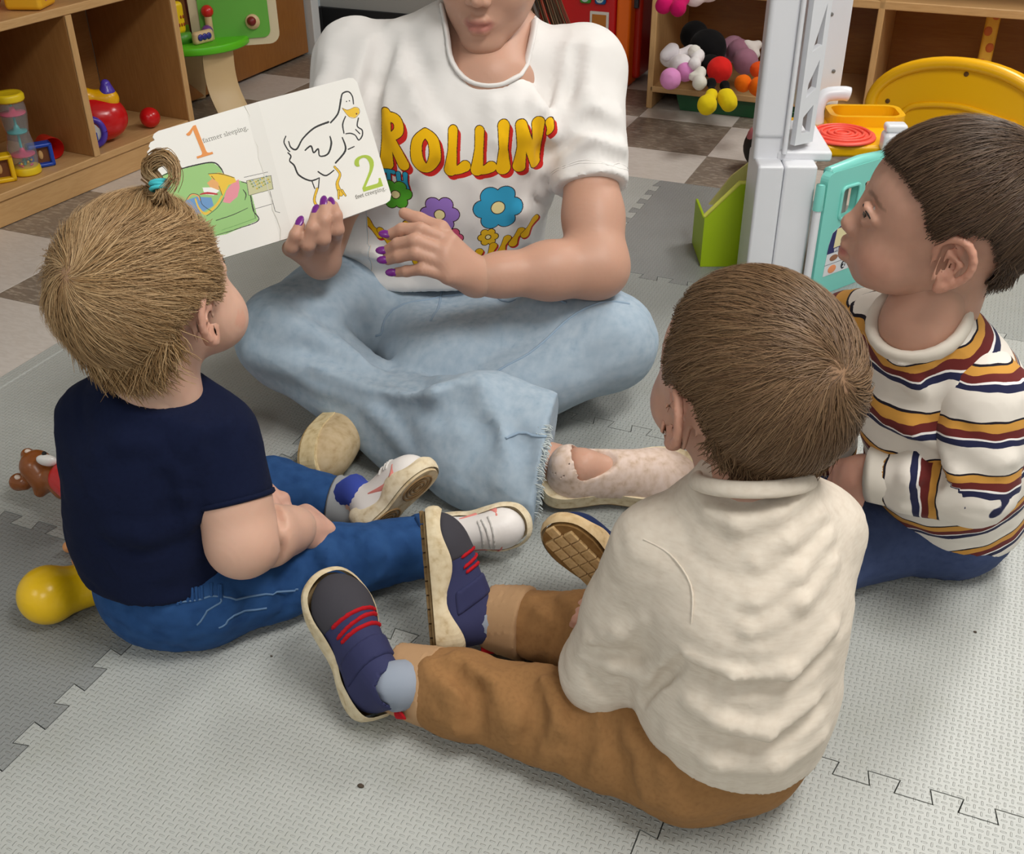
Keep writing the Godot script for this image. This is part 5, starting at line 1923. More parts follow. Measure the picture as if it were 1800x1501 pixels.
func adult() -> void:
	var who := thing("person", "adult sitting cross-legged in a white printed T-shirt and faded wide jeans, holding a picture book", "person", Vector3(-0.2793, 0.0000, 1.2830))
	var home := who.transform.affine_inverse()
	var skin := Color(0.56, 0.315, 0.225)
	var pelvis := Vector3(-0.1764, 0.1026, 1.4719)
	var belly := Vector3(-0.1637, 0.2129, 1.5322)
	var ribs := Vector3(-0.1122, 0.3811, 1.5489)
	var chest := Vector3(-0.1049, 0.4774, 1.5054)
	var nape := Vector3(-0.1004, 0.5596, 1.4469)
	var shr := Vector3(-0.2654, 0.5094, 1.5654)
	var shl := Vector3(0.0573, 0.4998, 1.4329)
	var elr := Vector3(-0.2411, 0.3576, 1.6979)
	var wrr := Vector3(-0.2212, 0.2804, 1.7875)
	var ell := Vector3(0.1553, 0.2645, 1.6233)
	var wrl := Vector3(0.0119, 0.2735, 1.7433)
	var hipr := Vector3(-0.2517, 0.1015, 1.5309)
	var knr := Vector3(-0.2804, 0.1501, 1.8124)
	var shin := Vector3(-0.0660, 0.0818, 1.8636)
	var anr := Vector3(0.1315, 0.0850, 1.8858)
	var footr := Vector3(0.1805, 0.0600, 1.8564)
	var hipl := Vector3(-0.0777, 0.1003, 1.4567)
	var knl := Vector3(0.1749, 0.1389, 1.6175)
	var anl := Vector3(-0.0451, 0.0369, 1.8726)
	var ahead := Vector3(0.396, 0.25, 0.918).normalized()
	# T-shirt
	var f := field_round([pelvis, belly, ribs, chest, nape, shr, shl, elr, ell], 0.20, 0.0062)
	f.path([pelvis + Vector3(0, 0.03, 0), belly, ribs, chest], [0.172, 0.172, 0.158, 0.125], 0.05, ahead, 1.42)
	f.cone(shr, shl, 0.062, 0.062, 0.05)
	f.cone(chest + Vector3(0, 0.03, 0), nape, 0.085, 0.065, 0.04)
	f.path([shr, shr.lerp(elr, 0.72)], [0.066, 0.066], 0.025)
	f.path([shl, shl.lerp(ell, 0.62)], [0.064, 0.058], 0.025)
	for e: float in [-1.0, 1.0]:
		f.ball(ribs.lerp(chest, 0.35) + Vector3(0.92, 0, -0.39) * 0.068 * e + ahead * 0.075, Vector3(0.066, 0.066, 0.052), Basis(), 0.05)
	for q in [[[Vector3(0.0697, 0.4338, 1.5630), Vector3(0.0354, 0.4684, 1.5798), Vector3(-0.0040, 0.5012, 1.5614)], 0.014, 0.008], [[Vector3(0.0715, 0.4267, 1.5672), Vector3(0.0644, 0.4119, 1.6062), Vector3(0.0576, 0.3768, 1.6333)], 0.012, -0.008], [[Vector3(-0.1975, 0.5924, 1.5692), Vector3(-0.1642, 0.5331, 1.6214), Vector3(-0.1151, 0.4794, 1.6500)], 0.014, 0.006], [[Vector3(-0.1584, 0.5660, 1.5834), Vector3(-0.1318, 0.5259, 1.6124), Vector3(-0.0876, 0.4821, 1.6492)], 0.012, -0.005],
			[[Vector3(0.1414, 0.4589, 1.5020), Vector3(0.1071, 0.4721, 1.5335), Vector3(0.0745, 0.4475, 1.5644)], 0.014, 0.008], [[Vector3(0.1557, 0.4158, 1.5255), Vector3(0.1165, 0.4331, 1.5563), Vector3(0.0861, 0.4156, 1.5814)], 0.012, 0.006], [[Vector3(0.0805, 0.4546, 1.5570), Vector3(0.1114, 0.4544, 1.5438), Vector3(0.1427, 0.4369, 1.5295)], 0.010, -0.006],
			[[Vector3(0.0529, 0.3911, 1.5996), Vector3(0.0368, 0.3193, 1.6045), Vector3(0.0263, 0.2515, 1.5783)], 0.014, 0.008], [[Vector3(-0.2626, 0.2378, 1.6866), Vector3(-0.2043, 0.2420, 1.6972), Vector3(-0.1487, 0.2382, 1.6887)], 0.014, 0.010], [[Vector3(-0.2767, 0.2104, 1.6857), Vector3(-0.2101, 0.2171, 1.6910), Vector3(-0.1377, 0.2148, 1.6743)], 0.012, -0.010], [[Vector3(-0.1520, 0.2983, 1.6746), Vector3(-0.1264, 0.3495, 1.6798), Vector3(-0.0780, 0.3988, 1.6766)], 0.014, -0.006],
			[[Vector3(-0.2017, 0.4253, 1.6730), Vector3(-0.2348, 0.4729, 1.6417), Vector3(-0.2269, 0.5378, 1.5937)], 0.014, 0.008], [[Vector3(-0.1810, 0.4283, 1.6749), Vector3(-0.2009, 0.4784, 1.6491), Vector3(-0.2078, 0.5473, 1.5918)], 0.012, -0.008], [[Vector3(-0.2665, 0.5138, 1.6143), Vector3(-0.2656, 0.4775, 1.6389), Vector3(-0.2488, 0.4411, 1.6568)], 0.012, 0.006]]:
		f.fold(q[0], q[1], q[2], 0.016)
	for q in [[[Vector3(0.0440, 0.5203, 1.5533), Vector3(0.0508, 0.4881, 1.5854), Vector3(0.0487, 0.4530, 1.6233)], 0.012, 0.007], [[Vector3(0.0564, 0.5539, 1.4991), Vector3(0.0667, 0.5034, 1.5422), Vector3(0.0700, 0.4537, 1.5879)], 0.012, 0.008], [[Vector3(0.0671, 0.5408, 1.4906), Vector3(0.0772, 0.4936, 1.5316), Vector3(0.0782, 0.4435, 1.5785)], 0.010, -0.007], [[Vector3(0.0831, 0.5382, 1.4726), Vector3(0.0942, 0.4935, 1.5244), Vector3(0.0818, 0.4505, 1.5721)], 0.012, 0.007],
			[[Vector3(0.0152, 0.4981, 1.6067), Vector3(0.0458, 0.4527, 1.6377), Vector3(0.0576, 0.3977, 1.6446)], 0.012, 0.006], [[Vector3(0.1580, 0.3909, 1.5287), Vector3(0.1224, 0.4085, 1.5577), Vector3(0.0918, 0.3909, 1.5831)], 0.010, -0.005], [[Vector3(-0.0112, 0.5073, 1.6375), Vector3(0.0160, 0.4455, 1.6812), Vector3(0.0121, 0.3911, 1.6945)], 0.012, 0.004], [[Vector3(-0.1906, 0.5638, 1.5858), Vector3(-0.2000, 0.5069, 1.6291), Vector3(-0.2051, 0.4397, 1.6646)], 0.010, -0.007]]:
		f.fold(q[0], q[1], q[2], 0.014)
	f.crumple(noise(9.0, 78, 2), Basis(Vector3(1.6, 0.2, 0), Vector3(0.1, 1.0, 0), Vector3(0, 0.3, 1)), 0.004, 0.5)
	# sleeve ends, hem and the scooped neck
	var arm := (ell - shl).normalized()
	f.cut(Vector3(0.1235, 0.3552, 1.5424), arm, 0.10)
	f.cut(Vector3(-0.0880, 0.1876, 1.6458), Vector3(0.06, -1, 0.10).normalized())
	var whole := f.d.duplicate()
	f.cone(Vector3(-0.0447, 0.5520, 1.5568), Vector3(-0.0869, 0.6596, 1.4496), 0.060, 0.088, 0.006, Vector3.ZERO, 1.0, true)
	f.cone(Vector3(-0.0212, 0.5410, 1.6058), Vector3(-0.0236, 0.6106, 1.5976), 0.030, 0.072, 0.006, Vector3.ZERO, 1.0, true)
	var g := f.geo()
	# the print lies flat on the chest
	var o := Vector3(-0.0514, 0.3897, 1.6456)
	var across := Vector3(0.92, 0, -0.392)
	var up := (chest - belly).normalized()
	up = (up - across * up.dot(across)).normalized()
	g.uv.resize(g.v.size())
	for i in g.v.size():
		var p := g.v[i] - o
		var front := g.n[i].dot(ahead) > 0.0 and absf(p.dot(across)) < 0.155
		g.uv[i] = Vector2(clampf(p.dot(across) / 0.41 + 0.5, 0.01, 0.99), clampf(0.5 - p.dot(up) / 0.41, 0.01, 0.99) if front else 0.02)
	var tee := cloth(Color.WHITE, 0.92, null, 0, 0, 0.1)
	tee.albedo_texture = shirt_print()
	tee.texture_repeat = false
	var shirt := part("t_shirt", g, tee, who, home)
	var plain := cloth(rgb(232, 228, 225), 0.92, null, 0, 0, 0.1)
	# two rows of stitching above the sleeve edge
	var hb := basis_on(arm)
	for up_by in [0.020, 0.023]:
		var row := []
		for a in 33:
			row.append(f.snap(Vector3(0.1235, 0.3552, 1.5424) - arm * up_by + hb * (Vector3(cos(TAU * a / 32), 0, sin(TAU * a / 32)) * 0.060)))
		part("hem_stitch", tube_geo(row, [0.0008], 4, false), plain, shirt)
	# the neckband follows the line where the opening meets the cloth
	var full := Field.new(f.o, f.o, f.h)
	var gap := Field.new(f.o, f.o, f.h)
	for q: Field in [full, gap]:
		q.nx = f.nx
		q.ny = f.ny
		q.nz = f.nz
	full.d = whole
	gap.d = whole.duplicate()
	gap.d.fill(1.0)
	gap.cone(Vector3(-0.0447, 0.5520, 1.5568), Vector3(-0.0869, 0.6596, 1.4496), 0.060, 0.088, 0.006)
	gap.cone(Vector3(-0.0212, 0.5410, 1.6058), Vector3(-0.0236, 0.6106, 1.5976), 0.030, 0.072, 0.006)
	var collar := []
	for p in smooth_line([Vector3(-0.1311, 0.6244, 1.5443), Vector3(-0.1173, 0.5983, 1.5692), Vector3(-0.0829, 0.5542, 1.6040), Vector3(-0.0450, 0.5240, 1.6213), Vector3(-0.0145, 0.5135, 1.6219), Vector3(0.0061, 0.5237, 1.5995), Vector3(0.0188, 0.5577, 1.5578), Vector3(0.0176, 0.6009, 1.5092), Vector3(0.0107, 0.6270, 1.4814)], 5):
		var q: Vector3 = p
		for k in 24:
			q -= full.slope(q) * clampf(full.value(q), -0.01, 0.01)
			q -= gap.slope(q) * clampf(gap.value(q), -0.01, 0.01)
		collar.append(q)
	part("neckband", tube_geo(collar, [0.0075], 8, true, 0.5), plain, shirt)
	# jeans
	f = field_round([pelvis, hipr, knr, shin, anr, hipl, knl, anl], 0.16, 0.0062)
	f.cone(hipr, hipl, 0.110, 0.110, 0.04)
	f.cone(pelvis, pelvis + Vector3(0, 0.06, 0), 0.13, 0.14, 0.03, ahead, 1.3)
	f.cone(hipr, Vector3(-0.0727, 0.0993, 1.7514), 0.10, 0.062, 0.05)
	f.cone(hipl, Vector3(-0.0345, 0.1028, 1.7326), 0.10, 0.062, 0.05)
	f.cone(Vector3(-0.0175, 0.1128, 1.7054), Vector3(0.0855, 0.1253, 1.6267), 0.055, 0.070, 0.05)
	f.path([hipr, hipr.lerp(knr, 0.55), knr], [0.108, 0.096, 0.080], 0.03)
	f.path([hipl, hipl.lerp(knl, 0.55), knl], [0.108, 0.094, 0.078], 0.03)
	f.path([knl, knl.lerp(anl, 0.5), anl], [0.070, 0.058, 0.050], 0.02)
	var face := (Vector3(0.34, 0.55, 0.77)).normalized()
	f.path([knr, shin, Vector3(0.0823, 0.0906, 1.8838), Vector3(0.2004, 0.0695, 1.8861)], [0.076, 0.066, 0.098, 0.106], 0.02, face, 1.75)
	for q in [[[Vector3(-0.2885, 0.1534, 1.8588), Vector3(-0.1776, 0.1459, 1.8934), Vector3(-0.0721, 0.1462, 1.9121), Vector3(0.0218, 0.1745, 1.9166), Vector3(0.0687, 0.2088, 1.8857)], 0.022, 0.018], [[Vector3(-0.1939, 0.1893, 1.7933), Vector3(-0.1204, 0.1784, 1.8207), Vector3(-0.0184, 0.1697, 1.8728)], 0.016, -0.018], [[Vector3(-0.1921, 0.1425, 1.9020), Vector3(-0.0705, 0.1330, 1.9334), Vector3(0.0346, 0.1513, 1.9270), Vector3(0.0796, 0.1843, 1.9107)], 0.014, -0.013],
			[[Vector3(-0.0875, 0.1240, 1.9211), Vector3(-0.0298, 0.0866, 1.9477), Vector3(0.0380, 0.0638, 1.9599)], 0.014, 0.006], [[Vector3(0.1011, 0.1943, 1.9202), Vector3(0.1365, 0.1545, 1.9453), Vector3(0.1401, 0.0913, 1.9743)], 0.016, 0.008], [[Vector3(0.0599, 0.1779, 1.9236), Vector3(0.0911, 0.1494, 1.9555), Vector3(0.0892, 0.0865, 1.9738)], 0.014, -0.006], [[Vector3(0.1512, 0.1800, 1.9214), Vector3(0.1743, 0.1415, 1.9379), Vector3(0.1802, 0.0846, 1.9616)], 0.014, -0.008],
			[[Vector3(-0.2504, 0.2131, 1.8270), Vector3(-0.2014, 0.2056, 1.8111), Vector3(-0.1317, 0.1927, 1.8156)], 0.012, -0.006], [[Vector3(-0.2783, 0.1989, 1.8489), Vector3(-0.1998, 0.1860, 1.8496), Vector3(-0.1265, 0.1878, 1.8425)], 0.012, 0.006], [[Vector3(0.0135, 0.1399, 1.6864), Vector3(0.0584, 0.1529, 1.6323), Vector3(0.1421, 0.1802, 1.6032)], 0.012, 0.006],
			[[Vector3(-0.1717, 0.1801, 1.7643), Vector3(-0.1014, 0.1640, 1.8224), Vector3(-0.0302, 0.1514, 1.8518)], 0.012, -0.008]]:
		f.fold(q[0], q[1], q[2], 0.016)
	f.crumple(noise(9.0, 88, 2), Basis(Vector3(1.0, 0.2, 0), Vector3(0.1, 1.6, 0), Vector3(0, 0.3, 1)), 0.003, 0.5)
	# the wide hem of the near leg, hollowed
	var h1 := Vector3(0.1800, 0.1630, 1.9078)
	var h2 := Vector3(0.2114, 0.1317, 1.9286)
	var h3 := Vector3(0.1795, 0.0335, 1.9456)
	var hn := (h2 - h1).cross(h3 - h1).normalized()
	if hn.dot(anr - shin) < 0:
		hn = -hn
	hn = (hn * 0.35 + (anr - shin).normalized()).normalized()
	f.cut(Vector3(0.1851, 0.0965, 1.9127), hn, 0.14)
	f.cut(Vector3(pelvis.x, 0.0125, pelvis.z), Vector3.DOWN)
	var den := cloth(rgb(178, 192, 204), 0.92, null, 0, 0, 0.1)
	den.albedo_texture = noise_tex(512, 0.035, 71, [rgb(196, 208, 220), rgb(222, 230, 237), rgb(234, 239, 244), rgb(246, 248, 250), rgb(255, 255, 255)], 6)
	den.uv1_triplanar = true
	den.uv1_scale = Vector3(3.2, 3.2, 3.2)
	var jeans := part("jeans", f.geo(), den, who, home)
	var seam_m := cloth(rgb(150, 170, 190), 0.92)
	for q in [[Vector3(-0.1144, 0.1571, 1.6009), Vector3(-0.1002, 0.1344, 1.6361), Vector3(-0.0837, 0.1170, 1.6796), Vector3(-0.0656, 0.1019, 1.7337)], [Vector3(-0.1604, 0.1523, 1.7528), Vector3(-0.1487, 0.1345, 1.6828), Vector3(-0.1077, 0.1305, 1.6420)], [Vector3(-0.0907, 0.1304, 1.6348), Vector3(-0.0433, 0.1458, 1.6038), Vector3(0.0328, 0.1503, 1.5936), Vector3(0.1203, 0.1691, 1.6202)], [Vector3(0.0500, 0.1550, 1.7890), Vector3(0.0910, 0.1699, 1.7354), Vector3(0.1342, 0.1798, 1.6584), Vector3(0.2014, 0.1977, 1.6171)], [Vector3(0.1573, 0.1544, 1.9364), Vector3(0.1847, 0.1561, 1.9234), Vector3(0.2000, 0.1560, 1.9168)]]:
		var line := []
		for p in smooth_line(q, 6):
			line.append(f.snap(p))
		part("seam", tube_geo(line, [0.0022], 5), seam_m, jeans)
	# loose threads along the cut hem
	var rng := RandomNumberGenerator.new()
	rng.seed = 8
	var fringe := Geo.new()
	for k in 90:
		var t := k / 89.0
		var p := h1.lerp(h2, minf(t * 2.2, 1.0)).lerp(h3, clampf((t - 0.45) / 0.55, 0.0, 1.0))
		p = f.snap(p + Vector3(rng.randf_range(-0.006, 0.006), 0, rng.randf_range(-0.006, 0.006)))
		var d := (hn + Vector3(rng.randf_range(-0.8, 0.8), rng.randf_range(-0.9, 0.4), rng.randf_range(-0.6, 0.6))).normalized()
		fringe.join(tube_geo([p - hn * 0.003, p + d * 0.006, p + d * 0.010 + Vector3(0, -0.004, 0)], [0.0009, 0.0008, 0.0004], 3, false))
	var fr := part("frayed_hem", fringe, cloth(rgb(214, 222, 222), 0.95), jeans)
	fr.set_meta("kind", "stuff")
	# slip-on shoes
	var look := {"upper": set_tint(M.grubby, rgb(226, 206, 198)), "midsole": set_tint(M.grubby, rgb(232, 218, 190)), "outsole": set_tint(M.grubby, rgb(170, 140, 100))}
	var t1 := shoe_frame(Vector3(0.1915, 0.0640, 1.8872), Vector3(0.3565, 0.0600, 1.8001), Vector3(0.12, 0.90, 0.35))
	slip_on(who, home, t1, 0.222, look)
	look = {"upper": set_tint(M.grubby, rgb(206, 186, 154)), "midsole": set_tint(M.grubby, rgb(232, 214, 174)), "outsole": set_tint(M.grubby, rgb(190, 164, 120))}
	var t2 := shoe_frame(Vector3(-0.1527, 0.0699, 1.8061), Vector3(-0.1212, 0.0579, 1.9708), Vector3(0.90, 0.30, -0.30))
	slip_on(who, home, t2, 0.205, look)
	# skin: head, neck, arms, ankles
	var ht := frame(Vector3.ZERO, Vector3(0.22, -0.16, 0.93), Vector3(0.06, 1, 0))
	ht.origin = Vector3(-0.0469, 0.5896, 1.5899) - ht.basis * Vector3(0, -0.065, 0.088)
	var body := adult_head(ht, skin)
	body_under(body, [[[pelvis, belly, ribs, chest, nape], [0.100, 0.092, 0.084, 0.066, 0.050], 0.04], [[chest, shr, elr], [0.06, 0.046, 0.040], 0.03], [[chest, shl, shl.lerp(ell, 0.5)], [0.06, 0.046, 0.042], 0.03],
		[[pelvis, hipr, knr, shin, anr], [0.08, 0.070, 0.045, 0.028, 0.030]], [[pelvis, hipl, knl, anl], [0.08, 0.070, 0.045, 0.030]]], skin, 0.012)
	var k0 := body.v.size()
	var fs := field_round([nape, chest + ahead * 0.05, Vector3(-0.0330, 0.5041, 1.5848), Vector3(-0.1647, 0.5497, 1.5071), Vector3(-0.0117, 0.5487, 1.4418)], 0.06, 0.005)
	fs.cone(nape + Vector3(0, 0.02, 0), Vector3(-0.0581, 0.4879, 1.5294), 0.055, 0.075, 0.03)
	fs.cone(Vector3(-0.1298, 0.5338, 1.4901), Vector3(-0.0426, 0.5320, 1.4474), 0.045, 0.042, 0.05)
	for e: float in [-1.0, 1.0]:
		fs.cone(Vector3(-0.0370, 0.5169, 1.5713), Vector3(-0.0520, 0.5092, 1.5379) + Vector3(0.92, 0.06, -0.39) * 0.032 * e, 0.007, 0.005, 0.02)
	fs.mesh_into(body)
	body.paint(skin)
	# her left arm, bare from the sleeve to the hand
	var fa := field_round([shl.lerp(ell, 0.45), ell, wrl], 0.085, 0.0048)
	fa.path([shl.lerp(ell, 0.35), shl.lerp(ell, 0.75), ell, ell.lerp(wrl, 0.4), ell.lerp(wrl, 0.8), wrl], [0.040, 0.044, 0.046, 0.041, 0.030, 0.027], 0.02)
	fa.mesh_into(body)
	body.paint(skin)
	# her left hand: fingers point across the body
	var fh := field_round([wrl, Vector3(-0.0953, 0.3646, 1.7719), Vector3(-0.0928, 0.2930, 1.8201), Vector3(-0.0119, 0.3266, 1.7622)], 0.035, 0.0027)
	var kn := [Vector3(-0.0167, 0.3326, 1.7665), Vector3(-0.0169, 0.3244, 1.7851), Vector3(-0.0137, 0.3109, 1.7930), Vector3(-0.0063, 0.2939, 1.7951)]
	for k in 4:
		fh.cone(wrl, kn[k], 0.024, 0.0135, 0.014)
	finger(fh, [kn[0], Vector3(-0.0522, 0.3536, 1.7867), Vector3(-0.0803, 0.3499, 1.7884), Vector3(-0.1006, 0.3386, 1.7895)], 0.0105, 0.0078)
	finger(fh, [kn[1], Vector3(-0.0526, 0.3432, 1.8043), Vector3(-0.0801, 0.3339, 1.8045), Vector3(-0.0997, 0.3195, 1.8022)], 0.0108, 0.0078)
	finger(fh, [kn[2], Vector3(-0.0485, 0.3277, 1.8106), Vector3(-0.0759, 0.3182, 1.8110), Vector3(-0.0965, 0.3077, 1.8064)], 0.0104, 0.0076)
	finger(fh, [kn[3], Vector3(-0.0378, 0.3063, 1.8130), Vector3(-0.0631, 0.2988, 1.8136), Vector3(-0.0825, 0.2918, 1.8088)], 0.0096, 0.0070)
	finger(fh, [wrl.lerp(kn[0], 0.45), Vector3(-0.0360, 0.3450, 1.7572), Vector3(-0.0680, 0.3547, 1.7593), Vector3(-0.0903, 0.3623, 1.7611)], 0.0140, 0.0085, 0.006)
	fh.mesh_into(body)
	body.paint(skin)
	var polish := paint(rgb(92, 20, 100), 0.18)
	polish.clearcoat_enabled = true
	polish.clearcoat = 0.8
	polish.albedo_texture = noise_tex(64, 0.3, 73, [rgb(150, 90, 160), rgb(200, 130, 210), rgb(255, 220, 255)], 2)
	polish.albedo_color = rgb(150, 40, 165)
	polish.uv1_triplanar = true
	polish.uv1_scale = Vector3(60, 60, 60)
	nail(who, home, Vector3(-0.1028, 0.3387, 1.7904), Vector3(-0.8, 0.0, 0.1), Vector3(-0.4, 0.4, 0.7), polish)
	nail(who, home, Vector3(-0.1019, 0.3195, 1.8032), Vector3(-0.8, -0.1, 0.1), Vector3(-0.4, 0.3, 0.7), polish)
	nail(who, home, Vector3(-0.0987, 0.3078, 1.8073), Vector3(-0.8, -0.1, 0.1), Vector3(-0.4, 0.2, 0.7), polish)
	nail(who, home, Vector3(-0.0848, 0.2918, 1.8097), Vector3(-0.8, -0.1, 0.1), Vector3(-0.4, 0.2, 0.7), polish)
	# her right arm behind the book; the fingers come round its lower edge
	fa = field_round([elr, wrr, shr.lerp(elr, 0.6)], 0.08, 0.0055)
	fa.path([shr.lerp(elr, 0.6), elr, wrr], [0.046, 0.044, 0.028], 0.02)
	fa.mesh_into(body)
	body.paint(skin)
	fh = field_round([wrr, Vector3(-0.1909, 0.3409, 1.8938), Vector3(-0.1461, 0.3934, 1.8384)], 0.05, 0.0027)
	var base := [Vector3(-0.2305, 0.3199, 1.8481), Vector3(-0.2143, 0.3131, 1.8329), Vector3(-0.2017, 0.3159, 1.8126), Vector3(-0.1918, 0.3245, 1.7896)]
	var bend := [Vector3(-0.2048, 0.3403, 1.8809), Vector3(-0.1827, 0.3440, 1.8727), Vector3(-0.1648, 0.3506, 1.8605), Vector3(-0.1531, 0.3588, 1.8420)]
	var mids := [Vector3(-0.1957, 0.3586, 1.8812), Vector3(-0.1750, 0.3672, 1.8689), Vector3(-0.1639, 0.3756, 1.8558), Vector3(-0.1542, 0.3778, 1.8397)]
	var tips := [Vector3(-0.1967, 0.3676, 1.8677), Vector3(-0.1790, 0.3807, 1.8510), Vector3(-0.1716, 0.3899, 1.8389), Vector3(-0.1648, 0.3863, 1.8282)]
	for k in 4:
		fh.cone(wrr, base[k], 0.024, 0.012, 0.014)
		finger(fh, [base[k], bend[k], mids[k], tips[k]], [0.0105, 0.0112, 0.0112, 0.0105][k], [0.0076, 0.0080, 0.0080, 0.0076][k])
	finger(fh, [wrr, Vector3(-0.2220, 0.3293, 1.7865), Vector3(-0.2152, 0.3644, 1.7593)], 0.015, 0.010, 0.008)
	fh.mesh_into(body)
	body.paint(skin)
	for k in 4:
		nail(who, home, tips[k], (tips[k] - mids[k]), Vector3(0.25, 0.45, 0.85), polish)
	# ankles
	var fk := field_round([anr, footr, t1 * Vector3(0, 0.05, 0.05)], 0.06, 0.005)
	fk.path([anr, footr, t1 * Vector3(0, 0.048, 0.050), t1 * Vector3(0, 0.030, 0.12)], [0.034, 0.027, 0.024, 0.018], 0.012)
	fk.cut(Vector3(anr.x, 0.0135, anr.z), Vector3.DOWN)
	fk.mesh_into(body)
	fk = field_round([anl, t2 * Vector3(0, 0.05, 0.05)], 0.06, 0.006)
	fk.path([anl, t2 * Vector3(0, 0.05, 0.04), t2 * Vector3(0, 0.03, 0.12)], [0.034, 0.032, 0.026], 0.02)
	fk.cut(Vector3(anr.x, 0.0135, anr.z), Vector3.DOWN)
	fk.mesh_into(body)
	body.paint(skin)
	part("body", body, skin_mat(), who, home)
	var eyes := ht * Transform3D(Basis(), Vector3(0, 0.0125, 0.002))
	add_eyes(home * eyes, 1.06, who, rgb(70, 60, 40))
	var comb := func(up_: Vector3, away: Vector3) -> Vector3:
		return away + Vector3(signf(up_.x) * 0.5, -0.1, -0.8) * smoothstep(-0.4, 0.8, up_.z)
	var hair := hair_of({"seed": 34, "rad": Vector3(0.080, 0.094, 0.099), "mid": Vector3(0, 0.035, -0.012), "whorl": Vector3(0.0, 0.95, 0.2), "front": 0.44, "nape": -0.75, "side": 0.05,
		"count": 4500, "scalp": skin, "length": 0.10, "lift": 0.008, "width": 0.0012, "mess": 0.08, "swirl": 0.0, "comb": comb, "hang": 0.6,
		"tones": [Color(0.07, 0.04, 0.022), Color(0.10, 0.06, 0.032), Color(0.15, 0.09, 0.05), Color(0.2, 0.13, 0.075)]})
	# long hair down the back and over the far shoulder
	for k in 260:
		var sx := rng.randf_range(-1, 1)
		var sz := rng.randf_range(-1, 1)
		var p0 := Vector3(0.06 * sx, 0.02, -0.085 + 0.015 * sz)
		var pts := [p0, Vector3(0.075 * sx + 0.015, -0.08, -0.085 + 0.02 * sz), Vector3(0.08 * sx + 0.05, -0.17, -0.08 + 0.025 * sz), Vector3(0.07 * sx + 0.085, -0.25 + 0.03 * sz, -0.075 + 0.02 * sz)]
		var tg := tube_geo(smooth_line(pts, 3), [0.0014, 0.0014, 0.0012, 0.0008], 3, false)
		tg.paint([Color(0.07, 0.04, 0.022), Color(0.11, 0.066, 0.036), Color(0.2, 0.13, 0.07)][k % 3])
		hair.join(tg)
	part("hair", hair, hair_mat(), who, home * ht)


func slip_on(who: Node3D, home: Transform3D, t: Transform3D, l: float, look: Dictionary) -> void:
	var w := l * 0.40
	var f := Field.new(Vector3(-w * 0.62, 0.0, -0.02), Vector3(w * 0.62, 0.085, l + 0.02), 0.0034)
	f.cone(Vector3(0, 0.028, l * 0.16), Vector3(0, 0.052, l * 0.15), w * 0.37, w * 0.34, 0.012)
	f.cone(Vector3(0, 0.026, l * 0.2), Vector3(0, 0.018, l * 0.72), w * 0.37, w * 0.42, 0.014)
	f.ball(Vector3(0, 0.016, l * 0.74), Vector3(w * 0.46, 0.034, l * 0.25), Basis(), 0.014)
	f.cone(Vector3(0, 0.046, l * 0.30), Vector3(0, 0.032, l * 0.66), w * 0.28, w * 0.28, 0.014)
	f.cone(Vector3(0, 0.05, l * 0.15), Vector3(0, 0.075, l * 0.34), w * 0.29, w * 0.27, 0.004, Vector3.ZERO, 1.0, true)
	f.cut(Vector3(0, 0.014, 0), Vector3.DOWN)
	var sh := part("shoe", f.geo(), look.upper, who, home * t)
	var rim := lay(sole_line(l, w * 1.0, 0.003), 0.0, 0.024)
	part("midsole", rim, look.midsole, sh)
	part("outsole", lay(sole_line(l, w * 0.98, 0.002), -0.004, 0.0045), look.outsole, sh)


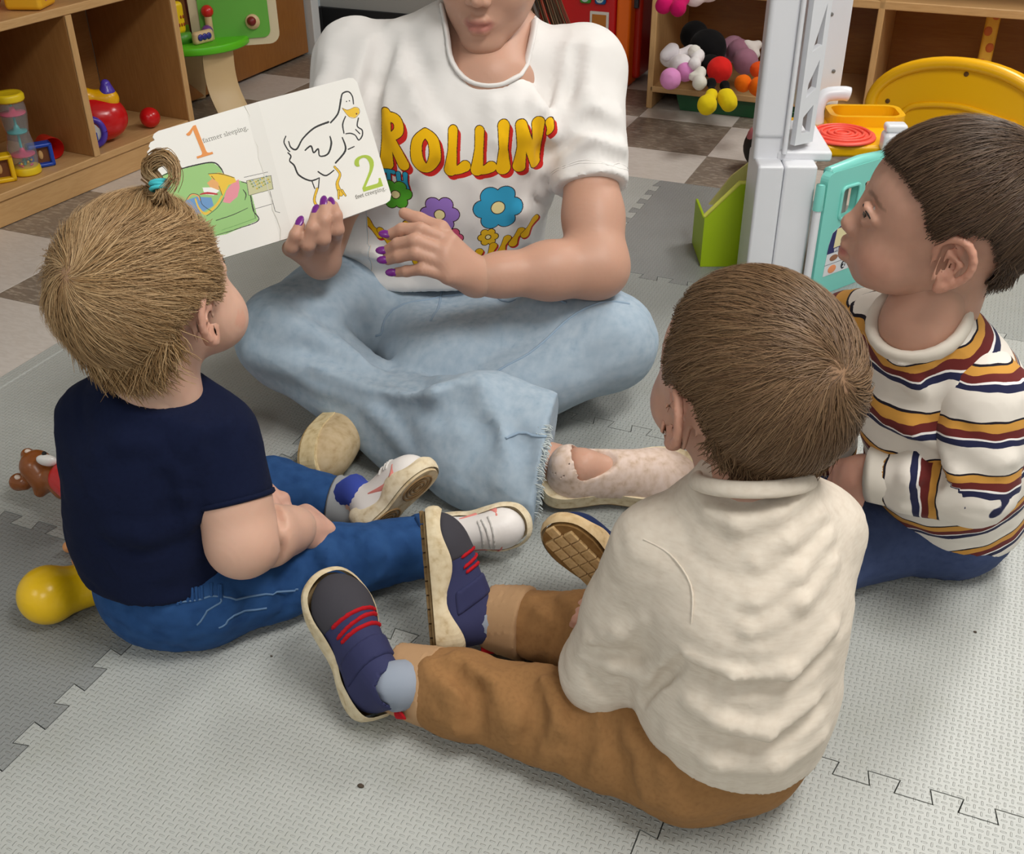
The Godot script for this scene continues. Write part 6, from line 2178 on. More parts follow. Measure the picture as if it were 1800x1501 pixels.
func page_art(left: bool) -> ImageTexture:
	var im := Image.create(512, 640, false, Image.FORMAT_RGB8)
	im.fill(rgb(243, 240, 234))
	var ink := rgb(34, 32, 32)
	if left:
		# a worn strip by the fold
		im.fill_rect(Rect2i(452, 0, 60, 640), rgb(236, 233, 227))
		var green := rgb(158, 204, 128)
		var sofa := [Vector2(-21.8, 207.4), Vector2(77.3, 190.3), Vector2(176.2, 194.5), Vector2(257.4, 209.3), Vector2(283.6, 244.3), Vector2(288.5, 304.8), Vector2(348.7, 323.7), Vector2(378.7, 343.8), Vector2(383.0, 406.7), Vector2(381.8, 521.5), Vector2(234.9, 539.6), Vector2(69.3, 522.5), Vector2(-43.4, 473.7)]
		fill_poly(im, sofa, green)
		stroke(im, [Vector2(-2.1, 208.2), Vector2(76.1, 195.3), Vector2(175.6, 197.0), Vector2(257.4, 209.3), Vector2(283.6, 244.3), Vector2(290.1, 278.5)], [3, 5, 6, 6, 5, 3], ink)
		stroke(im, [Vector2(354.5, 330.8), Vector2(381.5, 352.7), Vector2(376.0, 404.5), Vector2(372.1, 470.2), Vector2(381.8, 521.5), Vector2(292.0, 530.8), Vector2(191.9, 531.5)], [3, 4, 3, 4, 4, 3, 2], ink)
		stroke(im, [Vector2(208.1, 467.0), Vector2(283.7, 463.9), Vector2(351.4, 453.0)], [3, 3, 2], ink)
		stroke(im, [Vector2(352.7, 367.8), Vector2(359.3, 391.3), Vector2(348.5, 414.6)], [3, 4, 2], ink)
		stroke(im, [Vector2(220.7, 516.4), Vector2(296.4, 513.4), Vector2(372.7, 507.9)], [2, 3, 3], rgb(120, 170, 96))
		# sleeper: cushion, straw hat, beard, neckerchief, overalls, arm
		fill_poly(im, [Vector2(255.7, 396.2), Vector2(282.0, 350.9), Vector2(319.7, 319.9), Vector2(345.4, 317.2), Vector2(341.3, 353.5), Vector2(322.1, 390.3), Vector2(282.2, 409.9)], rgb(236, 150, 162))
		fill_poly(im, [Vector2(226.5, 253.2), Vector2(274.0, 262.7), Vector2(329.3, 301.5), Vector2(333.6, 324.3), Vector2(297.5, 329.0), Vector2(261.9, 371.4), Vector2(253.3, 325.8)], rgb(242, 200, 60))
		stroke(im, [Vector2(226.5, 253.2), Vector2(272.8, 267.7), Vector2(328.7, 304.0)], [2, 3, 2], ink)
		stroke(im, [Vector2(237.9, 267.5), Vector2(255.8, 315.9), Vector2(260.8, 365.7)], [2, 2, 2], ink)
		fill_poly(im, [Vector2(211.9, 291.4), Vector2(240.1, 278.8), Vector2(258.3, 306.0), Vector2(255.4, 337.2), Vector2(226.4, 333.5)], rgb(238, 176, 110))
		fill_poly(im, [Vector2(188.4, 305.5), Vector2(225.5, 317.1), Vector2(254.2, 342.2), Vector2(226.1, 354.8), Vector2(190.3, 338.2)], rgb(250, 248, 244))
		stroke(im, [Vector2(171.7, 332.4), Vector2(200.8, 336.1), Vector2(241.2, 354.2)], [4, 10, 6], rgb(188, 44, 50))
		fill_poly(im, [Vector2(105.3, 338.3), Vector2(155.4, 338.0), Vector2(214.3, 361.8), Vector2(214.9, 399.5), Vector2(150.6, 416.8), Vector2(104.0, 423.6), Vector2(74.4, 382.2)], rgb(110, 156, 206))
		stroke(im, [Vector2(257.3, 369.9), Vector2(224.2, 402.4), Vector2(173.8, 424.1), Vector2(152.2, 390.5), Vector2(148.2, 346.4)], [9, 11, 12, 7, 6], rgb(240, 196, 70))
		stroke(im, [Vector2(115.8, 336.3), Vector2(139.3, 322.2), Vector2(161.2, 334.4), Vector2(165.5, 357.2)], [5, 7, 7, 5], rgb(238, 172, 104))
		stroke(im, [Vector2(104.1, 343.3), Vector2(135.3, 318.3), Vector2(165.9, 335.9), Vector2(169.8, 380.0), Vector2(199.5, 421.4)], [2, 2, 2, 2, 2], ink)
		stroke(im, [Vector2(265.3, 377.8), Vector2(226.3, 413.8), Vector2(176.0, 435.5)], [2, 2, 2], ink)
		# a patterned box on thin legs
		fill_poly(im, [Vector2(376.5, 332.4), Vector2(484.6, 339.5), Vector2(479.0, 402.0), Vector2(369.7, 399.9)], rgb(206, 204, 160))
		for k in 26:
			var p: Vector2 = Vector2(390.4, 336.7) + Vector2((k * 37) % 84, (k * 23) % 44 - (k * 37 % 84) * 0.02)
			dot(im, p, 4.0, [rgb(214, 190, 70), rgb(140, 160, 90), rgb(150, 176, 190)][k % 3])
			dot(im, p + Vector2(3, 2), 1.4, rgb(60, 60, 50))
		for q in [[Vector2(376.5, 332.4), Vector2(484.6, 339.5)], [Vector2(369.7, 399.9), Vector2(479.0, 402.0)], [Vector2(376.5, 332.4), Vector2(369.7, 399.9)], [Vector2(484.6, 339.5), Vector2(479.0, 402.0)], [Vector2(378.3, 405.2), Vector2(372.7, 507.9)], [Vector2(462.6, 407.6), Vector2(463.5, 504.3)], [Vector2(463.5, 504.3), Vector2(480.8, 515.1)], [Vector2(378.0, 466.7), Vector2(462.9, 466.6)], [Vector2(371.0, 314.6), Vector2(474.5, 320.3)]]:
			stroke(im, [q[0], q[1]], [2, 2], rgb(70, 70, 70))
	else:
		for q in [[[Vector2(409.1, 86.5), Vector2(425.0, 62.5), Vector2(455.2, 61.5), Vector2(468.7, 87.2), Vector2(463.7, 125.1)], [4, 4, 3, 3, 2]], [[Vector2(409.1, 86.5), Vector2(376.9, 145.7), Vector2(328.5, 178.5)], [6, 5, 4]], [[Vector2(318.1, 173.1), Vector2(240.6, 182.1), Vector2(171.1, 215.3), Vector2(126.7, 254.7), Vector2(101.0, 240.0), Vector2(97.4, 211.2)], [6, 5, 4, 5, 4, 2]],
				[[Vector2(90.3, 184.3), Vector2(74.3, 208.3), Vector2(82.0, 243.7), Vector2(90.2, 256.9)], [2, 3, 3, 2]], [[Vector2(80.3, 260.1), Vector2(89.7, 279.2), Vector2(78.1, 298.6), Vector2(94.4, 325.0), Vector2(104.6, 372.2), Vector2(152.9, 412.1), Vector2(200.7, 412.6)], [3, 4, 3, 5, 5, 4, 2]], [[Vector2(203.4, 382.5), Vector2(233.7, 412.3), Vector2(278.9, 401.1)], [3, 4, 2]],
				[[Vector2(297.1, 369.2), Vector2(360.5, 326.1), Vector2(363.9, 262.7)], [5, 6, 2]], [[Vector2(167.1, 270.2), Vector2(200.4, 258.8), Vector2(206.0, 291.0), Vector2(232.9, 280.8), Vector2(232.2, 314.2), Vector2(273.6, 315.9), Vector2(303.3, 275.7), Vector2(307.5, 240.4)], [3, 5, 4, 4, 3, 5, 6, 3]], [[Vector2(408.7, 170.3), Vector2(384.1, 203.4), Vector2(377.6, 246.5)], [2, 4, 2]],
				[[Vector2(466.4, 198.4), Vector2(450.2, 233.6), Vector2(466.5, 259.9), Vector2(459.0, 286.0), Vector2(436.9, 300.2), Vector2(427.0, 272.6), Vector2(407.6, 256.6), Vector2(385.3, 251.1)], [3, 3, 3, 3, 3, 2, 3, 2]], [[Vector2(437.3, 247.2), Vector2(450.8, 272.8)], [2, 2]], [[Vector2(375.3, 326.9), Vector2(406.2, 323.4)], [3, 2]],
				[[Vector2(161.3, 414.1), Vector2(164.7, 454.1)], [2, 2]], [[Vector2(200.7, 412.6), Vector2(181.5, 458.2)], [2, 2]]]:
			stroke(im, q[0], q[1], ink, 1.6)
		# beak, eyes and feet
		var beak := [Vector2(403.3, 127.0), Vector2(428.2, 144.3), Vector2(464.8, 142.1), Vector2(482.1, 154.7), Vector2(478.8, 176.3), Vector2(450.4, 191.7), Vector2(424.7, 177.0)]
		fill_poly(im, beak, rgb(242, 196, 40))
		stroke(im, beak + [beak[0]], [2, 2], rgb(120, 80, 20))
		dot(im, Vector2(434.0, 103.8), 3.0, ink)
		dot(im, Vector2(448.7, 104.6), 3.0, ink)
		dot(im, Vector2(464.1, 175.5), 4.0, rgb(110, 50, 30))
		for q in [[[Vector2(175.1, 459.4), Vector2(146.0, 508.2), Vector2(154.2, 552.1)], [9, 9, 12]], [[Vector2(286.2, 386.1), Vector2(300.8, 428.8), Vector2(273.9, 469.7), Vector2(277.1, 520.8)], [7, 9, 12, 22]], [[Vector2(270.5, 502.4), Vector2(259.9, 538.9)], [8, 5]], [[Vector2(287.2, 506.5), Vector2(296.4, 536.7)], [8, 5]]]:
			stroke(im, q[0], q[1], rgb(90, 70, 20), 2.0)
			stroke(im, q[0], q[1], rgb(240, 192, 40))
	return ImageTexture.create_from_image(im)


func picture_book() -> void:
	var st := Vector3(-0.2857, 0.5116, 1.8044)
	var sb := Vector3(-0.2137, 0.3459, 1.8616)
	var rt := Vector3(-0.1904, 0.5303, 1.6990)
	var rb := Vector3(-0.1146, 0.3732, 1.7486)
	var lt := Vector3(-0.3894, 0.4880, 1.9298)
	var lb := Vector3(-0.3138, 0.3297, 1.9931)
	var book := thing("picture_book", "open board picture book with a duck on one page, its far corner torn", "book", sb)
	var home := book.transform.affine_inverse()
	var out := (rb - sb).cross(st - sb).normalized()
	var board := paint(rgb(226, 222, 214), 0.6)
	# outlines in the unit square: x from the left edge, y downwards
	var right := PackedVector2Array([Vector2(0, 0), Vector2(0.93, 0), Vector2(0.975, 0.012), Vector2(1, 0.05), Vector2(1, 0.95), Vector2(0.975, 0.988), Vector2(0.93, 1), Vector2(0, 1)])
	var torn := PackedVector2Array([Vector2(1, 0), Vector2(0.14, 0.0), Vector2(0.10, 0.012), Vector2(0.085, 0.03), Vector2(0.095, 0.055), Vector2(0.055, 0.062), Vector2(0.035, 0.085), Vector2(0.042, 0.10), Vector2(0.012, 0.12), Vector2(0.018, 0.15), Vector2(0.0, 0.17), Vector2(0.008, 0.22), Vector2(0.0, 0.26), Vector2(0, 0.94), Vector2(0.03, 0.99), Vector2(0.07, 1), Vector2(1, 1)])
	for side in 2:
		var a := lt if side == 0 else st
		var b := st if side == 0 else rt
		var c := lb if side == 0 else sb
		var d := sb if side == 0 else rb
		var n := ((d - c).cross(a - c)).normalized()
		for layer in 3:
			var g := slab_geo(torn if side == 0 and layer == 0 else (right if side == 1 else PackedVector2Array([Vector2(1, 0), Vector2(0.07, 0.0), Vector2(0.02, 0.02), Vector2(0, 0.06), Vector2(0, 0.94), Vector2(0.02, 0.98), Vector2(0.07, 1), Vector2(1, 1)])), 1.0)
			if side == 0 and layer > 0:
				g = slab_geo(PackedVector2Array([Vector2(1, 0.004), Vector2(0.16, 0.004), Vector2(0.11, 0.05), Vector2(0.06, 0.10), Vector2(0.02, 0.16), Vector2(0.01, 0.94), Vector2(0.04, 0.99), Vector2(1, 0.996)]), 1.0)
			g.uv.resize(g.v.size())
			for i in g.v.size():
				var q := g.v[i]
				g.uv[i] = Vector2(q.x, q.y) if q.z > 0.5 else Vector2(0.01, 0.01)
				var top := a.lerp(b, q.x)
				var low := c.lerp(d, q.x)
				g.v[i] = top.lerp(low, q.y) + n * (-0.0042 * layer + 0.0038 * (q.z - 1.0))
			g.smooth_normals()
			for i in range(0, g.idx.size(), 3):
				var w := g.idx[i + 1]
				g.idx[i + 1] = g.idx[i + 2]
				g.idx[i + 2] = w
			g.smooth_normals()
			if layer == 0:
				var m := paint(Color.WHITE, 0.5, 0.4)
				m.albedo_texture = page_art(side == 0)
				m.texture_repeat = false
				var pg := part("page", g, m, book, home)
				# [text, across, down, colour, width in metres]
				var words := [["1", 0.345, 0.035, rgb(238, 154, 84), 0.024], ["farmer sleeping.", 0.465, 0.140, rgb(120, 116, 110), 0.064]] if side == 0 else [["2", 0.735, 0.590, rgb(176, 200, 70), 0.030], ["feet creeping.", 0.660, 0.862, rgb(140, 136, 128), 0.046]]
				for w in words:
					var tm := TextMesh.new()
					var font := SystemFont.new()
					font.font_names = PackedStringArray(["Droid Serif"])
					tm.font = font
					tm.text = w[0]
					tm.font_size = 48
					tm.depth = 0.2
					tm.pixel_size = 0.01
					tm.horizontal_alignment = HORIZONTAL_ALIGNMENT_LEFT
					tm.vertical_alignment = VERTICAL_ALIGNMENT_TOP
					var box := tm.get_aabb()
					var k: float = w[4] / box.size.x
					var x := (b - a).normalized()
					var y := (a - c)
					y = (y - x * y.dot(x)).normalized()
					var at: Vector3 = a.lerp(b, w[1]).lerp(c.lerp(d, w[1]), w[2]) + n * 0.0004 - x * box.position.x * k - y * (box.position.y + box.size.y) * k
					var cc: Color = w[3]
					part("lettering", tm, paint(cc, 0.7), pg, Transform3D(Basis(x * k, y * k, n * 0.003), at))
			else:
				part("page", g, board, book, home)
	# the worn layer peeling along the fold
	var strip := []
	for k in 14:
		var t := k / 13.0
		strip.append(lt.lerp(st, 0.88 + 0.02 * sin(k * 1.9)).lerp(lb.lerp(sb, 0.90 + 0.02 * sin(k * 2.3)), t) + out * 0.0003)
	part("peeling_edge", tube_geo(strip, [0.0007], 5), board, book, home)


func bookcase_by_door() -> void:
	var o := Vector3(-1.325, 0, 1.06)
	var t := thing("toy_bookcase", "light maple bookcase with square cubbies full of plastic toys", "bookcase", o, deg_to_rad(-4.0))
	var dp := 0.30
	var z0 := -0.329
	var z1 := 0.98
	var zc := (z0 + z1) * 0.5
	var zl := z1 - z0
	part("plinth", box_geo(Vector3(0.02, 0.058, zl), 0.002, 1, Vector3(-0.016, 0.030, zc)), M.maple_z, t)
	part("shelf", box_geo(Vector3(dp, 0.018, zl), 0.003, 1, Vector3(-dp * 0.5, 0.068, zc)), M.maple_z, t)
	part("shelf", box_geo(Vector3(dp, 0.020, zl), 0.003, 1, Vector3(-dp * 0.5, 0.416, zc)), M.maple_z, t)
	part("shelf", box_geo(Vector3(dp, 0.020, zl), 0.003, 1, Vector3(-dp * 0.5, 0.80, zc)), M.maple_z, t)
	part("back_panel", box_geo(Vector3(0.008, 0.80, zl), 0.001, 1, Vector3(-dp - 0.004, 0.405, zc)), M.veneer_z, t)
	for z in [0.0, 0.32, 0.64]:
		part("divider", box_geo(Vector3(dp - 0.004, 0.329, 0.018), 0.002, 1, Vector3(-dp * 0.5 - 0.002, 0.2415, z)), M.veneer_y, t)
		part("edge_band", box_geo(Vector3(0.004, 0.329, 0.018), 0.001, 1, Vector3(0.0, 0.2415, z)), M.maple_y, t)
	for z in [z0, z1]:
		part("side_panel", box_geo(Vector3(dp, 0.80, 0.018), 0.002, 1, Vector3(-dp * 0.5, 0.405, z + signf(z) * 0.009)), M.veneer_y, t)
		part("edge_band", box_geo(Vector3(0.004, 0.80, 0.018), 0.001, 1, Vector3(0.002, 0.405, z + signf(z) * 0.009)), M.maple_y, t)
	# toys in the cubbies
	var sy := 0.0775
	var b := Vector3(-1.3928, 0.0775, 1.2206)
	var tube := thing("rattle_tube", "clear hourglass rain tube with yellow caps and pink and teal discs", "toy", b)
	var clear := paint(Color(0.80, 0.86, 0.88, 0.16), 0.06)
	clear.transparency = BaseMaterial3D.TRANSPARENCY_ALPHA
	part("cap", lathe_geo([[0.0, 0.0], [0.031, 0.0], [0.033, 0.004], [0.032, 0.016], [0.028, 0.018], [0.0, 0.018]], 28), paint(rgb(236, 204, 30), 0.35), tube)
	part("cap", lathe_geo([[0.0, 0.168], [0.030, 0.168], [0.033, 0.172], [0.033, 0.182], [0.029, 0.187], [0.024, 0.185], [0.0, 0.185]], 28), paint(rgb(236, 204, 30), 0.35), tube)
	part("tube", lathe_geo([[0.028, 0.018], [0.031, 0.035], [0.031, 0.060], [0.026, 0.088], [0.0245, 0.098], [0.027, 0.112], [0.031, 0.140], [0.030, 0.158], [0.027, 0.168]], 28), clear, tube)
	var pinkc := paint(rgb(226, 70, 120), 0.3)
	var tealc := paint(rgb(70, 180, 184), 0.3)
	for q in [[0.045, 0.027, pinkc], [0.098, 0.022, tealc], [0.140, 0.028, pinkc]]:
		part("disc", lathe_geo([[0.0, q[0] + 0.018], [0.005, q[0] + 0.014], [0.008, q[0] + 0.004], [q[1], q[0] + 0.002], [q[1], q[0] - 0.002], [0.0, q[0] - 0.002]], 24), q[2], tube)
	part("spindle", tube_geo([Vector3(0, 0.02, 0), Vector3(0, 0.165, 0)], [0.003], 8), tealc, tube)
	var rng := RandomNumberGenerator.new()
	rng.seed = 3
	for k in 16:
		var a := rng.randf() * TAU
		var r := rng.randf_range(0.008, 0.024)
		part("bead", ball_geo(Vector3.ZERO, Vector3.ONE * 0.0028, Basis(), 8), [pinkc, tealc, M.yellow_toy][k % 3], tube, move_by(Vector3(cos(a) * r, 0.021 + 0.004 * (k % 3), sin(a) * r)))
	# square picture frames
	frame_block("picture_block", "small yellow frame block standing beside the rain tube", Vector3(-1.4033, 0.0775, 1.2880) + Vector3(0, 0.031, 0), 0.95, 0.062, M.yellow_toy)
	frame_block("picture_block", "small blue frame block standing between rain tube and red cup", Vector3(-1.3826, 0.0775, 1.1687) + Vector3(-0.012, 0.028, 0), 1.0, 0.056, M.blue_plastic)
	var ob := thing("shape_block", "orange and pink block with a blue foot behind the yellow frame", "toy", Vector3(-1.5104, 0.0775, 1.1758) + Vector3(-0.04, 0, 0.02))
	part("top", box_geo(Vector3(0.055, 0.05, 0.055), 0.016, 3, Vector3(0, 0.062, 0)), M.orange, ob)
	part("band", box_geo(Vector3(0.053, 0.02, 0.053), 0.006, 2, Vector3(0, 0.030, 0)), paint(rgb(232, 150, 176), 0.4), ob)
	part("foot", box_geo(Vector3(0.058, 0.022, 0.058), 0.006, 2, Vector3(0, 0.011, 0)), M.blue_plastic, ob)
	# red cup on its side
	var cp := Vector3(-1.4001, 0.0775, 1.1037) + Vector3(-0.03, 0.026, 0)
	var cup := lathe_geo([[0.0, -0.035], [0.019, -0.035], [0.021, -0.033], [0.026, 0.032], [0.0245, 0.032], [0.0195, -0.030], [0.0, -0.030]], 28)
	single("cup", cup, paint(rgb(224, 44, 34), 0.3), "red plastic cup lying on its side in the cubby", "cup", Transform3D(basis_on(Vector3(0.80, 0.02, 0.42)), cp))
	# red pull-along toy with coloured buttons
	var vp := Vector3(-1.3041, 0.0775, 0.9992) + Vector3(-0.055, 0, -0.012)
	var car := thing("toy_car", "glossy red plastic toy car with yellow, green and purple buttons", "toy", vp + Vector3(-0.034, 0, -0.022), deg_to_rad(40))
	var f := Field.new(Vector3(-0.09, 0.0, -0.075), Vector3(0.09, 0.17, 0.075), 0.0035)
	f.ball(Vector3(0, 0.052, 0), Vector3(0.070, 0.050, 0.054), Basis(), 0.02)
	f.cone(Vector3(-0.03, 0.075, 0), Vector3(0.025, 0.065, 0), 0.046, 0.044, 0.02)
	f.cut(Vector3(0, 0.004, 0), Vector3.DOWN)
	part("shell", f.geo(), M.red_plastic, car)
	f = Field.new(Vector3(-0.09, 0.06, -0.06), Vector3(0.08, 0.16, 0.06), 0.0033)
	f.ball(Vector3(-0.036, 0.118, 0), Vector3(0.034, 0.022, 0.034), Basis(), 0.01)
	f.cone(Vector3(-0.01, 0.108, 0), Vector3(0.036, 0.104, 0), 0.020, 0.026, 0.016)
	part("hood", f.geo(), M.yellow_plastic, car)
	part("button", ball_geo(Vector3(-0.040, 0.136, 0.004), Vector3(0.024, 0.010, 0.018), Basis(), 20), M.green_plastic, car)
	f = Field.new(Vector3(0.0, 0.10, -0.03), Vector3(0.07, 0.16, 0.04), 0.003)
	f.cone(Vector3(0.036, 0.122, 0), Vector3(0.036, 0.140, 0.0), 0.020, 0.012, 0.01)
	part("button", f.geo(), M.purple_plastic, car)
	var ring := []
	for k in 25:
		ring.append(Vector3(-0.012 + cos(TAU * k / 24) * 0.026, 0.040 + sin(TAU * k / 24) * 0.032, 0.054))
	part("window_rim", tube_geo(ring, [0.008], 8, false), M.purple_plastic, car)
	part("window_picture", ball_geo(Vector3(-0.012, 0.040, 0.050), Vector3(0.021, 0.027, 0.008), Basis(), 20), paint(rgb(232, 232, 230), 0.3), car)
	part("door_mark", box_geo(Vector3(0.014, 0.020, 0.005), 0.002, 1, Vector3(-0.010, 0.030, 0.0575)), M.blue_plastic, car)
	single("ball", ball_geo(Vector3.ZERO, Vector3.ONE * 0.026, Basis(), 28), M.red_plastic, "small red ball beside the toy car in the cubby", "ball", move_by(Vector3(-1.3388, 0.0775, 0.8428) + Vector3(-0.012, 0.0265, -0.02)))
	# blocks on the upper shelf
	var yb := thing("picture_block", "yellow block with a pink butterfly on the upper shelf", "toy", Vector3(-1.3482, 0.4270, 1.1035) + Vector3(-0.035, 0, 0), deg_to_rad(20))
	part("block", box_geo(Vector3(0.085, 0.075, 0.085), 0.010, 3, Vector3(0, 0.038, 0)), paint(rgb(240, 178, 34), 0.4), yb)
	for e: float in [-1.0, 1.0]:
		part("butterfly_wing", ball_geo(Vector3(0.0430, 0.045, e * 0.014), Vector3(0.002, 0.014, 0.011), Basis(), 14), paint(rgb(224, 120, 160), 0.5), yb)
		part("butterfly_wing", ball_geo(Vector3(0.0430, 0.026, e * 0.011), Vector3(0.002, 0.010, 0.009), Basis(), 14), paint(rgb(224, 120, 160), 0.5), yb)
	single("block", box_geo(Vector3(0.075, 0.07, 0.075), 0.012, 3), paint(rgb(226, 76, 30), 0.4), "plain orange red block on the upper shelf", "toy", move_by(Vector3(-1.4565, 0.4270, 1.1195) + Vector3(-0.045, 0.036, 0.02)))
	# activity table in front of the door
	var at := thing("activity_table", "wooden bead activity table with a bright green top and bentwood legs", "activity table", Vector3(-1.455, 0, 0.47), deg_to_rad(-12))
	var wood := paint(rgb(214, 184, 138), 0.45)
	part("top", lathe_geo([[0.0, 0.205], [0.150, 0.205], [0.156, 0.209], [0.156, 0.224], [0.150, 0.228], [0.0, 0.228]], 40), paint(rgb(96, 200, 28), 0.4), at)
	for e in 3:
		var an: float = [0.15, 1.9, 3.6][e]
		var dir := Vector3(cos(an), 0, sin(an))
		var line := smooth_line([dir * 0.115 + Vector3(0, 0.205, 0), dir * 0.112 + Vector3(0, 0.14, 0), dir * 0.125 + Vector3(0, 0.09, 0), dir * 0.165 + Vector3(0, 0.03, 0), dir * 0.178 + Vector3(0, 0.004, 0)], 5)
		part("leg", tube_geo(line, [0.052], 10, true, 0.11, dir), wood, at)
	part("panel", slab_geo(round_rect(0.24, 0.30, 0.03), 0.012), paint(rgb(222, 206, 172), 0.5), at, Transform3D(Basis(Vector3.UP, deg_to_rad(52)), Vector3(0.095, 0.35, -0.075)))
	part("panel_print", slab_geo(round_rect(0.19, 0.15, 0.02), 0.003), paint(rgb(104, 178, 66), 0.5), at, Transform3D(Basis(Vector3.UP, deg_to_rad(52)), Vector3(0.106, 0.295, -0.066)))
	part("panel_print", slab_geo(PackedVector2Array([Vector2(-0.1, 0.03), Vector2(0.1, -0.03), Vector2(0.1, 0.0), Vector2(-0.1, 0.06)]), 0.003), paint(rgb(206, 44, 34), 0.5), at, Transform3D(Basis(Vector3.UP, deg_to_rad(52)), Vector3(0.106, 0.385, -0.066)))
	part("panel", slab_geo(round_rect(0.22, 0.30, 0.03), 0.012), paint(rgb(206, 214, 176), 0.5), at, Transform3D(Basis(Vector3.UP, deg_to_rad(125)), Vector3(-0.02, 0.35, 0.11)))
	part("knob", lathe_geo([[0.0, 0.0], [0.020, 0.0], [0.020, 0.014], [0.0, 0.016]], 20), wood, at, Transform3D(basis_on(Vector3(0.78, 0, 0.62)), Vector3(0.135, 0.265, -0.105)))
	part("knob", ball_geo(Vector3.ZERO, Vector3.ONE * 0.013, Basis(), 14), paint(rgb(120, 24, 26), 0.4), at, move_by(Vector3(0.146, 0.268, -0.092)))
	part("wire", tube_geo([Vector3(0.02, 0.228, 0.02), Vector3(0.015, 0.32, 0.02), Vector3(0.0, 0.44, 0.02)], [0.0035], 8), paint(rgb(90, 20, 20), 0.4), at)
	part("peg", tube_geo([Vector3(0.075, 0.228, 0.0), Vector3(0.075, 0.30, 0.0)], [0.010, 0.010], 12), wood, at)
	for q in [[Vector3(0.075, 0.302, 0.0), 0.017, rgb(206, 32, 30)], [Vector3(0.078, 0.252, 0.012), 0.016, rgb(112, 62, 140)], [Vector3(0.0, 0.295, 0.085), 0.014, rgb(196, 40, 34)]]:
		part("bead", ball_geo(q[0], Vector3.ONE * q[1], Basis(), 16), paint(q[2], 0.3), at)
	part("slider", box_geo(Vector3(0.028, 0.085, 0.034), 0.012, 3, Vector3(0.03, 0.292, 0.068)), paint(rgb(244, 206, 20), 0.35), at)
	for k in 5:
		part("pip", ball_geo(Vector3(0.0445, 0.275 + 0.020 * (k / 3), 0.060 + 0.008 * (k % 3)), Vector3(0.0016, 0.005, 0.0028), Basis(), 8), paint(rgb(170, 60, 20), 0.5), at)
	part("slider_base", lathe_geo([[0.0, 0.0], [0.030, 0.0], [0.028, 0.024], [0.0, 0.026]], 20), paint(rgb(86, 160, 50), 0.4), at, move_by(Vector3(0.035, 0.228, 0.07)))
	part("caterpillar", box_geo(Vector3(0.02, 0.034, 0.068), 0.009, 3, Vector3(0.095, 0.245, 0.045)), wood, at)
	for k in 3:
		part("bead", ball_geo(Vector3(0.106, 0.247, 0.062 - 0.015 * k), Vector3(0.004, 0.009, 0.009), Basis(), 12), paint(rgb(52, 48, 140), 0.3), at)


func frame_block(called: String, label: String, at: Vector3, turn: float, s: float, m: Material) -> void:
	var t := thing(called, label, "toy", at, turn)
	for e: float in [-1.0, 1.0]:
		part("bar", box_geo(Vector3(s, s * 0.17, s * 0.55), 0.004, 2, Vector3(0, e * s * 0.415, 0)), m, t)
		part("bar", box_geo(Vector3(s * 0.17, s, s * 0.55), 0.004, 2, Vector3(e * s * 0.415, 0, 0)), m, t)
	part("picture", box_geo(Vector3(s * 0.7, s * 0.7, 0.006), 0.001, 1), paint(rgb(126, 74, 40), 0.5), t)
	part("picture_shape", ball_geo(Vector3(0, 0, 0.004), Vector3(s * 0.10, s * 0.2, 0.003), Basis(), 12), paint(rgb(214, 170, 110), 0.5), t)


func plush(p: Dictionary) -> void:
	# a soft toy: stuffed limbs and body run together, mittens and shoes apart
	var t := thing("plush_toy", p.label, "plush toy", p.at, 0.0, "plush toys in the bookcase")
	for q in p.lumps:
		var lo := Vector3.ONE * 9.0
		var hi := -lo
		for e in q[1]:
			lo = lo.min(e[0] - Vector3.ONE * e[1])
			hi = hi.max(e[0] + Vector3.ONE * e[1])
		var f := Field.new(lo - Vector3.ONE * 0.012, hi + Vector3.ONE * 0.012, 0.0042)
		var prev = null
		for e in q[1]:
			f.ball(e[0], Vector3.ONE * e[1] if e.size() < 3 else e[2], Basis(), 0.014)
			if prev != null and e[0].distance_to(prev[0]) < 0.12:
				f.cone(prev[0], e[0], minf(prev[1], e[1]) * 0.75, minf(prev[1], e[1]) * 0.75, 0.012)
			prev = e
		f.crumple(noise(30.0, 91, 2), Basis(), 0.0018, 0.3)
		part(q[0], f.geo(), cloth(q[2], 0.95, null, 0, 0, 0.35), t, t.transform.affine_inverse())


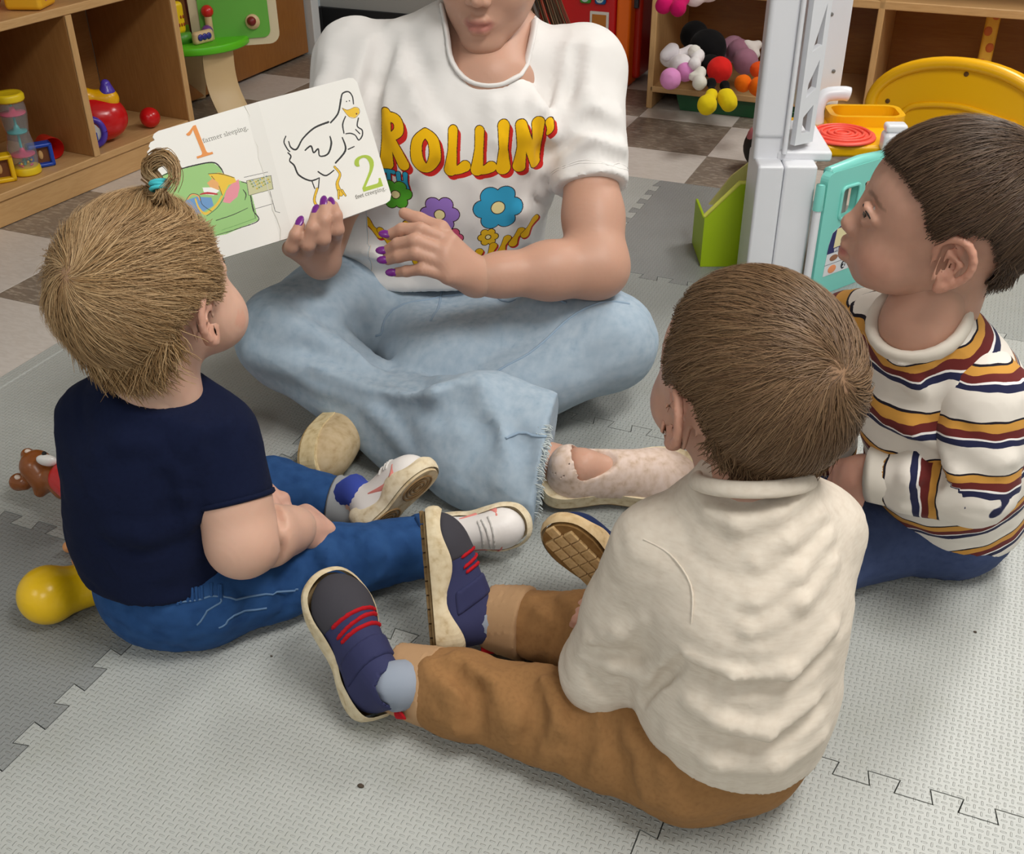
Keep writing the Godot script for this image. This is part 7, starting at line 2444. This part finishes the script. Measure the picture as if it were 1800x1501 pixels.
func plush_bookcase() -> void:
	var t := thing("plush_bookcase", "worn pine bookcase with soft toys on its low shelf", "bookcase", Vector3(-0.272, 0, -0.09))
	var w := 1.86
	var dp := 0.36
	for y in [0.0575, 0.336, 0.62]:
		part("shelf", box_geo(Vector3(w, 0.018 if y < 0.3 else 0.022, dp), 0.003, 1, Vector3(w * 0.5, y, -dp * 0.5)), M.maple_x, t)
	part("back_panel", box_geo(Vector3(w, 0.62, 0.008), 0.001, 1, Vector3(w * 0.5, 0.335, -dp - 0.004)), M.door_wood_x, t)
	for x in [0.0, 0.617, 1.234, 1.852]:
		part("side_panel" if x == 0.0 or x > 1.8 else "divider", box_geo(Vector3(0.018, 0.62, dp), 0.003, 1, Vector3(x, 0.31, -dp * 0.5)), M.maple_y, t)
	# bin pushed under the shelf
	var bin := thing("storage_bin", "dark green plastic bin pushed under the plush toy shelf", "bin", Vector3(0.02, 0, -0.235))
	var g := slab_geo(PackedVector2Array([Vector2(-0.20, 0.0), Vector2(0.26, 0.0), Vector2(0.272, 0.046), Vector2(-0.215, 0.046)]), 0.26)
	g.move(move_by(Vector3(0, 0.001, -0.13)))
	part("tub", g, paint(rgb(22, 84, 44), 0.4), bin)
	for e in [[Vector3(0.105, 0.030, 0.1335), Vector3(0.15, 0.0016, 0.002)], [Vector3(0.105, 0.012, 0.1335), Vector3(0.15, 0.0016, 0.002)], [Vector3(0.03, 0.021, 0.1335), Vector3(0.0016, 0.018, 0.002)]]:
		part("label_outline", box_geo(e[1], 0.0004, 1, e[0]), paint(rgb(120, 170, 130), 0.5), bin)
	# soft toys
	plush({"label": "pink and white plush toy slumped against the pine side panel", "at": Vector3(-0.1988, 0.0680, -0.1136),
		"lumps": [["body", [[Vector3(-0.1263, 0.1855, 0.1183), 0.030], [Vector3(-0.1729, 0.1952, 0.0802), 0.026], [Vector3(-0.1226, 0.2053, 0.0515), 0.020]], rgb(226, 220, 222)], ["shoe", [[Vector3(-0.1314, 0.1717, 0.2072), 0.028]], rgb(222, 146, 200)], ["shoe", [[Vector3(-0.1093, 0.1763, 0.1430), 0.025]], rgb(218, 140, 196)], ["mitten", [[Vector3(-0.0897, 0.2097, 0.0988), 0.019], [Vector3(-0.0863, 0.1993, 0.1431), 0.016]], rgb(232, 228, 228)], ["ear", [[Vector3(-0.1615, 0.2182, 0.0981), 0.020], [Vector3(-0.1745, 0.2079, 0.1108), 0.015]], rgb(232, 226, 230)]]})
	plush({"label": "black plush doll with red shorts, white mittens and yellow shoes hanging off the shelf", "at": Vector3(-0.1060, 0.0680, -0.0529),
		"lumps": [["body", [[Vector3(-0.0915, 0.2046, -0.0128), 0.052], [Vector3(-0.1475, 0.2215, -0.0776), 0.040], [Vector3(-0.0582, 0.1824, 0.0782), 0.03]], rgb(18, 17, 18)], ["shorts", [[Vector3(-0.0220, 0.1861, 0.1244), 0.034]], rgb(222, 40, 36)], ["leg", [[Vector3(-0.0252, 0.1676, 0.1901), 0.012], [Vector3(-0.0131, 0.1544, 0.2325), 0.011]], rgb(18, 17, 18)], ["leg", [[Vector3(0.0079, 0.1611, 0.1803), 0.012], [Vector3(0.0249, 0.1542, 0.2163), 0.011]], rgb(18, 17, 18)],
			["shoe", [[Vector3(-0.0096, 0.1522, 0.2454), 0.015], [Vector3(-0.0104, 0.1356, 0.2829), 0.026]], rgb(236, 208, 30)], ["shoe", [[Vector3(0.0254, 0.1470, 0.2339), 0.022], [Vector3(0.0373, 0.1374, 0.2483), 0.022]], rgb(238, 210, 32)], ["mitten", [[Vector3(-0.0492, 0.1731, 0.2223), 0.019], [Vector3(-0.0570, 0.1917, 0.1872), 0.013], [Vector3(-0.0752, 0.1817, 0.2019), 0.008]], rgb(226, 222, 212)], ["mitten", [[Vector3(-0.1007, 0.2201, 0.0963), 0.018]], rgb(226, 222, 214)]]})
	plush({"label": "orange and mauve plush toy sitting beside the doll with yellow shoes", "at": Vector3(0.0221, 0.0680, -0.1043),
		"lumps": [["body", [[Vector3(0.0211, 0.1834, 0.0047), 0.034], [Vector3(-0.0145, 0.1925, -0.0635), 0.034]], rgb(150, 104, 122)], ["foot", [[Vector3(0.0506, 0.1658, 0.1586), 0.023]], rgb(240, 112, 20)], ["foot", [[Vector3(0.0946, 0.1634, 0.1670), 0.026]], rgb(240, 108, 18)], ["arm", [[Vector3(0.0711, 0.1855, 0.0847), 0.020], [Vector3(0.0872, 0.1880, 0.0761), 0.018]], rgb(226, 84, 30)]]})
	plush({"label": "mauve plush toy with a white star-shaped hand behind the orange feet", "at": Vector3(-0.0412, 0.0680, -0.3871) + Vector3(0, 0.03, 0),
		"lumps": [["body", [[Vector3(-0.0398, 0.1910, -0.1031), 0.034], [Vector3(-0.0584, 0.1762, -0.0849), 0.03]], rgb(160, 116, 134)], ["hand", [[Vector3(0.0203, 0.2025, -0.0596), 0.016], [Vector3(0.0351, 0.2131, -0.0733), 0.008], [Vector3(0.0061, 0.2132, -0.0609), 0.011], [Vector3(0.0365, 0.1891, -0.0574), 0.009]], rgb(222, 214, 208)]]})
	plush({"label": "magenta plush feet and white skirt hanging from the upper shelf", "at": Vector3(-0.1309, 0.3611, 0.2056),
		"lumps": [["foot", [[Vector3(-0.1651, 0.3535, 0.1998), 0.022], [Vector3(-0.1588, 0.3666, 0.1623), 0.02]], rgb(196, 22, 96)], ["foot", [[Vector3(-0.1270, 0.3480, 0.2001), 0.020], [Vector3(-0.1284, 0.3660, 0.1625), 0.02]], rgb(190, 20, 92)], ["skirt", [[Vector3(-0.1020, 0.3663, 0.1381), 0.024], [Vector3(-0.0715, 0.3720, 0.0952), 0.024]], rgb(226, 208, 210)]]})
	# spotted toy in the next bay
	var gi := thing("giraffe_toy", "yellow giraffe toy leg with orange spots in the pine bookcase", "toy", Vector3(0.62, 0.067, -0.24))
	part("leg", box_geo(Vector3(0.036, 0.252, 0.036), 0.010, 3, Vector3(0, 0.127, 0)), paint(rgb(226, 170, 50), 0.6), gi)
	for k in 6:
		part("spot", ball_geo(Vector3(0.006 * (1 if k % 2 else -1), 0.03 + 0.042 * k, 0.0175), Vector3(0.011, 0.013, 0.0025), Basis(), 12), paint(rgb(196, 96, 30), 0.6), gi)
	for q in [[0.49, 0.07, rgb(92, 52, 32)], [0.75, 0.06, rgb(70, 40, 28)]]:
		single("bowl", lathe_geo([[0.0, 0.0], [q[1] * 0.5, 0.0], [q[1], 0.045], [q[1] - 0.004, 0.045], [q[1] * 0.48, 0.005], [0.0, 0.005]], 28), paint(q[2], 0.5), "dark brown bowl on the upper pine shelf, %s" % ("wider one" if q[1] > 0.065 else "smaller one"), "bowl", move_by(Vector3(q[0], 0.3475, -0.22)))


func back_toys() -> void:
	# red and orange music station by the wall
	var t := thing("music_station", "large red and orange toy station with round note buttons", "toy", Vector3(-0.555, 0, -0.36))
	part("front", box_geo(Vector3(0.26, 0.62, 0.16), 0.014, 3, Vector3(-0.02, 0.32, 0)), M.red_plastic, t)
	part("post", box_geo(Vector3(0.045, 0.66, 0.10), 0.010, 3, Vector3(0.135, 0.33, 0.045)), paint(rgb(240, 108, 10), 0.4), t)
	part("side", box_geo(Vector3(0.03, 0.60, 0.15), 0.012, 3, Vector3(0.165, 0.32, -0.03)), paint(rgb(190, 34, 14), 0.35), t)
	part("hinge", box_geo(Vector3(0.016, 0.07, 0.012), 0.003, 1, Vector3(0.163, 0.27, 0.055)), paint(rgb(60, 62, 70), 0.4), t)
	for q in [[0.010, rgb(70, 160, 60), "Fa"], [0.058, rgb(22, 96, 160), "So"]]:
		var b := part("note_button", box_geo(Vector3(0.036, 0.036, 0.016), 0.008, 3), paint(q[1], 0.3), t, move_by(Vector3(q[0], 0.262, 0.086)))
		part("note_disc", lathe_geo([[0.0, 0.0], [0.0125, 0.0], [0.0125, 0.001], [0.0, 0.001]], 20), paint(rgb(206, 224, 220), 0.4), b, Transform3D(basis_on(Vector3(0, 0, 1)), Vector3(0, 0, 0.008)))
		var tm := TextMesh.new()
		var font := SystemFont.new()
		font.font_names = PackedStringArray(["Droid Sans"])
		tm.font = font
		tm.text = q[2]
		tm.font_size = 32
		tm.pixel_size = 0.00045
		tm.depth = 0.0005
		part("lettering", tm, paint(rgb(30, 60, 60), 0.5), b, move_by(Vector3(0, 0, 0.0095)))
	part("picture_frame", box_geo(Vector3(0.062, 0.075, 0.006), 0.002, 1, Vector3(0.055, 0.185, 0.082)), paint(rgb(230, 226, 218), 0.5), t)
	part("picture", box_geo(Vector3(0.046, 0.058, 0.004), 0.001, 1, Vector3(0.055, 0.185, 0.0845)), paint(rgb(196, 120, 40), 0.5), t)
	# yellow moulded chair behind the kitchen
	var y := thing("yellow_chair", "yellow moulded plastic toddler chair back with screw holes", "chair", Vector3(0.60, 0, 0.34), deg_to_rad(-14))
	var arch := PackedVector2Array()
	for k in 25:
		var a := PI * k / 24
		arch.append(Vector2(cos(a) * 0.215, 0.195 + sin(a) * 0.125))
	arch.append(Vector2(-0.222, 0.0))
	arch.append(Vector2(0.222, 0.0))
	part("backrest", slab_geo(arch, 0.034), M.yellow_plastic, y)
	var rim := []
	for k in 31:
		var a := lerpf(-0.35, PI + 0.35, k / 30.0)
		rim.append(Vector3(cos(a) * 0.205, 0.195 + sin(a) * 0.118, 0.034))
	part("rim", tube_geo(rim, [0.014], 10), M.yellow_plastic, y)
	var inset := []
	for q in [[-0.13, 0.175], [-0.10, 0.205], [0.0, 0.220], [0.10, 0.205], [0.13, 0.195], [0.132, 0.12], [0.132, 0.02]]:
		inset.append(Vector3(q[0], q[1], 0.035))
	part("moulding", tube_geo(smooth_line(inset, 5), [0.007], 8), M.yellow_plastic, y)
	for q in [[-0.165, 0.205], [0.0, 0.292], [0.165, 0.215]]:
		part("screw_hole", lathe_geo([[0.0, 0.0], [0.0055, 0.0], [0.0055, 0.002], [0.0, 0.0022]], 14), paint(rgb(96, 62, 10), 0.7), y, Transform3D(basis_on(Vector3(0, 0, 1)), Vector3(q[0], q[1], 0.0335)))
	part("boss", ball_geo(Vector3(-0.115, 0.095, 0.034), Vector3(0.042, 0.030, 0.022), Basis(), 20), M.yellow_plastic, y)
	part("seat", box_geo(Vector3(0.40, 0.05, 0.20), 0.02, 3, Vector3(0, 0.03, -0.09)), M.yellow_plastic, y)
	# dark ball behind the kitchen
	var bl := thing("ball", "black and pink ball behind the play kitchen", "ball", Vector3(0.1641, 0.0000, 0.3332) + Vector3(0.0, 0.062, 0.0))
	part("shell", ball_geo(Vector3.ZERO, Vector3.ONE * 0.06, Basis(), 28), M.black, bl)
	part("patch", ball_geo(Vector3(-0.020, 0.026, 0.012), Vector3.ONE * 0.032, Basis(), 20), paint(rgb(196, 110, 120), 0.5), bl)


func play_kitchen() -> void:
	# moulded play kitchen; x along its narrow front, z towards the circle
	var o := Vector3(0.3242, 0.2609, 1.0829)
	o.y = 0.0
	var t := thing("play_kitchen", "white plastic play kitchen with a teal door, yellow counter and coral burner", "play kitchen", o, deg_to_rad(20))
	var wp: Material = M.white_plastic
	part("base", box_geo(Vector3(0.048, 0.262, 0.12), 0.006, 3, Vector3(-0.021, 0.142, -0.05)), wp, t)
	part("base", box_geo(Vector3(0.060, 0.262, 0.12), 0.006, 3, Vector3(0.034, 0.142, -0.053)), wp, t)
	part("ledge", box_geo(Vector3(0.10, 0.020, 0.20), 0.006, 2, Vector3(0.045, 0.278, -0.13)), wp, t)
	# tall uprights that fold like a book
	part("upright", box_geo(Vector3(0.056, 0.56, 0.05), 0.010, 3, Vector3(-0.022, 0.59, -0.055)), wp, t)
	part("upright_foot", box_geo(Vector3(0.052, 0.10, 0.046), 0.008, 3, Vector3(-0.022, 0.315, -0.058)), wp, t)
	part("spine", tube_geo([Vector3(0.006, 0.285, -0.026), Vector3(0.006, 0.86, -0.026)], [0.0045], 10), wp, t)
	var web := slab_geo(PackedVector2Array([Vector2(0, 0), Vector2(0.045, 0), Vector2(0.045, 0.56), Vector2(0, 0.56)]), 0.012, 0.0, [
		PackedVector2Array([Vector2(0.012, 0.02), Vector2(0.034, 0.02), Vector2(0.034, 0.07), Vector2(0.012, 0.05)]),
		PackedVector2Array([Vector2(0.012, 0.085), Vector2(0.034, 0.10), Vector2(0.034, 0.15), Vector2(0.014, 0.11)]),
		PackedVector2Array([Vector2(0.012, 0.165), Vector2(0.034, 0.175), Vector2(0.034, 0.245)]),
		PackedVector2Array([Vector2(0.012, 0.265), Vector2(0.034, 0.28), Vector2(0.034, 0.34), Vector2(0.018, 0.35)]),
		PackedVector2Array([Vector2(0.012, 0.38), Vector2(0.034, 0.37), Vector2(0.034, 0.46), Vector2(0.012, 0.44)])])
	part("ribbed_web", web, wp, t, Transform3D(Basis(Vector3.UP, deg_to_rad(35)), Vector3(0.016, 0.30, -0.035)))
	part("back_panel", box_geo(Vector3(0.004, 0.56, 0.11), 0.001, 1, Vector3(0.060, 0.58, -0.12)), paint(rgb(206, 204, 208), 0.4), t)
	part("back_panel", box_geo(Vector3(0.085, 0.62, 0.016), 0.004, 2, Vector3(0.118, 0.60, -0.33)), wp, t)
	part("back_rib", box_geo(Vector3(0.014, 0.62, 0.030), 0.004, 2, Vector3(0.078, 0.60, -0.318)), wp, t)
	part("back_post", tube_geo([Vector3(0.10, 0.29, -0.315), Vector3(0.10, 0.9, -0.315)], [0.008], 12), wp, t)
	for y in [0.36, 0.47, 0.56, 0.68]:
		part("screw", lathe_geo([[0.0, 0.0], [0.0038, 0.0], [0.0038, 0.001], [0.0, 0.0015]], 12), M.screw, t, Transform3D(basis_on(Vector3(0, 0, 1)), Vector3(0.122 + 0.02 * sin(y * 40.0), y, -0.3215)))
	# counter with sink and burner
	part("counter", box_geo(Vector3(0.235, 0.024, 0.19), 0.008, 3, Vector3(0.155, 0.262, -0.205)), M.yellow_plastic, t)
	var basin := slab_geo(round_rect(0.15, 0.09, 0.025), 0.030, 0.0, [round_rect(0.128, 0.07, 0.018)])
	part("sink_rim", basin, M.yellow_plastic, t, Transform3D(Basis(Vector3(1, 0, 0), Vector3(0, 0, -1), Vector3(0, 1, 0)), Vector3(0.205, 0.264, -0.275)))
	part("burner", lathe_geo([[0.0, 0.0], [0.062, 0.0], [0.064, 0.003], [0.062, 0.007], [0.0, 0.008]], 36), M.coral, t, move_by(Vector3(0.140, 0.274, -0.165)))
	for k in 4:
		var ring := []
		for a in 29:
			ring.append(Vector3(0.140 + cos(TAU * a / 28) * (0.014 + 0.013 * k), 0.2825, -0.165 + sin(TAU * a / 28) * (0.014 + 0.013 * k)))
		part("burner_ring", tube_geo(ring, [0.0032], 6, false), M.coral, t)
	part("tap", tube_geo(smooth_line([Vector3(0.105, 0.272, -0.255), Vector3(0.105, 0.305, -0.255), Vector3(0.118, 0.327, -0.262), Vector3(0.150, 0.332, -0.262), Vector3(0.165, 0.330, -0.262)], 4), [0.018, 0.0165, 0.016, 0.015, 0.014], 14), wp, t)
	part("knob", box_geo(Vector3(0.050, 0.040, 0.040), 0.010, 3, Vector3(0.225, 0.285, -0.105)), wp, t)
	part("knob_top", box_geo(Vector3(0.040, 0.016, 0.030), 0.006, 3, Vector3(0.222, 0.312, -0.105)), wp, t)
	# teal door on its pins, with cut-out shapes and a printed sheet
	var dt := Transform3D(Basis(Vector3.UP, deg_to_rad(39)), Vector3(0.072, 0.0, 0.004))
	var hole1 := PackedVector2Array()
	for q in round_rect(0.050, 0.062, 0.010):
		hole1.append(q + Vector2(0.070, 0.195))
	var hole2 := PackedVector2Array([Vector2(0.110, 0.170), Vector2(0.150, 0.180), Vector2(0.146, 0.195), Vector2(0.138, 0.235), Vector2(0.132, 0.235)])
	var outline := PackedVector2Array()
	for q in round_rect(0.200, 0.250, 0.016):
		outline.append(q + Vector2(0.100, 0.137))
	var door := part("door", slab_geo(outline, 0.018, 0.0, [hole1, hole2]), M.teal_plastic, t, dt)
	for hq in [hole1, hole2]:
		var ring := []
		for q in hq:
			ring.append(Vector3(q.x, q.y, 0.019))
		ring.append(ring[0])
		part("hole_rim", tube_geo(ring, [0.0036], 6, false), M.teal_plastic, door)
	part("door_top", tube_geo([Vector3(0.012, 0.258, 0.006), Vector3(0.10, 0.262, 0.004), Vector3(0.188, 0.258, 0.006)], [0.012, 0.013, 0.012], 12), M.teal_plastic, door)
	part("inner_panel", box_geo(Vector3(0.060, 0.075, 0.003), 0.001, 1, Vector3(0.070, 0.195, -0.010)), paint(rgb(190, 182, 180), 0.4), door)
	part("inner_panel", box_geo(Vector3(0.020, 0.040, 0.010), 0.003, 1, Vector3(0.138, 0.205, -0.020)), M.yellow_plastic, door)
	part("hinge_pin", tube_geo([Vector3(-0.012, 0.195, 0.012), Vector3(-0.012, 0.243, 0.012)], [0.0095, 0.0085], 14), M.teal_plastic, door)
	part("hinge_rod", tube_geo([Vector3(-0.012, 0.02, 0.012), Vector3(-0.012, 0.195, 0.012)], [0.0075], 12), wp, door)
	var sheet := slab_geo(PackedVector2Array([Vector2(0.026, 0.052), Vector2(0.145, 0.052), Vector2(0.147, 0.150), Vector2(0.10, 0.153), Vector2(0.06, 0.152), Vector2(0.036, 0.140), Vector2(0.030, 0.118)]), 0.0006)
	var st := part("printed_sheet", sheet, paint(rgb(226, 226, 230), 0.5), door, move_by(Vector3(0, 0, 0.0182)))
	part("print", slab_geo(PackedVector2Array([Vector2(0.028, 0.098), Vector2(0.146, 0.098), Vector2(0.147, 0.150), Vector2(0.10, 0.153), Vector2(0.06, 0.152), Vector2(0.036, 0.140), Vector2(0.030, 0.118)]), 0.0004), paint(rgb(34, 34, 96), 0.5), st, move_by(Vector3(0, 0, 0.0006)))
	for x in [0.044, 0.094]:
		part("print", slab_geo(PackedVector2Array([Vector2(x, 0.108), Vector2(x + 0.038, 0.109), Vector2(x + 0.039, 0.148), Vector2(x + 0.003, 0.146)]), 0.0004), paint(rgb(236, 224, 176), 0.5), st, move_by(Vector3(0, 0, 0.0010)))
	part("print", box_geo(Vector3(0.118, 0.0012, 0.0004), 0.0001, 1, Vector3(0.085, 0.075, 0.0007)), paint(rgb(130, 130, 140), 0.5), st)
	part("print", ball_geo(Vector3(0.050, 0.0865, 0.0008), Vector3(0.012, 0.0065, 0.0005), Basis(), 14), paint(rgb(150, 100, 70), 0.5), st)
	part("print", ball_geo(Vector3(0.050, 0.0630, 0.0008), Vector3(0.012, 0.0085, 0.0005), Basis(), 14), paint(rgb(240, 150, 100), 0.5), st)
	for q in [["WEATHER", 0.046, 0.1000, 0.00030, rgb(236, 236, 240)], ["SHOPPING", 0.096, 0.1000, 0.00030, rgb(236, 236, 240)], ["1", 0.0795, 0.0822, 0.00042, rgb(236, 236, 240)], ["2", 0.0795, 0.0588, 0.00042, rgb(236, 236, 240)]]:
		if q[0].length() == 1:
			part("print", ball_geo(Vector3(q[1] + 0.0028, q[2] + 0.0048, 0.0008), Vector3(0.0068, 0.0085, 0.0004), Basis(), 18), paint(rgb(26, 26, 40), 0.5), st)
		var tm := TextMesh.new()
		var font := SystemFont.new()
		font.font_names = PackedStringArray(["Droid Sans"])
		font.font_weight = 700
		tm.font = font
		tm.text = q[0]
		tm.font_size = 32
		tm.pixel_size = q[3]
		tm.depth = 0.0004
		tm.horizontal_alignment = HORIZONTAL_ALIGNMENT_LEFT
		tm.vertical_alignment = VERTICAL_ALIGNMENT_BOTTOM
		part("lettering", tm, paint(q[4], 0.5), st, move_by(Vector3(q[1], q[2] - 0.003, 0.0014)))
	# lime bin leaning on the kitchen
	var lb := Vector3(0.1694, 0.0120, 0.9955)
	var lime := thing("lime_bin", "lime green plastic bin with a pale yellow lining beside the kitchen", "bin", lb, deg_to_rad(23))
	var wall := slab_geo(PackedVector2Array([Vector2(0, 0), Vector2(0.125, 0.0), Vector2(0.125, 0.176), Vector2(0.064, 0.178), Vector2(0.0, 0.108)]), 0.006)
	part("front_wall", wall, M.lime, lime)
	part("rim", tube_geo([Vector3(0.0, 0.108, 0.003), Vector3(0.064, 0.178, 0.003), Vector3(0.125, 0.176, 0.003)], [0.0045], 8), paint(rgb(216, 218, 90), 0.5), lime)
	part("side_wall", box_geo(Vector3(0.006, 0.100, 0.12), 0.002, 1, Vector3(0.003, 0.050, -0.06)), M.lime, lime)
	part("lining", slab_geo(PackedVector2Array([Vector2(0.02, 0.105), Vector2(0.125, 0.105), Vector2(0.125, 0.205), Vector2(0.095, 0.195), Vector2(0.06, 0.165)]), 0.006), paint(rgb(216, 208, 130), 0.6), lime, move_by(Vector3(0, 0, -0.075)))


func floor_toys() -> void:
	# brown squeaky bear in red dungarees, lying on its back
	var b := thing("toy_bear", "small brown plastic bear toy in red, lying on the mat", "toy", Vector3(-0.5124, 0.0120, 2.1247))
	var home := b.transform.affine_inverse()
	var brown := paint(rgb(142, 78, 30), 0.25)
	var f := field_round([Vector3(-0.5171, 0.0478, 2.1587), Vector3(-0.4325, 0.0535, 2.1699), Vector3(-0.5005, 0.0718, 2.1351)], 0.05, 0.0026)
	f.ball(Vector3(-0.4896, 0.0678, 2.1524), Vector3.ONE * 0.0235, Basis(), 0.006)
	f.ball(Vector3(-0.4759, 0.0541, 2.1559), Vector3.ONE * 0.022, Basis(), 0.008)
	f.cone(Vector3(-0.5086, 0.0431, 2.1647), Vector3(-0.5198, 0.0403, 2.1650), 0.012, 0.013, 0.006)
	f.ball(Vector3(-0.5084, 0.0788, 2.1466), Vector3.ONE * 0.0095, Basis(), 0.005)
	f.cone(Vector3(-0.4739, 0.0460, 2.1607), Vector3(-0.4779, 0.0378, 2.1680), 0.010, 0.009, 0.005)
	f.cone(Vector3(-0.4537, 0.0584, 2.1563), Vector3(-0.4367, 0.0511, 2.1605), 0.018, 0.018, 0.006)
	part("body", f.geo(), brown, b, home)
	part("eye", ball_geo(Vector3(-0.4599, 0.0885, 2.1576), Vector3(0.0155, 0.010, 0.008), basis_on(Vector3(0.2, 0.9, 0.4)), 16), paint(rgb(240, 236, 232), 0.15), b, home)
	part("pupil", ball_geo(Vector3(-0.4626, 0.0987, 2.1569), Vector3.ONE * 0.0034, Basis(), 10), M.black, b, home)
	part("ear_patch", ball_geo(Vector3(-0.5019, 0.0871, 2.1496), Vector3(0.006, 0.004, 0.004), Basis(), 10), paint(rgb(238, 216, 200), 0.3), b, home)
	part("paw_patch", ball_geo(Vector3(-0.5130, 0.0527, 2.1691), Vector3(0.006, 0.004, 0.004), Basis(), 10), paint(rgb(238, 216, 200), 0.3), b, home)
	f = field_round([Vector3(-0.4316, 0.0736, 2.1556), Vector3(-0.3865, 0.0517, 2.1770)], 0.04, 0.003)
	f.cone(Vector3(-0.4334, 0.0640, 2.1566), Vector3(-0.3894, 0.0636, 2.1701), 0.024, 0.027, 0.006)
	part("dungarees", f.geo(), paint(rgb(206, 24, 24), 0.25), b, home)
	# yellow skittle, lying down
	var y := thing("toy_skittle", "glossy yellow skittle toy lying on the dark grey mat", "toy", Vector3(-0.3115, 0.0120, 2.3360))
	home = y.transform.affine_inverse()
	f = field_round([Vector3(-0.3019, 0.0415, 2.3407), Vector3(-0.2513, 0.0435, 2.2918)], 0.06, 0.0035)
	f.ball(Vector3(-0.2956, 0.0490, 2.3451), Vector3.ONE * 0.0365, Basis(), 0.012)
	f.path([Vector3(-0.2956, 0.0490, 2.3451), Vector3(-0.2801, 0.0420, 2.3160), Vector3(-0.2668, 0.0430, 2.3000)], [0.024, 0.025, 0.029], 0.012)
	part("pin", f.geo(), M.yellow_toy, y, home)
	# little rubber figure behind the child
	var r := thing("rubber_figure", "pale orange rubber figure half hidden behind the child in navy", "toy", Vector3(-0.3573, 0.0120, 2.2388))
	home = r.transform.affine_inverse()
	f = field_round([Vector3(-0.3623, 0.0302, 2.2458), Vector3(-0.3188, 0.0139, 2.2382)], 0.03, 0.0025)
	for q in [[Vector3(-0.3707, 0.0200, 2.2355), Vector3(-0.3492, 0.0200, 2.2291)], [Vector3(-0.3391, 0.0200, 2.2535), Vector3(-0.3189, 0.0200, 2.2527)]]:
		f.cone(q[0], q[1], 0.0055, 0.0065, 0.004)
		f.ball(q[0], Vector3.ONE * 0.008, Basis(), 0.004)
	f.cone(Vector3(-0.3492, 0.0200, 2.2291), Vector3(-0.3105, 0.0220, 2.2455), 0.008, 0.010, 0.006)
	f.cone(Vector3(-0.3189, 0.0200, 2.2527), Vector3(-0.3105, 0.0220, 2.2455), 0.008, 0.010, 0.006)
	part("body", f.geo(), paint(rgb(232, 160, 104), 0.5), r, home)
	# red toy dome between child and adult
	var d := Vector3(-0.3224, 0.0120, 1.9210)
	single("toy_dome", lathe_geo([[0.0, 0.0], [0.048, 0.0], [0.050, 0.006], [0.046, 0.030], [0.034, 0.050], [0.016, 0.062], [0.0, 0.065]], 32), paint(rgb(150, 14, 22), 0.35), "dark red plastic dome half hidden behind the child in navy", "toy", move_by(d + Vector3(-0.022, 0.0, 0.0)))
	# a thin card in the baby's lap
	var c1 := Vector3(-0.1086, 0.1588, 2.1574)
	var c2 := Vector3(-0.0696, 0.1209, 2.1925)
	var lap := thing("lap_card", "small dark board book with white and red edge in the lap of the baby", "book", c2)
	home = lap.transform.affine_inverse()
	var away := (Vector3(-0.1223, 0.1083, 2.1401) - Vector3(-0.0895, 0.1406, 2.1746)).normalized()
	var yv := (c1 - c2).normalized()
	var xv := away.cross(yv).normalized()
	var tb := Transform3D(Basis(xv, yv, xv.cross(yv)), (c1 + c2) * 0.5)
	part("boards", box_geo(Vector3(0.006, (c1 - c2).length(), 0.05), 0.001, 1, Vector3(0, 0, 0.0)), paint(rgb(236, 230, 226), 0.5), lap, home * tb)
	part("cover", box_geo(Vector3(0.0015, (c1 - c2).length() * 0.98, 0.048), 0.0005, 1, Vector3(-0.004, 0, 0.0)), paint(rgb(40, 44, 74), 0.5), lap, home * tb)
	# specks of dirt on the mats
	var dirt := paint(rgb(74, 62, 50), 0.9)
	var k := 0
	for p in [Vector3(0.1853, 0.0125, 2.4239), Vector3(0.7596, 0.0125, 1.9326), Vector3(-0.0080, 0.0125, 2.2988)]:
		var s: float = [0.004, 0.0022, 0.0018][k]
		single("crumb", ball_geo(Vector3.ZERO, Vector3(s, s * 0.5, s * 0.7), Basis(), 8), dirt, ["larger dark crumb on the light grey mat before the tan trousers", "tiny dark crumb on the mat beside the striped child", "tiny dark crumb on the mat beside the blue jeans"][k], "crumb", move_by(p))
		k += 1
